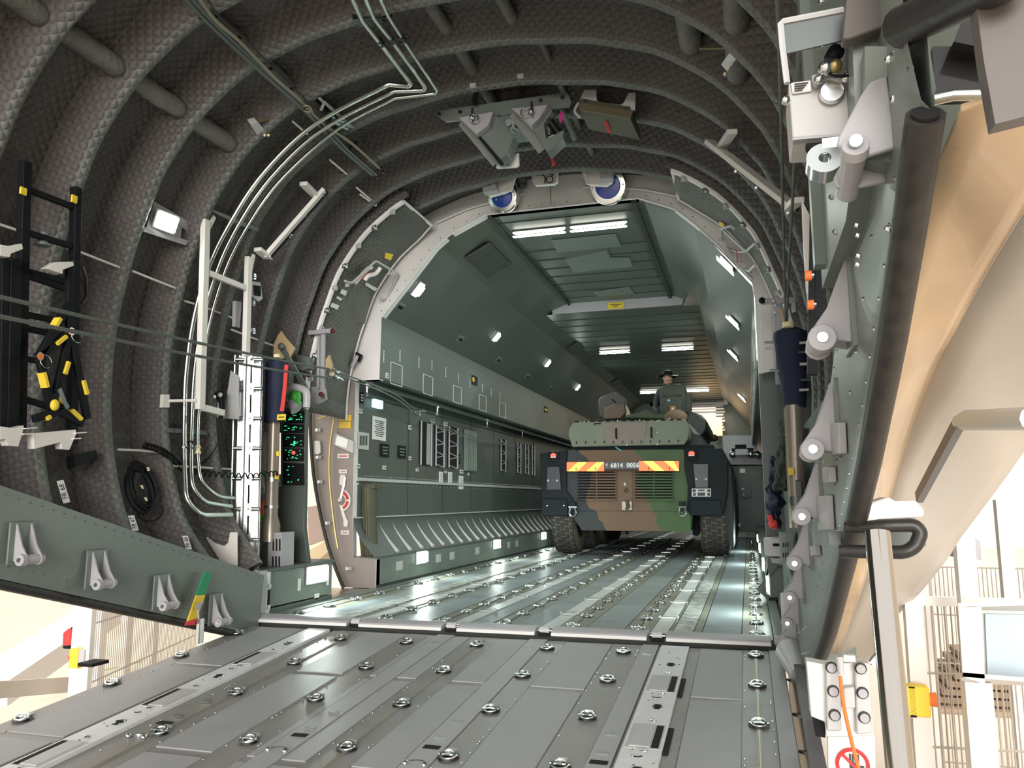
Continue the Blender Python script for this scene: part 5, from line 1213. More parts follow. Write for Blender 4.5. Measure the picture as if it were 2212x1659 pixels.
# boxes on the right of the floor
t = thing('grey_crate', at(1670, 1200, Y=6.3), 'pale blue-grey plastic crate on the floor at the right, below the jacket', 'crate')
g = MB(); P = [at(1651, 1165, Y=6.4), at(1688, 1163, Y=6.4), at(1688, 1203, Y=6.4), at(1653, 1201, Y=6.4)]; g.prism(P, (0, .3, 0)); g.build('body', 'offw', t, bev=.004)
g = MB(); g.prism(pp([(1669, 1174), (1687, 1174), (1687, 1180), (1670, 1180)], Y=6.39), (0, .01, 0)); g.build('handle_slot', 'void', t)
g = MB(); g.prism(pp([(1667, 1206), (1690, 1206), (1690, 1218), (1668, 1216)], Y=6.42), (0, .25, 0)); g.build('lower_tray', 'mauve', t)
t = thing('vented_box', at(1705, 1200, Y=5.9), 'grey-green vented box behind the clevis row at the right', 'box')
g = MB(); g.prism(pp([(1686, 1152), (1716, 1152), (1712, 1222), (1688, 1216)], Y=5.95), (0, .3, 0)); g.build('body', 'hullk', t, bev=.004)
for k in range(3):
    for r0 in (0, 1): g = MB(); x = 1691 + k * 5; y = 1172 + r0 * 22; g.prism(pp([(x, y), (x + 2, y), (x + 2, y + 10), (x, y + 10)], Y=5.945), (0, -.003, 0)); g.build('slot', 'void', t)
g = MB(); g.prism([(.27, 5.72, 0), (.27, 7.9, 0), (.27, 7.9, .60), (.27, 5.72, .32)], (.03, 0, 0)); g.prism([(.22, 5.72, -.1), (.22, 7.9, -.1), (.22, 7.9, .05), (.22, 5.72, .05)], (.4, 0, 0)); g.build('wall_right_lower', 'hullk', kind='structure')
g = MB(); g.prism([(.31, 5.75, .2), (.31, 7.9, .2), (.31, 7.9, 1.35), (.31, 5.75, 1.05)], (.03, 0, 0)); g.build('wall_right_side', 'hull', kind='structure')
g = MB(); g.prism(pp([(1686, 1282), (1715, 1280), (1715, 1325), (1700, 1375), (1690, 1370)], Y=5.85), (0, .04, 0)); g.build('white_end_plate', 'plac', label='bright white end plate between the clevis row and the sill', cat='plate')
# ramp edge details on the right: link arm and side curtain
g = MB(); g.bar(at(1728, 1440, Y=4.6), at(1775, 1700, Y=3.3), .06, .025); g.build('link_arm', mat('dark_grey_arm', (.10, .10, .105), .4), label='dark grey link arm running down the right edge of the ramp', cat='arm')
g = MB(); g.ball(at(1712, 1405, Y=5.3), (.09, .12, .09), 0, 16, 10); g.tube([at(1708, 1410, Y=5.2), at(1728, 1460, Y=4.9)], [.09, .05], 12); g.build('hinge_cup', 'beam' if 0 else 'offw', label='rounded pale hinge cup below the right end of the sill', cat='hinge')
g = MB(); 
Pc = [at(1700, 1440, X=.20), at(1716, 1560, X=.20), at(1742, 1700, X=.20), at(1700, 1720, X=.20)]
g.prism(pp([(1702, 1438), (1720, 1440), (1738, 1560), (1768, 1700), (1712, 1700)], X=.21), (.02, 0, 0)); g.build('side_curtain', 'beigef', label='beige side curtain between the ramp and the link arm', cat='curtain')
for i, (x, y) in enumerate(((1712, 1470), (1722, 1544), (1738, 1625))):
    g = MB(); g.bar(at(x - 8, y - 2, X=.195), at(x + 10, y + 4, X=.195), .03, .012); g.build('dark_strap', 'rubber', label='short dark strap on the beige side curtain, %s' % ['top', 'middle', 'bottom'][i], cat='strap', group='straps on the side curtain')
# ================================================================ OUTER SKIN ON THE RIGHT
CR = [(2420, 110), (2350, 230), (2212, 455), (2130, 590), (2060, 720), (2000, 838), (1955, 960), (1920, 1080), (1872, 1240), (1822, 1380), (1795, 1432)]
SE = [(2078, 232), (2055, 285), (2030, 340), (2000, 400), (1965, 560), (1935, 700), (1900, 850), (1868, 1000), (1815, 1180), (1760, 1370), (1735, 1432)]
LO = [(2900, 500), (2600, 640), (2350, 850), (2230, 950), (2170, 1030), (2105, 1118), (2070, 1165), (2040, 1212), (1985, 1280), (1920, 1350), (1885, 1434)]
crv = lambda P, x0, x1: [at(p[0], p[1], X=x0 + (x1 - x0) * i / (len(P) - 1)) for i, p in enumerate(P)]
A_ = spl(crv(SE, .30, .34), 5); B_ = spl(crv(CR, .46, .50), 5); C2 = spl(crv(LO, 1.0, .85), 5)
NR = len(A_)
g = MB(); g.grid(lambda i, k: A_[i] + (B_[i] - A_[i]) * (k / 4) + V(.015 * math.sin(k / 4 * PI), 0, 0), range(NR), range(5), 0); g.build('wall_outer_skin', 'tan', kind='structure', solid=.01)
g = MB(); g.grid(lambda i, k: B_[i] + (C2[i] - B_[i]) * (k / 6) + V(-.015, 0, -.03) * math.sin(k / 6 * PI), range(NR), range(7), 0); fr_ = g.build('wall_gear_fairing', 'beigef', kind='structure', solid=.012)
g = MB(); g.tube([(a * .5 + b * .5) for a, b in zip(B_, B_)], .006, 6); g.build('fairing_edge', 'beigef', fr_)
# groove and white lamp-like strip on the fairing
def onf(x, y, off=.0):
    return at(x, y, X=.86) + V(-off, 0, 0)
g = MB(); g.bar(at(2072, 912, X=.545), at(1985, 1075, X=.535), .035, .02, 0, up=(1, 0, 0)); g.build('grey_groove', mat('grey_groove', (.22, .22, .23), .6), label='grey strip running diagonally down the beige fairing', cat='strip')
g = MB(); g.tube([at(2072, 912, X=.55), at(2090, 908, X=.56), at(2230, 904, X=.62)], [.02, .028, .028], 10); g.build('white_strip', 'plac', label='rounded white strip at the right edge of the beige fairing', cat='strip')
# white capped stub with black rubber loop
g = MB(); P = pp([(1842, 1098), (1922, 1072), (1930, 1082), (1978, 1080), (1998, 1102), (1995, 1118), (1836, 1128)], Y=2.2); g.prism(P, (0, .12, 0)); g.build('capped_stub', 'plac', bev=.012, label='thick white cap over the black rubber loop at the right', cat='cap')
g = MB(); g.tube(fil([at(1830, 1140, Y=2.25), at(1900, 1136, Y=2.2), at(1975, 1134, Y=2.2), at(1990, 1150, Y=2.2), at(1978, 1180, Y=2.2), at(1955, 1193, Y=2.2), at(1815, 1191, Y=2.25)], .03, 5), .017, 14); g.build('rubber_loop', 'rubber', label='black rubber seal bent into a loop beneath the white cap', cat='seal')
g = MB(); g.box(at(1890, 1163, Y=2.4), (.24, .05, .035)); g.build('inner_bar', 'hull', label='dark grey bar inside the black rubber loop', cat='bar')
# chrome strut
g = MB(); g.tube([at(1895, 1150, Y=1.9), at(1945, 1665, Y=1.75), at(1960, 1800, Y=1.7)], [.026, .026, .026], 24); g.build('chrome_strut', mat('chrome', (.48, .45, .42), .12, 1), label='polished chrome strut standing at the right, below the rubber loop', cat='strut')
# large white hinge fitting below
YH = 2.9
t = thing('white_hinge_fitting', at(1835, 1600, Y=YH), 'large white hinge fitting with six slotted bolts under the fairing', 'fitting')
pY([(1742, 1428), (1785, 1436), (1880, 1428), (1882, 1500), (1888, 1590), (1785, 1592), (1782, 1560), (1752, 1548)], YH, .08, 'plate', 'plac', t, .004)
pY([(1783, 1432), (1817, 1436), (1818, 1580), (1786, 1580)], YH - .03, .03, 'left_web', 'offw', t, .006)
pY([(1846, 1432), (1880, 1432), (1886, 1585), (1850, 1588)], YH - .03, .03, 'right_web', 'offw', t, .006)
pY([(1822, 1486), (1846, 1484), (1848, 1530), (1824, 1532)], YH - .045, .03, 'centre_block', 'offw', t, .004)
for x, y in ((1796, 1442), (1800, 1493), (1803, 1545), (1859, 1444), (1863, 1497), (1867, 1550)):
    g = MB(); c = at(x, y, Y=YH - .035); g.cyl(c, c + V(0, -.012, 0), .014, n=12); g.build('bolt', 'mauve', t); g = MB(); c = at(x, y, Y=YH - .034); g.cyl(c, c + V(0, .002, 0), .019, n=12); g.build('bolt_hole', 'seam', t)
t = thing('prohibition_sign', at(1845, 1640, Y=YH), 'white plate with a red and black no-hands prohibition sign at the bottom edge', 'sign')
pY([(1788, 1592), (1890, 1590), (1893, 1720), (1790, 1720)], YH, .03, 'plate', 'plac', t)
g = MB(); c = at(1842, 1652, Y=YH - .006); g.torus(c, (0, 1, 0), .046, .006, 0, n=32, k=6); g.bar(c + V(-.034, 0, .034), c + V(.034, 0, -.034), .009, .004, 0, up=(0, 1, 0)); g.build('red_ring', 'inkr', t)
g = MB(); c = c + V(.006, .004, -.012); g.box(c, (.03, .003, .032))
for k in range(4): g.box(c + V(-.012 + k * .008, 0, .028), (.005, .003, .03))
g.box(c + V(.02, 0, .006), (.016, .003, .007)); g.build('hand_symbol', 'ink', t)
g = MB(); g.tube(spl([at(1815, 1460, Y=YH - .08), at(1822, 1520, Y=YH - .1), at(1837, 1590, Y=YH - .12), at(1856, 1665, Y=YH - .12)], 5), .006, 7); g.build('cord', 'orange', label='orange cord hanging in front of the white hinge fitting', cat='cord')
g = MB(); g.tube([at(1813, 1418, Y=YH - .08), at(1817, 1456, Y=YH - .08)], [.012, .01], 10); g.build('cord_hook', 'offw', label='pale hook holding the orange cord', cat='hook')
g = MB(); g.box(at(1834, 1421, Y=YH - .03), (.035, .03, .02)); g.build('white_tab', 'plac', label='small white tab on the fairing over the orange cord hook', cat='tab')
g = MB(); g.bar(at(1884, 1434, Y=2.6), at(1902, 1412, Y=2.6), .03, .02); g.build('steel_clip', 'steel', label='bent steel clip left of the chrome strut', cat='clip')
g = MB(); g.prism(pp([(1755, 1550), (1782, 1550), (1783, 1594), (1762, 1590)], Y=YH + .02), (0, .03, 0)); g.build('black_block', 'void', label='small black block left of the white hinge fitting', cat='block')

g = MB(); p = at(2077, 118 + 116, X=.31); 
q0 = V(.262, 1.18, lerp(ZSR, 1.18) - .005); g.cyl(q0 + V(0, -.004, .003), q0 + V(0, .0, 0), .019, n=16); g.build('seal_end', 'void', D.objects['wall_ramp_right'])
for i, P in enumerate(([(1808, 915), (1828, 912), (1831, 980), (1812, 982)], [(1790, 1010), (1806, 1008), (1808, 1042), (1792, 1044)], [(1776, 1072), (1800, 1070), (1804, 1145), (1780, 1146)], [(1760, 1180), (1772, 1178), (1774, 1200), (1762, 1202)])):
    c = [at(x, y, X=.243) for x, y in P]; g = MB(); g.prism(c, (-.02, 0, 0)); g.build('stop_block', 'mauve', bev=.003, label='pale grey stop block on the right sill, %s' % ['highest', 'second from the top', 'tallest, third from the top', 'lowest'][i], cat='block', group='stop blocks on the right sill')
g = MB(); g.box((.52, 6.82, .72), (.03, 2.2, 1.75)); g.build('wall_right_outer', 'hull', kind='structure')
# ================================================================ OVERHEAD HOIST GEAR AT THE END FRAME
YG = 6.05
t = thing('overhead_hoist_frame', at(1100, 230, Y=YG), 'grey-green overhead hoist frame with two angled hoods hanging under the crown', 'frame')
g = MB(); g.prism(pp([(945, 238), (1220, 199), (1229, 204), (1234, 220), (1230, 229), (1010, 258), (962, 262), (950, 255), (941, 247)], Y=YG - .15), (0, .03, 0)); g.build('cross_plate', 'beam', t, bev=.004)
g = MB(); g.prism([at(1060, 240, Y=YG - .1), at(1180, 224, Y=YG - .1), at(1190, 300, Y=YG + .5), at(1100, 312, Y=YG + .5)], (0, 0, .02)); g.build('belly_plate', 'hullk', t)
for nm_, A, B, in (('hood', [(991, 254), (1065, 241), (1055, 270), (1029, 290)], [(1029, 290), (1055, 270), (1066, 241), (1110, 295), (1095, 332), (1080, 345), (1071, 347)]), ('hood', [(1104, 234), (1183, 226), (1165, 255), (1147, 272)], [(1147, 272), (1165, 255), (1188, 228), (1193, 240), (1175, 268), (1180, 300), (1218, 280), (1216, 298), (1192, 320), (1182, 328)])):
    g = MB(); g.prism(pp(A, Y=YG - .30), (0, .10, 0)); h = g.build(nm_, 'mauve', t, bev=.003)
    g = MB(); g.prism(pp(B, Y=YG - .22), (0, .14, 0)); g.build('hood_side', 'beam', h, bev=.003)
g = MB(); g.prism(pp([(1027, 290), (1033, 288), (1082, 345), (1074, 348)], Y=YG - .24), (0, .1, 0)); g.build('rubber_edge', 'black', t)
g = MB(); g.bar(at(998, 262, Y=YG - .18), at(1072, 352, Y=YG - .05), .012, .08, 0, up=(1, 0, 0)); g.bar(at(1108, 244, Y=YG - .18), at(1172, 325, Y=YG - .05), .012, .08, 0, up=(1, 0, 0)); g.build('side_leaf', 'beam', t)
g = MB(); c = at(1105, 271, Y=YG - .1); g.tube([c + V(0, -.06, -.02), c + V(0, .05, .02)], [.045, .06], 16); g.tube([c + V(0, -.09, -.03), c + V(0, -.06, -.02)], .02, 10); g.build('motor_boss', 'dsteel', t)
g = MB(); g.tube([at(1188, 262, Y=YG - .12), at(1208, 290, Y=YG - .12)], .035, 10); g.tube([at(1180, 300, Y=YG - .1), at(1218, 284, Y=YG - .1)], .02, 8); g.build('dark_roller', 'dsteel', t)
for x, y in ((949, 247), (1215, 211), (994, 242), (1168, 217)): g = MB(); c = at(x, y, Y=YG - .16); g.cyl(c, c + V(0, -.01, 0), .015, n=10); g.build('bolt', 'dsteel', t)
for (x, y) in ((1020, 257), (1148, 244)):
    g = MB(); g.tube([at(x, y - 24, Y=YG - .33), at(x + 1, y + 8, Y=YG - .33)], .012, 8); g.ball(at(x, y - 4, Y=YG - .34), .022, 0, 8, 6); g.torus(at(x + 4 - 18 * (x > 1100), y - 2, Y=YG - .35), (0, 1, 0), .035, .005, 0, n=14, k=4); g.build('pull_pin', 'steel', t)
for x, y in ((1022, 182), (1125, 162)):
    g = MB(); g.tube([at(x - 2, y - 2, Y=YG - .45), at(x + 7, y + 34, Y=YG - .2)], .016, 8); g.box(at(x, y + 3, Y=YG - .45), (.05, .03, .03)); g.build('white_strut', 'offw', t); g = MB(); g.tube([at(x + 8, y + 4, Y=YG - .42), at(x + 4, y + 40, Y=YG - .2)], .022, 8); g.build('dark_cylinder', 'black', t)
g = MB(); g.prism(pp([(1070, 346), (1120, 330), (1121, 356), (1116, 360), (1072, 363)], Y=YG), (0, .03, 0)); g.build('white_stop', 'plac', t, bev=.003); g = MB(); g.prism(pp([(1090, 353), (1099, 352), (1099, 358), (1091, 358)], Y=YG - .006), (0, .004, 0)); g.build('stop_mark', 'mauve', t)
g = MB(); g.bar(at(1213, 236, Y=YG - .05), at(1243, 303, Y=YG + .1), .035, .03); g.build('brace_bar', 'hullk', t)
g = MB(); g.torus(at(1212, 253, Y=YG - .2), (1, .5, 0), .04, .008, 0, n=12, k=5); g.build('pink_tag', mat('pink_ribbon', (.75, .05, .35), .6), t)
g = MB(); g.prism(pp([(1188, 320), (1194, 325), (1199, 358), (1192, 356)], Y=YG + .1), (0, .01, 0)); g.build('red_streamer', 'inkr', t)
# olive box right of the hoist
YO = 6.1
t = thing('olive_box', at(1315, 250, Y=YO), 'olive brown equipment box on a pale bracket with a red label, right of the hoist', 'box')
g = MB(); g.prism([at(1250, 236, Y=YO - .2), at(1362, 256, Y=YO - .2), at(1383, 303, Y=YO + .12), at(1272, 280, Y=YO + .12)], (0, 0, .10)); g.build('body', 'olive', t, bev=.006)
g = MB(); g.prism([at(1250, 222, Y=YO - .21), at(1368, 238, Y=YO - .21), at(1362, 256, Y=YO - .21), at(1250, 236, Y=YO - .21)], (0, .02, 0)); g.build('front_face', mat('olive_brown', (.12, .095, .05), .5), t)
g = MB(); g.prism(pp([(1262, 194), (1288, 193), (1289, 216), (1294, 220), (1342, 226), (1347, 222), (1358, 200), (1373, 200), (1372, 238), (1249, 222)], Y=YO - .19), (0, .015, 0)); g.build('bracket', 'offw', t, bev=.002)
g = MB(); P = [at(1305, 262, Y=YO - .1), at(1312, 261, Y=YO - .1), at(1320, 284, Y=YO + .05), at(1313, 285, Y=YO + .05)]; g.prism([p - V(0, 0, .012) for p in P], (0, 0, .006)); g.build('red_label', 'inkr', t)
for x, y in ((1264, 220), (1352, 236)): g = MB(); g.box(at(x, y, Y=YO - .215), (.022, .02, .03)); g.build('latch', 'steel', t)
g = MB(); g.tube(spl(pp([(1250, 222), (1244, 232), (1242, 242), (1252, 253)], Y=YO - .15), 4), .012, 7); g.build('lead', 'offw', t)
# blue domed pulleys
for i, (x, y, sg, lb) in enumerate(((1085, 425, -1, 'left'), (1313, 402, 1, 'right'))):
    Yp = 7.72; c = at(x, y, Y=Yp); ax = V(0, -1, -.35).normalized()
    t = thing('pulley_drum', c, 'blue drum with a steel rim hanging at the top of the end frame, %s one' % lb, 'drum', 'blue drums over the hold opening')
    k = .95 if sg < 0 else 1.08
    g = MB(); g.tube([c - ax * .10, c - ax * .02, c + ax * .01, c + ax * .015], [.175 * k, .175 * k, .165 * k, .12 * k], 28); g.build('rim', 'steel', t)
    g = MB(); g.tube([c + ax * .005, c + ax * .03, c + ax * .04], [.125 * k, .115 * k, .04], 24); g.build('blue_hub', 'blue', t)
    g = MB(); 
    for q in range(7): a = PI + q * PI / 6; u = ax.cross(V(1, 0, 0)).normalized(); g.ball(c + ax * .017 + (V(1, 0, 0) * math.cos(a) + u * math.sin(a) * -1) * .145 * k, .008, 0, 6, 4)
    g.build('rim_bolts', 'plac', t)
    if sg < 0: P1 = [(1068, 378), (1098, 372), (1112, 372), (1105, 404), (1092, 414), (1055, 424), (1060, 400)]; P2 = [(1042, 392), (1066, 386), (1074, 410), (1043, 416)]; P3 = [(1100, 372), (1114, 380), (1104, 412), (1092, 414)]
    else: P1 = [(1262, 356), (1300, 354), (1322, 368), (1322, 392), (1310, 400), (1272, 398), (1266, 380)]; P2 = [(1294, 362), (1322, 360), (1323, 384), (1296, 386)]; P3 = [(1256, 368), (1264, 358), (1272, 398), (1266, 396)]
    g = MB(); g.prism(pp(P1, Y=7.55), (0, .06, 0)); g.build('white_bracket', 'white', t, bev=.003)
    g = MB(); g.prism(pp(P2, Y=7.45), (0, .10, 0)); g.build('grey_block', 'mauve', t, bev=.003); g = MB(); q = at(sum(p[0] for p in P2) / 4, sum(p[1] for p in P2) / 4, Y=7.45); g.cyl(q, q + V(0, -.02, 0), .018, n=10); g.build('block_bolt', 'steel', t)
    g = MB(); g.prism(pp(P3, Y=7.5), (0, .03, 0)); g.build('gusset', 'white', t)
t = thing('white_hook_plate', at(1174, 385, Y=7.55), 'white hook plate with a coiled wire between the two blue drums', 'plate')
g = MB(); g.prism(pp([(1146, 362), (1152, 360), (1152, 376), (1176, 380), (1174, 362), (1178, 356), (1184, 376), (1196, 380), (1196, 364), (1204, 362), (1204, 392), (1196, 398), (1156, 400), (1150, 392)], Y=7.55), (0, .05, 0)); g.build('plate', 'white', t, bev=.003)
g = MB(); g.torus(at(1187, 388, Y=7.52), (0, 1, 0), .035, .006, 0, n=16, k=5); g.tube(spl(pp([(1158, 380), (1170, 378), (1178, 384), (1176, 396)], Y=7.52), 4), .006, 5); g.build('wire', 'dsteel', t)
g = MB(); g.tube([at(1122, 375, Y=7.7), at(1128, 395, Y=7.75)], [.07, .055], 14); g.ball(at(1128, 398, Y=7.75), .055); g.build('dark_stopper', 'rubber', label='dark rounded rubber stopper right of the left blue drum', cat='stopper')
# ---------------------------------------------------------------- end frame left jamb: labels, display, dial, strips
def yp(px, m, nm, lb, cat='sign', Y=YR - .012, th=.008, bev=0, group=None):
    g = MB(); g.prism(pp(px, Y=Y), (0, th, 0)); return g.build(nm, m, label=lb, cat=cat, bev=bev, group=group)
for i, (x0, y0, x1, y1) in enumerate(((733, 896, 759, 909), (732, 911, 758, 925))):
    o = yp([(x0, y0), (x1, y0), (x1, y1), (x0, y1)], 'yel', 'yellow_placard', '%s yellow placard on the brown door jamb' % ['upper', 'lower'][i])
    g = MB(); 
    for k in range(3): g.prism(pp([(x0 + 4, y0 + 2.5 + k * 3.6), (x1 - 4 - k * 3, y0 + 2.5 + k * 3.6), (x1 - 4 - k * 3, y0 + 4 + k * 3.6), (x0 + 4, y0 + 4 + k * 3.6)], Y=YR - .015), (0, .002, 0))
    g.build('text_lines', 'brass', o)
o = yp([(721, 934), (763, 953), (762, 979), (717, 959)], 'offw', 'tilted_display', 'tilted white framed mirror window on the door jamb', 'panel', Y=YR - .05, th=.04)
g = MB(); g.prism(pp([(728, 941), (752, 950), (748, 968), (724, 960)], Y=YR - .055), (0, .006, 0)); g.build('glass', 'steel', o)
for i, (x0, y0, x1, y1, lb) in enumerate(((729, 980, 753, 990, 'below the tilted window'), (732, 1014, 749, 1023, 'above the dial'), (736, 1146, 754, 1155, 'below the dial'))):
    o = yp([(x0, y0), (x1, y0), (x1, y1), (x0, y1)], 'plac', 'red_text_placard', 'small white placard with red text %s' % lb); g = MB(); g.prism(pp([(x0 + 4, y0 + 4), (x1 - 3, y0 + 4), (x1 - 3, y1 - 3.5), (x0 + 4, y1 - 3.5)], Y=YR - .015), (0, .002, 0)); g.build('text_line', 'inkr', o)
t = thing('door_dial', at(742, 1080, Y=YR - .05), 'red and white arc dial with a slim door lever on the brown jamb', 'dial')
g = MB(); c = at(735, 1081, Y=YR - .014); u = V(1, 0, 0)
def arc(R0, R1, a0, a1, y, m):
    g = MB(); A = arange(R_(a0), R_(a1), 14); pts = [c + V(math.cos(a) * R1, y, math.sin(a) * R1) for a in A] + [c + V(math.cos(a) * R0, y, math.sin(a) * R0) for a in reversed(A)]
    for i in range(14): g.prism([pts[i], pts[i + 1], pts[28 - i], pts[29 - i]], (0, .004, 0))
    return g
arc(.06, .125, -75, 75, 0, 0).build('white_arc', 'plac', t); arc(.075, .105, 8, 70, -.004, 0).build('red_arc', 'inkr', t); arc(.075, .105, -66, -6, -.004, 0).build('red_arc', 'inkr', t)
g = MB(); g.tube(pp([(745, 1032), (742, 1050), (735, 1080)], Y=YR - .08), .013, 8); g.ball(at(735, 1081, Y=YR - .07), (.03, .03, .03)); g.build('lever', 'steel', t)
g = MB(); g.prism(pp([(736, 1025), (746, 1026), (746, 1042), (740, 1050), (733, 1046), (734, 1032)], Y=YR - .013), (0, .004, 0)); g.build('recess_plate', 'ring', t); g = MB(); g.prism(pp([(733, 1090), (738, 1092), (748, 1120), (752, 1126), (750, 1138), (742, 1137), (742, 1124)], Y=YR - .013), (0, .004, 0)); g.build('recess_plate', 'ring', t)
for i, (P, r, m, lb) in enumerate((([(672, 862), (670, 900), (672, 960), (678, 1030), (690, 1100), (706, 1170), (724, 1225), (742, 1270)], .020, 'rubber', 'dark curved door seal along the bright doorway'),
     ([(728, 856), (722, 900), (713, 960), (711, 1020), (716, 1085), (724, 1150), (730, 1185)], .013, 'brass', 'brass edged conduit on the brown jamb, curving down past the dial'),
     ([(723, 858), (714, 885), (706, 898), (686, 906)], .012, 'brass', 'short branch of brass edged conduit bending to the doorway'),
     ([(655, 880), (650, 960), (648, 1060), (652, 1150)], .018, 'cream', 'thin cream post in the bright doorway'))):
    g = MB(); g.tube(spl(pp(P, Y=YR - .06 - .02 * i), 6), r, 8); g.build('door_seal' if i == 0 else 'conduit' if i < 3 else 'doorway_post', m, label=lb, cat='seal' if i == 0 else 'pipe' if i < 3 else 'post')
for i, (x, y) in enumerate(((687, 929), (688, 988), (691, 1041), (708, 1130), (745, 1296 - 16), (753, 1228))):
    g = MB(); c = at(x, y, Y=YR - .03); g.box(c, (.07, .03, .035)); g.box(c + V(0, -.02, 0), (.025, .02, .03), 1); g.build('jamb_latch', ['offw', 'steel'], label='small latch block on the door jamb, %s' % ['topmost', 'second from the top', 'third from the top', 'fourth from the top', 'at the floor', 'low, beside the brass conduit'][i], cat='latch', group='latch blocks on the door jamb')
o = yp([(679, 952), (690, 952), (692, 964), (692, 978), (686, 982), (679, 980)], 'plac', 'jamb_handle_plate', 'white handle plate on the door jamb beside the doorway', 'plate', Y=YR - .04, th=.03, bev=.004)
yp([(699, 874), (710, 870), (709, 884), (697, 884)], 'plac', 'swirl_mark', 'small white mark at the top of the brown jamb', 'sign')
o = thing('black_junction', at(770, 775, Y=7.8), 'small black and steel junction on the pale end frame, left of the duct', 'fitting')
g = MB(); g.prism(pp([(766, 758), (781, 766), (775, 782), (764, 775)], Y=7.85), (0, .03, 0)); g.build('plate', 'black', o); g = MB(); g.tube(pp([(772, 768), (766, 780), (760, 792)], Y=7.8), .022, 10); g.build('body', 'mauve', o)
# ================================================================ VEHICLE IN THE HOLD
YV = 13.3
camo = D.materials.new('three_tone_camouflage'); camo.use_nodes = True
def _camo(m, base, c2, c3, sc, rough=.55):
    nt = m.node_tree; b = nt.nodes['Principled BSDF']; b.inputs['Roughness'].default_value = rough
    tc = nt.nodes.new('ShaderNodeTexCoord'); geo = nt.nodes.new('ShaderNodeNewGeometry')
    sx = nt.nodes.new('ShaderNodeSeparateXYZ'); nt.links.new(geo.outputs['Position'], sx.inputs[0])
    nz = nt.nodes.new('ShaderNodeTexNoise'); nz.inputs['Scale'].default_value = 1.6; nt.links.new(geo.outputs['Position'], nz.inputs['Vector'])
    a = nt.nodes.new('ShaderNodeMath'); a.operation = 'MULTIPLY_ADD'; nt.links.new(nz.outputs['Fac'], a.inputs[0]); a.inputs[1].default_value = .9
    k = nt.nodes.new('ShaderNodeMath'); k.operation = 'MULTIPLY_ADD'; nt.links.new(sx.outputs[2], k.inputs[0]); k.inputs[1].default_value = .32; nt.links.new(sx.outputs[0], k.inputs[2]); nt.links.new(k.outputs[0], a.inputs[2])
    r = nt.nodes.new('ShaderNodeValToRGB'); r.color_ramp.interpolation = 'CONSTANT'
    mr = nt.nodes.new('ShaderNodeMapRange'); mr.inputs['From Min'].default_value = -3.6; mr.inputs['From Max'].default_value = .8; nt.links.new(a.outputs[0], mr.inputs['Value']); nt.links.new(mr.outputs[0], r.inputs['Fac'])
    e = r.color_ramp.elements; e[0].position = 0; e[0].color = (*base[0], 1); e[1].position = base[1]; e[1].color = (*c2, 1)
    q = e.new(base[2]); q.color = (*c3, 1); q = e.new(base[3]); q.color = (*base[0], 1)
    nt.links.new(r.outputs['Color'], b.inputs['Base Color'])
    bp = nt.nodes.new('ShaderNodeBump'); n2 = nt.nodes.new('ShaderNodeTexNoise'); n2.inputs['Scale'].default_value = 40; bp.inputs['Strength'].default_value = .15; nt.links.new(n2.outputs['Fac'], bp.inputs['Height']); nt.links.new(bp.outputs['Normal'], b.inputs['Normal'])
_camo(camo, ((.012, .018, .022), .42, .63, .82), (.13, .075, .038), (.035, .085, .022), 1)
M['camo'] = camo
M['vdark'] = mat('vehicle_blue_black', (.009, .014, .018), .65, vary=.2, spec=.25)
M['vgreen'] = mat('dusty_green_armour', (.17, .19, .14), .6, vary=.15, vs=3, col2=(.15, .165, .125))
M['vpink'] = mat('dusty_brown_armour', (.21, .165, .14), .6, vary=.1, vs=4)
M['tyre'] = mat('tyre_rubber', (.030, .030, .028), .75)
M['tyred'] = mat('tyre_dust', (.14, .125, .095), .9)
M['tail'] = mat('tail_light', (.9, .10, .06), .4, emit=1.5)
M['refr'] = mat('orange_board_glow', (1.0, .22, .06), .4, emit=.35)  # board is no lamp; emission stands in for light it throws back
M['refy'] = mat('yellow_stripe_glow', (1.0, .78, .12), .4, emit=.45)  # same for the stripes: returned light put in as emission
M['plate'] = mat('plate_dark', (.035, .035, .045), .4)
veh = thing('armoured_vehicle', at(1370, 1205, Y=YV), 'camouflaged eight-wheeled armoured vehicle seen from behind, parked in the hold', 'vehicle')
def vp(px, Y, th, nm, m, par=veh, bev=.01):
    g = MB(); g.prism(pp(px, Y=Y), (0, th, 0)); return g.build(nm, m, par, bev=bev)
vp([(1226, 972), (1475, 970), (1485, 985), (1492, 1062), (1495, 1120), (1492, 1146), (1490, 1148), (1256, 1146), (1236, 1116), (1222, 1070), (1224, 990)], YV, 6.9, 'hull', 'camo')
vp([(1236, 1104), (1492, 1105), (1492, 1148), (1256, 1146)], YV - .03, .05, 'lower_plate', 'camo', bev=.004)
# fenders
fl_ = vp([(1166, 980), (1224, 972), (1224, 1060), (1238, 1078), (1240, 1104), (1236, 1114), (1172, 1115), (1168, 1108), (1170, 1060)], YV - .05, 6.6, 'fender', 'vdark')
fr2 = vp([(1478, 972), (1560, 968), (1572, 990), (1572, 1060), (1562, 1110), (1555, 1116), (1490, 1113), (1484, 1100), (1486, 1050), (1478, 1010)], YV - .05, 6.6, 'fender', 'vdark')
vp([(1172, 1077), (1222, 1078), (1226, 1084), (1226, 1114), (1172, 1114), (1168, 1108)], YV - .08, .06, 'mud_flap', 'vdark', fl_); vp([(1490, 1080), (1555, 1080), (1562, 1112), (1490, 1114)], YV - .08, .06, 'mud_flap', 'vdark', fr2)
for P, f in (([(1182, 1008), (1208, 1008), (1212, 1058), (1180, 1058)], fl_), ([(1497, 1002), (1530, 1002), (1530, 1054), (1502, 1054)], fr2)): vp(P, YV - .09, .05, 'panel', 'plate', f, .006)
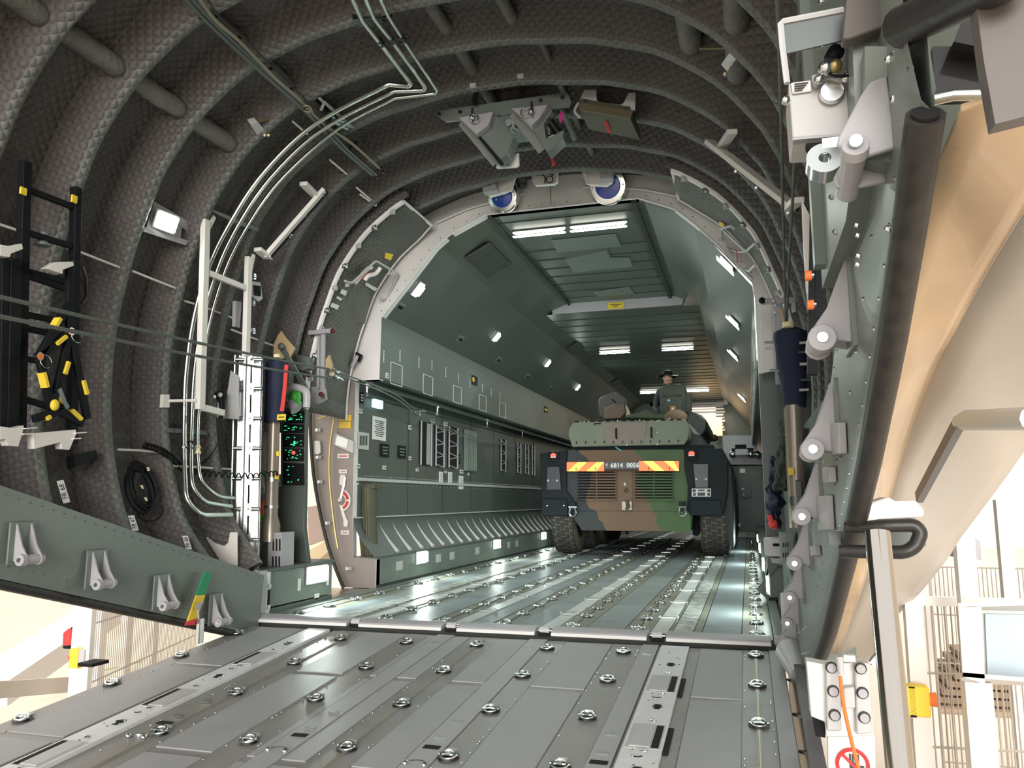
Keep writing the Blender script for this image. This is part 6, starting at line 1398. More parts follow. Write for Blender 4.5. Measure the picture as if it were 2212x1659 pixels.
for x, y, f in ((1184, 1038, fl_), (1203, 1038, fl_), (1504, 1035, fr2), (1525, 1035, fr2), (1182, 1092, fl_), (1218, 1092, fl_)):
    g = MB(); c = at(x, y, Y=YV - .10); g.ball(c, (.02, .012, .02), 0, 8, 6); g.build('bolt', 'offw' if y < 1060 else 'steel', f)
# skirt seen along the right flank
vp([(1555, 975), (1578, 1010), (1582, 1060), (1585, 1185), (1575, 1180), (1568, 1060), (1560, 1000)], YV + .3, 6.4, 'side_skirt', 'camo', bev=0)
# tail lamps
for i, (x, y, lit) in enumerate(((1196, 984, 1), (1494, 980, 0))):
    k = 10 if i == 0 else 11
    g = MB(); c = at(x, y + 1, Y=YV - .09); g.box(c, (.175 if i else .165, .06, .16)); o = g.build('tail_lamp', 'void', veh, bev=.01)
    g = MB(); g.ball(c + V(0, -.03, .012), (.05, .02, .035)); g.build('red_lens', 'tail', o); g = MB(); g.box(c + V(0, -.032, -.02), (.09, .01, .02)); g.build('white_lens', 'plac', o)
    g = MB(); g.torus(c + V(0, -.02, 0), (0, 1, 0), .11, .010, 0, n=4, k=6, u=(1, 0, 1)); g.build('guard', 'dsteel', o)
# hazard boards and number plate
def board(x0, x1, y0, y1, lean, nm):
    o = vp([(x0, y0), (x1, y0), (x1, y1), (x0, y1)], YV - .16, .03, nm, 'refr', bev=.003)
    w_ = x1 - x0; h = y1 - y0; g = MB()
    for f in (.30, .80) if lean > 0 else (.10, .62):
        a = x0 + w_ * f; s_ = h * lean; b = w_ * .25
        P = [(a, y0), (a + b, y0), (a + b - s_, y1), (a - s_, y1)]
        P = [(min(max(p, x0), x1), q) for p, q in P]
        g.prism(pp(P, Y=YV - .164), (0, .003, 0))
    g.build('yellow_stripe', 'refy', o)
    for f in (.25, .76): g = MB(); g.box(at(x0 + w_ * f, y1 - 5, Y=YV - .17), (.008, .01, .06)); g.build('pin', 'void', o)
board(1224, 1305, 998, 1018, 1.1, 'hazard_board'); board(1380, 1467, 996, 1017, -1.2, 'hazard_board')
o = vp([(1305, 997), (1380, 997), (1380, 1014), (1305, 1014)], YV - .16, .03, 'number_plate', 'plate', bev=.003)
text('plate_number', '6814  0056', at(1349.5, 1005.5, Y=YV - .162), (1, 0, 0), (0, 0, 1), .104, 'plac', o, bold=.003)
g = MB(); c = at(1310.5, 1005, Y=YV - .163); g.tube([c + V(.012, 0, .035), c + V(.012, 0, -.025), c + V(-.01, 0, -.035)], .006, 5); g.ball(c + V(-.005, 0, .012), (.016, .004, .02), 0, 8, 6); g.build('service_mark', 'offw', o)
# louvre grilles
for gi, (x0, x1, y0, y1) in enumerate(((1248, 1329, 1018, 1080), (1371, 1453, 1018, 1080))):
    o = vp([(x0 - 3, y0 - 2), (x1 + 3, y0 - 2), (x1 + 3, y1 + 3), (x0, y1 + 2)], YV - .02, .03, 'louvre_grille', 'camo', bev=.004)
    xm = (x0 + x1) / 2; n = 10
    for (a, b) in ((x0, xm - 1.5), (xm + 1.5, x1)):
        for k in range(n):
            ya = y0 + (y1 - y0) * k / n; g = MB(); P = pp([(a, ya + .6), (b, ya + .6), (b, ya + 3.6), (a, ya + 3.6)], Y=YV - .024); g.prism(P, (0, .004, 0)); g.build('gap', 'void', o)
            g = MB(); P = pp([(a, ya + 3.4), (b, ya + 3.4), (b, ya + 6.2), (a, ya + 6.2)], Y=YV - .05); g.prism(P, (0, .03, .0)); g.build('slat', 'camo', o)
# centre fittings: padlock plate, tow pintle, shackles
vp([(1343, 1083), (1365, 1083), (1365, 1102), (1343, 1102)], YV - .06, .03, 'pintle_plate', 'brown', bev=.004)
g = MB(); g.torus(at(1355, 1090, Y=YV - .12), (1, .3, 0), .05, .018, 0, n=14, k=6); g.tube(pp([(1352, 1080), (1358, 1094), (1352, 1100)], Y=YV - .14), .025, 8); g.build('tow_pintle', 'olive', veh)
g = MB(); g.box(at(1350, 1046, Y=YV - .03), (.03, .03, .05)); g.build('latch', 'offw', veh); g = MB(); g.torus(at(1353, 1060, Y=YV - .03), (0, 1, 0), .03, .006, 0, n=10, k=4); g.build('key_ring', 'dsteel', veh)
vp([(1334, 1018), (1366, 1018), (1366, 1104), (1334, 1104)], YV - .012, .02, 'centre_panel', 'camo', bev=.004)
for x, y in ((1237, 1105), (1474, 1105)):
    g = MB(); c = at(x, y, Y=YV - .14); g.torus(c, (0, 1, 0), .055, .018, 0, PI * -.25, PI * 1.25, n=16, k=8, u=(1, 0, 0)) if 0 else g.tube([c + V(-.04, 0, .07), c + V(-.045, 0, .03), c + V(-.06, 0, -.02), c + V(-.035, 0, -.065), c + V(0, 0, -.08), c + V(.035, 0, -.065), c + V(.06, 0, -.02), c + V(.045, 0, .03), c + V(.04, 0, .07)], .015, 8)
    g.tube([c + V(-.07, 0, .07), c + V(.07, 0, .07)], .018, 8); g.build('tow_shackle', 'steel', veh); g = MB(); g.box(c + V(0, .05, .09), (.10, .1, .14)); g.build('shackle_lug', 'vdark', veh, bev=.01)
# data plate on the right fender
o = vp([(1494, 1055), (1536, 1055), (1536, 1073), (1494, 1073)], YV - .10, .012, 'data_plate', 'offw', bev=.004)
g = MB()
for P in ([(1496, 1057), (1503, 1057), (1503, 1063), (1496, 1063)], [(1508, 1057.5), (1522, 1057.5), (1522, 1061), (1508, 1061)], [(1507, 1064), (1523, 1064), (1523, 1071), (1507, 1071)], [(1528, 1057), (1534, 1057), (1534, 1063), (1528, 1063)], [(1528, 1065), (1534, 1065), (1534, 1071), (1528, 1071)], [(1497, 1065), (1503, 1065), (1503, 1071), (1497, 1071)]): g.prism(pp(P, Y=YV - .102), (0, .002, 0))
g.build('plate_print', 'ink', o)
# upper armoured bustle (plain boards across the turret stowage)
bu = vp([(1240, 911), (1480, 905), (1488, 930), (1486, 948), (1478, 960), (1236, 965), (1227, 940), (1229, 925)], YV - .1, 1.2, 'stowage_board', 'vgreen', bev=.01)
vp([(1306, 914), (1398, 912), (1392, 957), (1308, 960)], YV - .112, .02, 'brown_patch', 'vpink', bu, .004)
for i in range(14):
    g = MB(); x = 1246 + i * 17; g.box(at(x, 909.5 - i * .35 + 1.5, Y=YV - .112), (.075, .02, .016)); g.build('slot', 'void', bu)
for x, y in ((1331, 936), (1407, 934)): g = MB(); c = at(x, y, Y=YV - .15); g.tube([c + V(0, .04, .08), c + V(0, 0, .07), c + V(0, 0, -.07), c + V(0, .04, -.08)], .015, 8); g.build('handle', 'void', bu)
for i, x in enumerate(range(1245, 1480, 20)): g = MB(); g.box(at(x, 956 - i * .3, Y=YV - .115), (.012, .02, .04)); g.build('hinge_tab', 'void', bu)
for x, y in ((1262, 911), (1334, 909), (1382, 908), (1420, 909), (1420, 934), (1420, 960), (1354, 961), (1446, 905)): g = MB(); g.ball(at(x, y, Y=YV - .115), (.014, .01, .014), 0, 8, 6); g.build('bright_bolt', 'plac', bu)
g = MB(); g.tube(pp([(1284, 919), (1284, 915), (1298, 915)], Y=YV - .12), .008, 6); g.build('wire_loop', 'void', bu)
vp([(1240, 962), (1540, 960), (1548, 974), (1228, 978)], YV + .1, 5.5, 'roof', 'vdark', bev=.01)
g = MB(); g.box(at(1336, 970, Y=YV - .02), (.12, .02, .02), 0, Matrix.Rotation(R_(35), 3, 'Y')); g.build('teal_tag', mat('teal_tag', (.02, .4, .42), .5), veh)
# hatch, sight, turret mass
vp([(1302, 906), (1292, 898), (1292, 862), (1300, 855), (1322, 848), (1338, 850), (1350, 862), (1350, 882), (1340, 900), (1335, 906)], 14.4, .18, 'raised_hatch', mat('dark_brown_hatch', (.045, .038, .036), .6), bev=.03)
vp([(1303, 906), (1306, 882), (1322, 874), (1342, 870), (1348, 876), (1350, 892), (1340, 904)], 14.36, .05, 'hatch_lower', mat('brown_hatch', (.10, .062, .042), .6), bev=.02)
vp([(1342, 868), (1352, 874), (1360, 890), (1360, 900), (1350, 902), (1352, 888)], 14.5, .1, 'hatch_cushion', mat('cream_cushion', (.42, .42, .26), .7), bev=.02)
g = MB(); g.tube(pp([(1322, 862), (1330, 870)], Y=14.35), .015, 6); g.build('hatch_handle', 'void', veh)
vp([(1350, 904), (1352, 896), (1380, 893), (1388, 886), (1405, 886), (1412, 893), (1440, 892), (1440, 906)], 14.2, 1.6, 'turret', mat('turret_green', (.03, .045, .02), .6), bev=.03)
vp([(1481, 904), (1488, 888), (1515, 896), (1528, 910), (1526, 930), (1516, 942), (1535, 965), (1486, 968), (1484, 930)], 13.9, 2.4, 'weapon_station', mat('near_black_green', (.010, .015, .012), .5), bev=.03)
vp([(1486, 915), (1490, 916), (1512, 940), (1498, 937)], 13.85, .03, 'pale_flap', 'hullk', bev=.002)
g = MB(); g.ball(at(1460, 902, Y=13.9), (.20, .18, .14), 0, 16, 10); g.build('rolled_scarf', mat('brown_cloth', (.16, .10, .06), .85, bump=.8, bs=20), veh)
vp([(1535, 965), (1555, 975), (1562, 990), (1545, 985), (1520, 972)], 13.6, 3, 'sponson', 'camo', bev=.01)
g = MB(); g.ball(at(1542, 946, Y=15.5), (.08, .1, .07)); g.build('red_brown_pouch', mat('pouch', (.08, .03, .025), .7), veh)
# wheels: eight, with tread blocks
def wheel(x0, x1, y, r, detail):
    cx = (x0 + x1) / 2; w_ = x1 - x0; c = V(cx, y, r)
    t_ = D.objects.new('wheel', None); COL.objects.link(t_); t_.parent = veh; t_.location = c - veh.location
    g = MB(); prof = [(-.5, .55), (-.5, .86), (-.40, .96), (0, .975), (.40, .96), (.5, .86), (.5, .55)]; n = 40
    for k in range(n):
        a = 2 * PI * k / n
        for u, q in prof: g.v.append(c + V(u * w_, math.cos(a) * r * q, math.sin(a) * r * q))
    m_ = len(prof)
    for k in range(n):
        for j in range(m_ - 1): g.f.append([k * m_ + j, k * m_ + j + 1, ((k + 1) % n) * m_ + j + 1, ((k + 1) % n) * m_ + j]); g.m.append(0)
    o = g.build('tyre', 'tyred' if detail else 'tyre', t_)
    g = MB(); g.cyl(c - V(w_ * .3, 0, 0), c + V(w_ * .3, 0, 0), r * .56, n=20); g.build('rim', 'vdark', t_)
    if detail:
        g = MB()
        for k in range(30):
            for j in range(-2, 3):
                a = 2 * PI * (k + .5 * (j % 2) + .12 * j) / 30; R = Matrix.Rotation(a, 3, 'X'); rr = r * (.985 - .022 * abs(j))
                g.box(c + V(j * w_ * .19, math.cos(a) * rr, math.sin(a) * rr), (w_ * .165, r * .045, r * .165), 0, R)
        g.build('tread_blocks', 'tyre', t_, bev=.006)
for x0, x1 in ((-3.27, -2.86), (-.78, -.34)):
    for i, y in enumerate((14.0, 15.35, 17.0, 18.3)): wheel(x0 + .0, x1, y, .62, i < 2)
g = MB(); g.prism(pp([(1494, 1114), (1512, 1114), (1512, 1148), (1506, 1158), (1496, 1156), (1496, 1130)], Y=13.9), (0, .5, 0)); g.build('suspension', 'void', veh)
# ================================================================ PEOPLE
def skin_fig(name, joints, edges, mats, parent, sub=2):
    me = D.meshes.new(name); me.from_pydata([tuple(V(j[0]) - parent.location) for j in joints], edges, []); me.update()
    o = D.objects.new(name, me); COL.objects.link(o); o.parent = parent
    md = o.modifiers.new('s', 'SKIN'); md.use_smooth_shade = True
    for i, j in enumerate(joints):
        r = j[1]; sv = me.skin_vertices[0].data[i] if me.skin_vertices else None
        if sv: sv.radius = r if isinstance(r, tuple) else (r, r); sv.use_root = (i == 0)
    o.modifiers.new('b', 'SUBSURF').render_levels = sub
    me.materials.append(mats if not isinstance(mats, str) else M[mats]); return o
def ensure_skin(me):
    if not me.skin_vertices:
        bm_ = None
def person(name, base, label, scale=1, sit=False):
    t = thing(name, base, label, 'person'); return t
M['skinp'] = mat('skin_tone', (.45, .25, .17), .55); M['cloth'] = mat('dark_grey_blue_uniform', (.045, .048, .055), .8, bump=.5, bs=20)
M['pack'] = mat('grey_green_backpack', (.055, .06, .045), .75, bump=.4, bs=30, vary=.2); M['bootm'] = mat('black_boots', (.01, .01, .01), .5)
import bmesh
def skinned(name, J, E, m, t, sub=2, root=0):
    bm = bmesh.new(); lay = bm.verts.layers.skin.verify(); vs = []
    for p, r in J:
        v_ = bm.verts.new(V(p) - t.location); v_[lay].radius = r if isinstance(r, tuple) else (r, r); vs.append(v_)
    vs[root][lay].use_root = True
    for a, b in E: bm.edges.new((vs[a], vs[b]))
    me = D.meshes.new(name); bm.to_mesh(me); bm.free(); me.materials.append(M[m])
    o = D.objects.new(name, me); COL.objects.link(o); o.parent = t
    md = o.modifiers.new('s', 'SKIN'); md.use_smooth_shade = True; s_ = o.modifiers.new('b', 'SUBSURF'); s_.levels = sub; s_.render_levels = sub
    return o
YP = 14.9
def hand(base, d, palm_n, t, s=1.0):
    """palm with four bent fingers and a thumb"""
    d = V(d).normalized(); n = V(palm_n).normalized(); sd = d.cross(n).normalized(); b = V(base)
    J = [(b, .024 * s), (b + d * .045 * s, (.036 * s, .018 * s)), (b + d * .085 * s, (.038 * s, .016 * s))]; E = [(0, 1), (1, 2)]
    o = skinned('hand', J, E, 'skinp', t, 1)
    for k, L in enumerate((.068, .078, .072, .056)):
        q = b + d * .085 * s + sd * (.027 - .018 * k) * s
        skinned('finger', [(q, .0095 * s), (q + d * L * .45 * s - n * .004, .009 * s), (q + d * L * .75 * s - n * .02 * s, .0085 * s), (q + d * L * .85 * s - n * .042 * s, .008 * s)], [(0, 1), (1, 2), (2, 3)], 'skinp', o, 1) if 0 else _fing(o, q, d, n, L, s)
    q = b + d * .03 * s + sd * .03 * s; _fing(o, q, (d + sd * 1.1).normalized(), n, .055, s)
    return o
def _fing(o, q, d, n, L, s):
    g = MB(); g.tube([q, q + d * L * .45 * s - n * .004, q + d * L * .75 * s - n * .018 * s, q + d * L * .88 * s - n * .038 * s, q + d * L * .88 * s - n * .044 * s], [.0105 * s, .0098 * s, .009 * s, .008 * s, .004], 8)
    pr = o.parent; me_parent = o
    base = V(0, 0, 0); k = o
    g2 = g.build('finger', 'skinp', o); return g2
# soldier with backpack standing in the hatch, seen from behind
hp = at(1442, 905, Y=YP)
t = person('person', (hp.x, YP, hp.z - .75), 'person in a dark bush hat with a grey-green backpack, seen from behind on the vehicle')
S = lambda x, y, dY=0: at(x, y, Y=YP + dY)
J = [(S(1442, 925), (.15, .12)), (S(1441, 900), (.16, .12)), (S(1442, 872), (.18, .13)), (S(1444, 845), (.20, .12)), (S(1445, 838), (.10, .09)), (S(1444, 830), (.055, .055)), (S(1442, 818), (.075, .085)), (S(1441, 808), (.085, .10)),
     (S(1424, 846), (.075, .07)), (S(1417, 868), (.06, .055)), (S(1416, 882, -.05), (.055, .05)), (S(1424, 896, -.25), (.04, .04)),
     (S(1470, 850), (.085, .08)), (S(1484, 868), (.065, .06)), (S(1490, 886), (.055, .05)), (S(1478, 898, -.2), (.04, .04)),
     (V(hp.x - .1, YP, hp.z - .35), (.10, .10)), (V(hp.x - .1, YP, hp.z - .75), (.07, .07)), (V(hp.x + .12, YP, hp.z - .35), (.10, .10)), (V(hp.x + .12, YP, hp.z - .75), (.07, .07))]
E_ = [(0, 1), (1, 2), (2, 3), (3, 4), (4, 5), (5, 6), (6, 7), (3, 8), (8, 9), (9, 10), (10, 11), (3, 12), (12, 13), (13, 14), (14, 15), (0, 16), (16, 17), (0, 18), (18, 19)]
body = skinned('body', J, E_, 'cloth', t)
hc_ = S(1442, 816, -.02)
g = MB(); g.ball(hc_, (.078, .095, .11), 0, 20, 14); 
g.ball(hc_ + V(-.02, .095, -.02), (.018, .025, .022), 0, 8, 6); g.ball(hc_ + V(.078, 0, -.01), (.012, .02, .032), 0, 8, 6); g.ball(hc_ + V(-.078, 0, -.01), (.012, .02, .032), 0, 8, 6)
for s_ in (-1, 1): g.ball(hc_ + V(s_ * .03, .085, .01), (.013, .01, .009), 1, 8, 6)
g.ball(hc_ + V(0, .088, -.05), (.026, .01, .008), 2, 8, 6)
g.tube([hc_ + V(0, .0, -.06), hc_ + V(0, .0, -.16)], .052, 12)
g.build('head', ['skinp', 'ink', 'inkr'], t)
g = MB(); hat = hc_ + V(0, 0, .05); g.tube([hat + V(0, 0, -.005), hat + V(0, 0, .02), hat + V(0, 0, .07), hat + V(0, 0, .085)], [.112, .108, .095, .05], 20)
vs = []
for k in range(28):
    a = 2 * PI * k / 28; wv = .022 * math.sin(3 * a + .7)
    vs += [hat + V(math.cos(a) * .09, math.sin(a) * .09, 0), hat + V(math.cos(a) * .205, math.sin(a) * .18, -.02 + wv), hat + V(math.cos(a) * .205, math.sin(a) * .18, -.030 + wv), hat + V(math.cos(a) * .09, math.sin(a) * .09, -.014)]
g.add(vs, [(k * 4 + j, k * 4 + (j + 1) % 4, ((k + 1) % 28) * 4 + (j + 1) % 4, ((k + 1) % 28) * 4 + j) for k in range(28) for j in range(4)], 0)
g.build('bush_hat', 'black', t)
hand(S(1452, 826, -.16), (-.9, -.1, .05), (0, -1, .2), t, 1.0)
bp_ = D.objects.new('backpack', None)
def pk(c, r, nm, par, m='pack', sq=.55):
    g = MB(); c = V(c); N, K = 14, 20; vs = []
    for i in range(N + 1):
        a = -PI / 2 + PI * i / N
        for k in range(K):
            b = 2 * PI * k / K; f = lambda v_: math.copysign(abs(v_) ** sq, v_)
            vs.append(c + V(r[0] * f(math.cos(a)) * f(math.cos(b)), r[1] * f(math.cos(a)) * f(math.sin(b)), r[2] * f(math.sin(a))))
    g.add(vs, [(i * K + k, i * K + (k + 1) % K, (i + 1) * K + (k + 1) % K, (i + 1) * K + k) for i in range(N) for k in range(K)], 0)
    return g.build(nm, m, par)
bk = pk(S(1456, 868, -.26), (.25, .15, .32), 'backpack', t)
pk(S(1452, 876, -.42), (.19, .07, .17), 'front_pocket', bk); pk(S(1452, 848, -.41), (.18, .05, .08), 'top_pocket', bk); pk(S(1486, 872, -.30), (.07, .09, .19), 'side_pocket', bk)
g = MB(); g.box(S(1453, 882, -.50), (.10, .01, .085)); g.build('tan_patch', mat('tan_patch', (.28, .14, .06), .7), bk); g = MB(); g.prism([S(x, y, -.51) for x, y in ((1450, 884), (1452, 881), (1456, 880), (1455, 884))], (0, .004, 0)); g.build('patch_emblem', 'plac', bk)
g = MB(); g.prism([S(x, y, -.50) for x, y in ((1440, 865), (1444, 862), (1449, 865), (1444, 868))], (0, .006, 0)); g.build('blue_badge', mat('blue_badge', (.18, .3, .5), .5), bk)
g = MB()
for x in (1434, 1466): g.tube(spl([S(x, 836, -.1), S(x, 830, -.05), S(x, 838, .08)], 4), .022, 8)
g.build('shoulder_strap', 'pack', bk)
# person standing beyond the vehicle, only boots and lower legs show
bx = at(1343, 1154, Z=0)
t = person('person', (bx.x, bx.y, 0), 'person beyond the vehicle of whom only dark boots show beneath the hull')
x, y = bx.x, bx.y
J = [((x, y, .92), (.16, .12)), ((x, y, 1.15), (.15, .11)), ((x, y, 1.38), (.19, .12)), ((x, y, 1.50), (.07, .07)), ((x, y, 1.62), (.075, .09)), ((x, y, 1.70), (.08, .095)),
     ((x - .11, y, .85), (.10, .1)), ((x - .13, y, .5), (.07, .07)), ((x - .14, y, .14), (.05, .05)), ((x + .11, y, .85), (.10, .1)), ((x + .13, y, .5), (.07, .07)), ((x + .16, y, .14), (.05, .05)),
     ((x - .22, y, 1.40), (.06, .06)), ((x - .27, y, 1.12), (.045, .045)), ((x - .27, y + .05, .88), (.035, .035)), ((x + .22, y, 1.40), (.06, .06)), ((x + .27, y, 1.12), (.045, .045)), ((x + .27, y + .05, .88), (.035, .035))]
skinned('body', J, [(0, 1), (1, 2), (2, 3), (3, 4), (4, 5), (0, 6), (6, 7), (7, 8), (0, 9), (9, 10), (10, 11), (2, 12), (12, 13), (13, 14), (2, 15), (15, 16), (16, 17)], 'cloth', t)
for s_ in (-1, 1):
    g = MB(); q = V(x + s_ * .15, y, 0); g.tube([q + V(0, 0, .20), q + V(0, 0, .05)], .055, 12); g.ball(q + V(s_ * .02, -.08, .045), (.05, .14, .045)); g.build('boot', 'bootm', t)
# ================================================================ FAR END OF THE HOLD
YF = 20.5
t = thing('wall_cabinet', at(1600, 920, Y=YF), 'pale grey-green box standing beyond the vehicle on the right', 'cabinet')
vpF = lambda px, Y, th, nm, m, par=None, **k: (lambda g: (g.prism(pp(px, Y=Y), (0, th, 0)), g.build(nm, m, par, bev=.008, **k))[1])(MB())
vpF([(1560, 940), (1634, 940), (1636, 978), (1562, 978)], YF, .6, 'upper_box', 'offw', t)
vpF([(1562, 978), (1654, 978), (1654, 1004), (1568, 1004)], YF - .3, .9, 'shelf', 'mauve', t)
vpF([(1572, 1005), (1596, 1008), (1598, 1148), (1582, 1146)], YF - .1, .6, 'side_post', 'hull', t)
vpF([(1594, 1006), (1655, 1006), (1655, 1148), (1597, 1148)], YF - .25, .7, 'door_leaf', 'hull', t)
g = MB(); g.box(at(1604, 1017, Y=YF - .27), (.13, .02, .11)); g.build('white_plate', 'lampw' if 0 else 'plac', t, bev=.01)
g = MB(); g.box(at(1612, 1067, Y=YF - .28), (.22, .03, .2)); g.build('lock_box', 'hull', t, bev=.01)
for x, y, w_, h in ((1605, 1056, .06, .04), (1580, 1054, .12, .06), (1590, 1134, .2, .08), (1606, 1068, .04, .04)): g = MB(); g.box(at(x, y, Y=YF - .3), (w_, .01, h)); g.build('placard', 'plac', t)
t = thing('tensioner_rack', at(1602, 980, Y=YF - .5), 'dark tensioner rack with bright clamps on the pale shelf', 'rack')
g = MB(); g.box(at(1604, 971, Y=YF - .5), (.5, .15, .06)); g.box(at(1600, 966, Y=YF - .52), (.26, .16, .12)); g.build('body', 'void', t, bev=.01); g = MB(); g.box(at(1602, 977, Y=YF - .62), (.3, .1, .16)); g.build('centre_block', 'mauve', t, bev=.02)
for x in (1583, 1622, 1636): g = MB(); g.ball(at(x, 982, Y=YF - .6), (.09, .08, .09)); g.build('clamp', 'steel', t)
# lit far room seen past the vehicle
t = thing('far_compartment', (-1.0, 24.4, 2.6), 'brightly lit far compartment ceiling and panel seen right of the person', 'panel')
g = MB()
for k in range(12): g.box(at(1525, 858 + k * 6.5, Y=24.3), (1.0 + .05 * (k % 3), .02, .05 + .02 * (k % 2)), k % 2)
g.build('ceiling_slats', ['ring', 'mauve'], t)
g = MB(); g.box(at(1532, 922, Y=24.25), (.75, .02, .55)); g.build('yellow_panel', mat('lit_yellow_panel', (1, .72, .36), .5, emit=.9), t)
g = MB(); g.box(at(1512, 846, Y=24.2), (1.3, .02, .10)); g.build('header', 'ceil', t)
arealight(t, (-1.0, 23.6, 3.4), (0, .6, -1), 30, 1.0, .3, (1, .85, .65))
# ================================================================ HANGAR OUTSIDE
ZF = -1.75
g = MB(); g.box((0, 10, ZF - .05), (90, 90, .1)); g.build('floor_hangar', 'peach', kind='structure')
g = MB(); g.box((-28, 10, 4), (.3, 80, 14)); g.box((0, 50, 4), (90, .3, 14)); g.box((30, 10, 4), (.3, 80, 14)); g.build('wall_hangar', 'wallh', kind='structure')
g = MB(); g.box((-27.8, 10, -.9), (.1, 80, 1.4)); g.build('baseboard_hangar', mat('tan_wall_band', (.62, .48, .34), .6), kind='structure')
def hp_(px, Y, **k): return [at(x, y, Y=Y) for x, y in px]
# left side: beam, posts, mesh fence, extinguisher
g = MB(); g.bar(at(-40, 1500, Y=6.5), at(260, 1300, Y=9.5), .5, .25); g.build('white_beam', 'fencew', label='wide white diagonal beam outside, left of the fence', cat='beam')
t = thing('fence', at(300, 1540, Y=8.2), 'galvanised mesh fence with white posts outside on the left', 'fence')
FX = lambda x, y, s: at(x, y, Y=6.6 + s * 3.2)
for i, (x, s_) in enumerate(((222, .35), (278, .55), (336, .8))):
    g = MB(); a = at(x, 1290, Y=6.2 + s_ * 4); g.box((a.x, a.y, ZF + 1.25), (.10, .10, 2.5)); g.build('post', 'fencew', t)
g = MB(); A = at(190, 1300, Y=6.9); B = at(430, 1330, Y=10.0)
n = 70
for k in range(n):
    p = A + (B - A) * k / n; g.tube([V(p.x, p.y, ZF + .1), V(p.x, p.y, ZF + 2.3)], .006, 4, cap=False)
for h in (.2, .8, 1.4, 2.0, 2.3): g.tube([V(A.x, A.y, ZF + h), V(B.x, B.y, ZF + h)], .009, 4)
g.build('mesh', 'fencem', t)
t = thing('safety_post', at(178, 1480, Y=6.4), 'white safety post with a yellow box and red button outside on the left', 'post')
g = MB(); a = at(182, 1330, Y=6.4); g.box((a.x, a.y, ZF + 1.2), (.16, .10, 2.6)); a = at(198, 1330, Y=6.3); g.box((a.x, a.y, ZF + 1.5), (.06, .06, 1.8)); g.build('post', 'fencew', t)
g = MB(); g.box(at(168, 1421, Y=6.3), (.10, .10, .17)); g.build('yellow_box', 'yellow', t); g = MB(); c = at(158, 1420, Y=6.3); g.ball(c, (.045, .045, .045)); g.build('red_button', 'inkr', t); g = MB(); c = at(180, 1420, Y=6.28); g.box(c, (.07, .05, .15)); g.build('grey_face', 'offw', t); g = MB(); g.box(at(202, 1432, Y=6.2), (.16, .2, .03)); g.build('black_bracket', 'black', t)
t = thing('fire_extinguisher', at(154, 1400, Y=7.4), 'red fire extinguisher with a black foot outside on the left', 'extinguisher')
g = MB(); g.tube([at(152, 1392, Y=7.4), at(153, 1366, Y=7.4), at(154, 1358, Y=7.4)], [.075, .075, .03], 14); g.build('cylinder', 'inkr', t); g = MB(); g.cyl(at(151, 1399, Y=7.4), at(152, 1391, Y=7.4), .07, n=14); g.build('foot', 'black', t); g = MB(); g.tube(spl([at(155, 1358, Y=7.4), at(163, 1352, Y=7.4), at(162, 1366, Y=7.35)], 4), .014, 6); g.build('hose', 'black', t)
g = MB(); g.bar(at(-40, 1493, Y=5.4), at(160, 1478, Y=6.6), .04, .14); g.build('low_rail', 'beigef', label='low beige kerb rail on the hangar floor at the left', cat='rail')
g = MB(); g.bar(at(96, 1478, Y=9), at(300, 1430, Y=11), .08, .01, 0); g.build('green_floor_line', mat('green_floor_line', (.45, .6, .22), .6), label='thin green floor line outside on the left', cat='marking')
# outside the side doorway
g = MB(); g.prism(pp([(664, 1095), (700, 1090), (702, 1165), (668, 1178)], Y=9.5), (0, .05, 0)); g.build('outdoor_panel', mat('dull_mauve_panel', (.42, .33, .28), .6), label='dull mauve panel seen through the left doorway', cat='panel')
g = MB(); g.prism(pp([(640, 1205), (705, 1168), (718, 1185), (668, 1225), (640, 1228)], Y=8.35), (0, .4, 0)); g.build('wing_root', mat('warm_cream_panel', (.85, .68, .45), .4), label='warm cream sloping ledge below the left doorway', cat='ledge')
# right side cage, cabinet
YC = 5.2
t = thing('mesh_cage', at(2000, 1650, Y=YC), 'white mesh safety cage standing outside on the right', 'fence')
for i, (x, y, w_) in enumerate(((1977, YC, .09), (2005, YC + .9, .05), (2100, YC - .3, .09), (2190, YC + 1.2, .08))):
    a = at(x, 1400, Y=y); g = MB(); g.box((a.x, a.y, ZF + 1.3), (w_, w_, 2.75)); g.build('post', 'fencew', t)
def meshpanel(A, B, z0, z1, n, nm='mesh'):
    g = MB()
    for k in range(n + 1): p = A + (B - A) * k / n; g.tube([V(p.x, p.y, z0), V(p.x, p.y, z1)], .0045, 4, cap=False)
    m_ = int((z1 - z0) / .35) + 1
    for k in range(m_): z = z0 + (z1 - z0) * k / max(1, m_ - 1); g.tube([V(A.x, A.y, z), V(B.x, B.y, z)], .007, 4)
    g.build(nm, 'fencem', t)
a = at(1977, 1400, Y=YC); b = at(2060, 1400, Y=YC + 2.2); c = at(2300, 1400, Y=YC - .2); d_ = at(2040, 1400, Y=YC + .1)
meshpanel(a, V(2.9, YC + .2, 0), ZF + .1, ZF + 2.1, 60); meshpanel(V(a.x, a.y, 0), V(a.x + .6, YC + 2.6, 0), ZF + .1, ZF + 2.1, 40); meshpanel(V(a.x + .6, YC + 2.6, 0), V(4.5, YC + 2.6, 0), ZF + .1, ZF + 2.1, 90)
g = MB(); 
for z in (2.1, 1.0, .1): g.bar(V(a.x, a.y, ZF + z), V(4.0, YC + .2, ZF + z), .04, .05)
g.build('rail', 'fencew', t)
g = MB(); g.bar(at(1960, 1252, Y=9.5), at(2350, 1290, Y=9.2), .3, .34); g.build('white_girder', 'fencew', label='broad white girder crossing behind the cage on the right', cat='beam')
t = thing('white_cabinet', at(2130, 1480, Y=4.4), 'open white cabinet with a pale blue interior on a post at the right edge', 'cabinet')
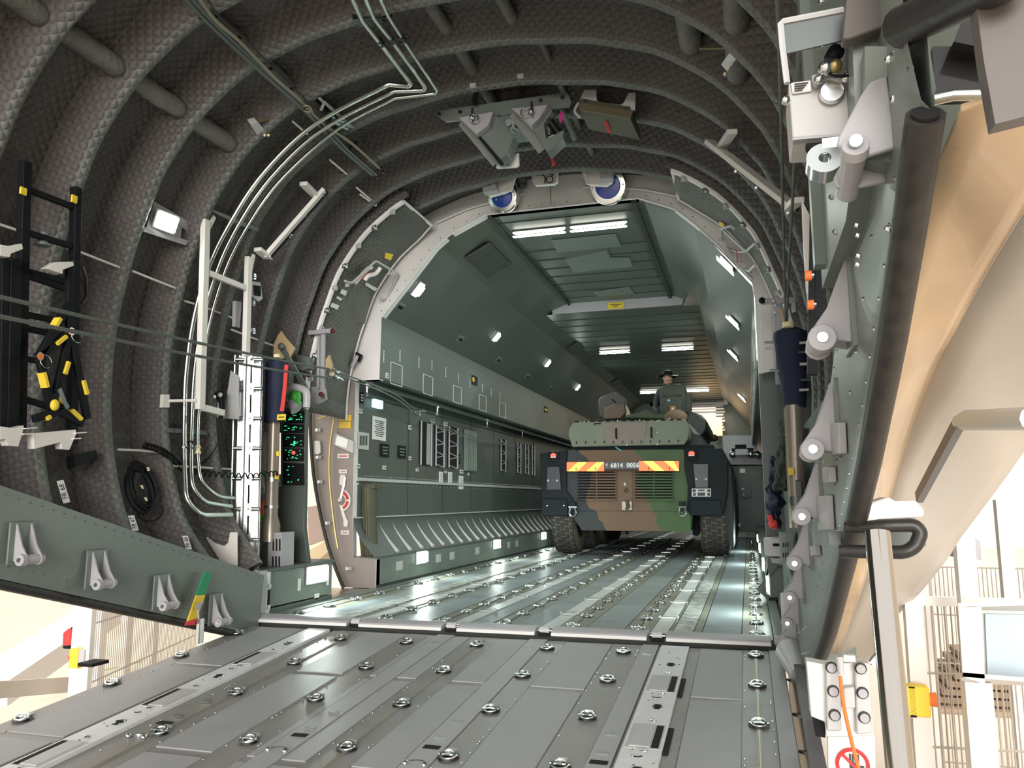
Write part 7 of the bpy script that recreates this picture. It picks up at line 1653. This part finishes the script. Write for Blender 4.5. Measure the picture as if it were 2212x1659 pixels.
g = MB(); g.prism(pp([(2070, 1312), (2120, 1308), (2128, 1478), (2080, 1462)], Y=4.4), (0, .02, 0)); g.prism(pp([(2120, 1318), (2300, 1322), (2300, 1484), (2128, 1478)], Y=4.75), (0, .02, 0)); g.prism([at(2070, 1312, Y=4.4), at(2300, 1305, Y=4.4), at(2300, 1322, Y=4.75), at(2120, 1318, Y=4.75)], (0, 0, .02)); g.prism([at(2080, 1462, Y=4.4), at(2300, 1480, Y=4.4), at(2300, 1484, Y=4.75), at(2128, 1478, Y=4.75)], (0, 0, .02)); g.build('shell', 'plac', t)
g = MB(); g.prism(pp([(2128, 1326), (2290, 1330), (2290, 1478), (2134, 1472)], Y=4.73), (0, .015, 0)); g.build('pale_blue_back', mat('pale_blue_interior', (.50, .60, .66), .5), t)
g = MB(); a = at(2120, 1480, Y=4.5); g.box((a.x, a.y + .1, (a.z + ZF) / 2), (.12, .10, a.z - ZF)); g.build('leg', 'fencew', t)
g = MB(); g.tube([at(2172, 1466, Y=4.5), at(2200, 1468, Y=4.5)], .012, 8); g.build('blue_marker', mat('blue_marker', (.10, .18, .6), .5), t)
t = thing('emergency_stop', at(1990, 1515, Y=YC - .15), 'yellow emergency stop box with a red button on the cage post', 'button')
g = MB(); g.box(at(1980, 1512, Y=YC - .15), (.12, .10, .16)); g.build('yellow_box', 'yellow', t, bev=.01); g = MB(); c = at(1996, 1510, Y=YC - .15); g.tube([c, c + V(.06, 0, 0)], [.03, .04], 12); g.build('red_button', 'orange', t); g = MB(); g.box(at(1968, 1512, Y=YC - .15), (.03, .1, .16)); g.build('black_base', 'black', t)
g = MB(); g.prism(pp([(2055, 1170), (2100, 1160), (2118, 1168), (2120, 1210), (2066, 1205)], Y=8), (0, .3, 0)); g.build('grey_cabinet', 'mauve', label='small grey cabinet far off beneath the fairing at the right', cat='cabinet')
t = thing('work_table', at(2060, 1500, Y=8.5), 'beige work table with stacked boards inside the cage', 'table')
c = at(2060, 1400, Y=8.5)
g = MB(); g.box((c.x + .6, 8.5, ZF + .85), (2.4, .9, .05)); g.build('top', mat('plywood', (.70, .52, .34), .6), t)
for dx in (-.5, 1.7):
    for dy in (-.35, .35): g = MB(); g.box((c.x + dx, 8.5 + dy, ZF + .42), (.06, .06, .84)); g.build('leg', 'beigef', t)
g = MB()
for k in range(6): g.box((c.x + .4 + .03 * k, 8.5, ZF + .92 + k * .07), (1.3 - .05 * k, .7, .05))
g.build('board_stack', mat('brown_board', (.42, .30, .20), .6), label='stack of brown boards on the beige work table', cat='boards')
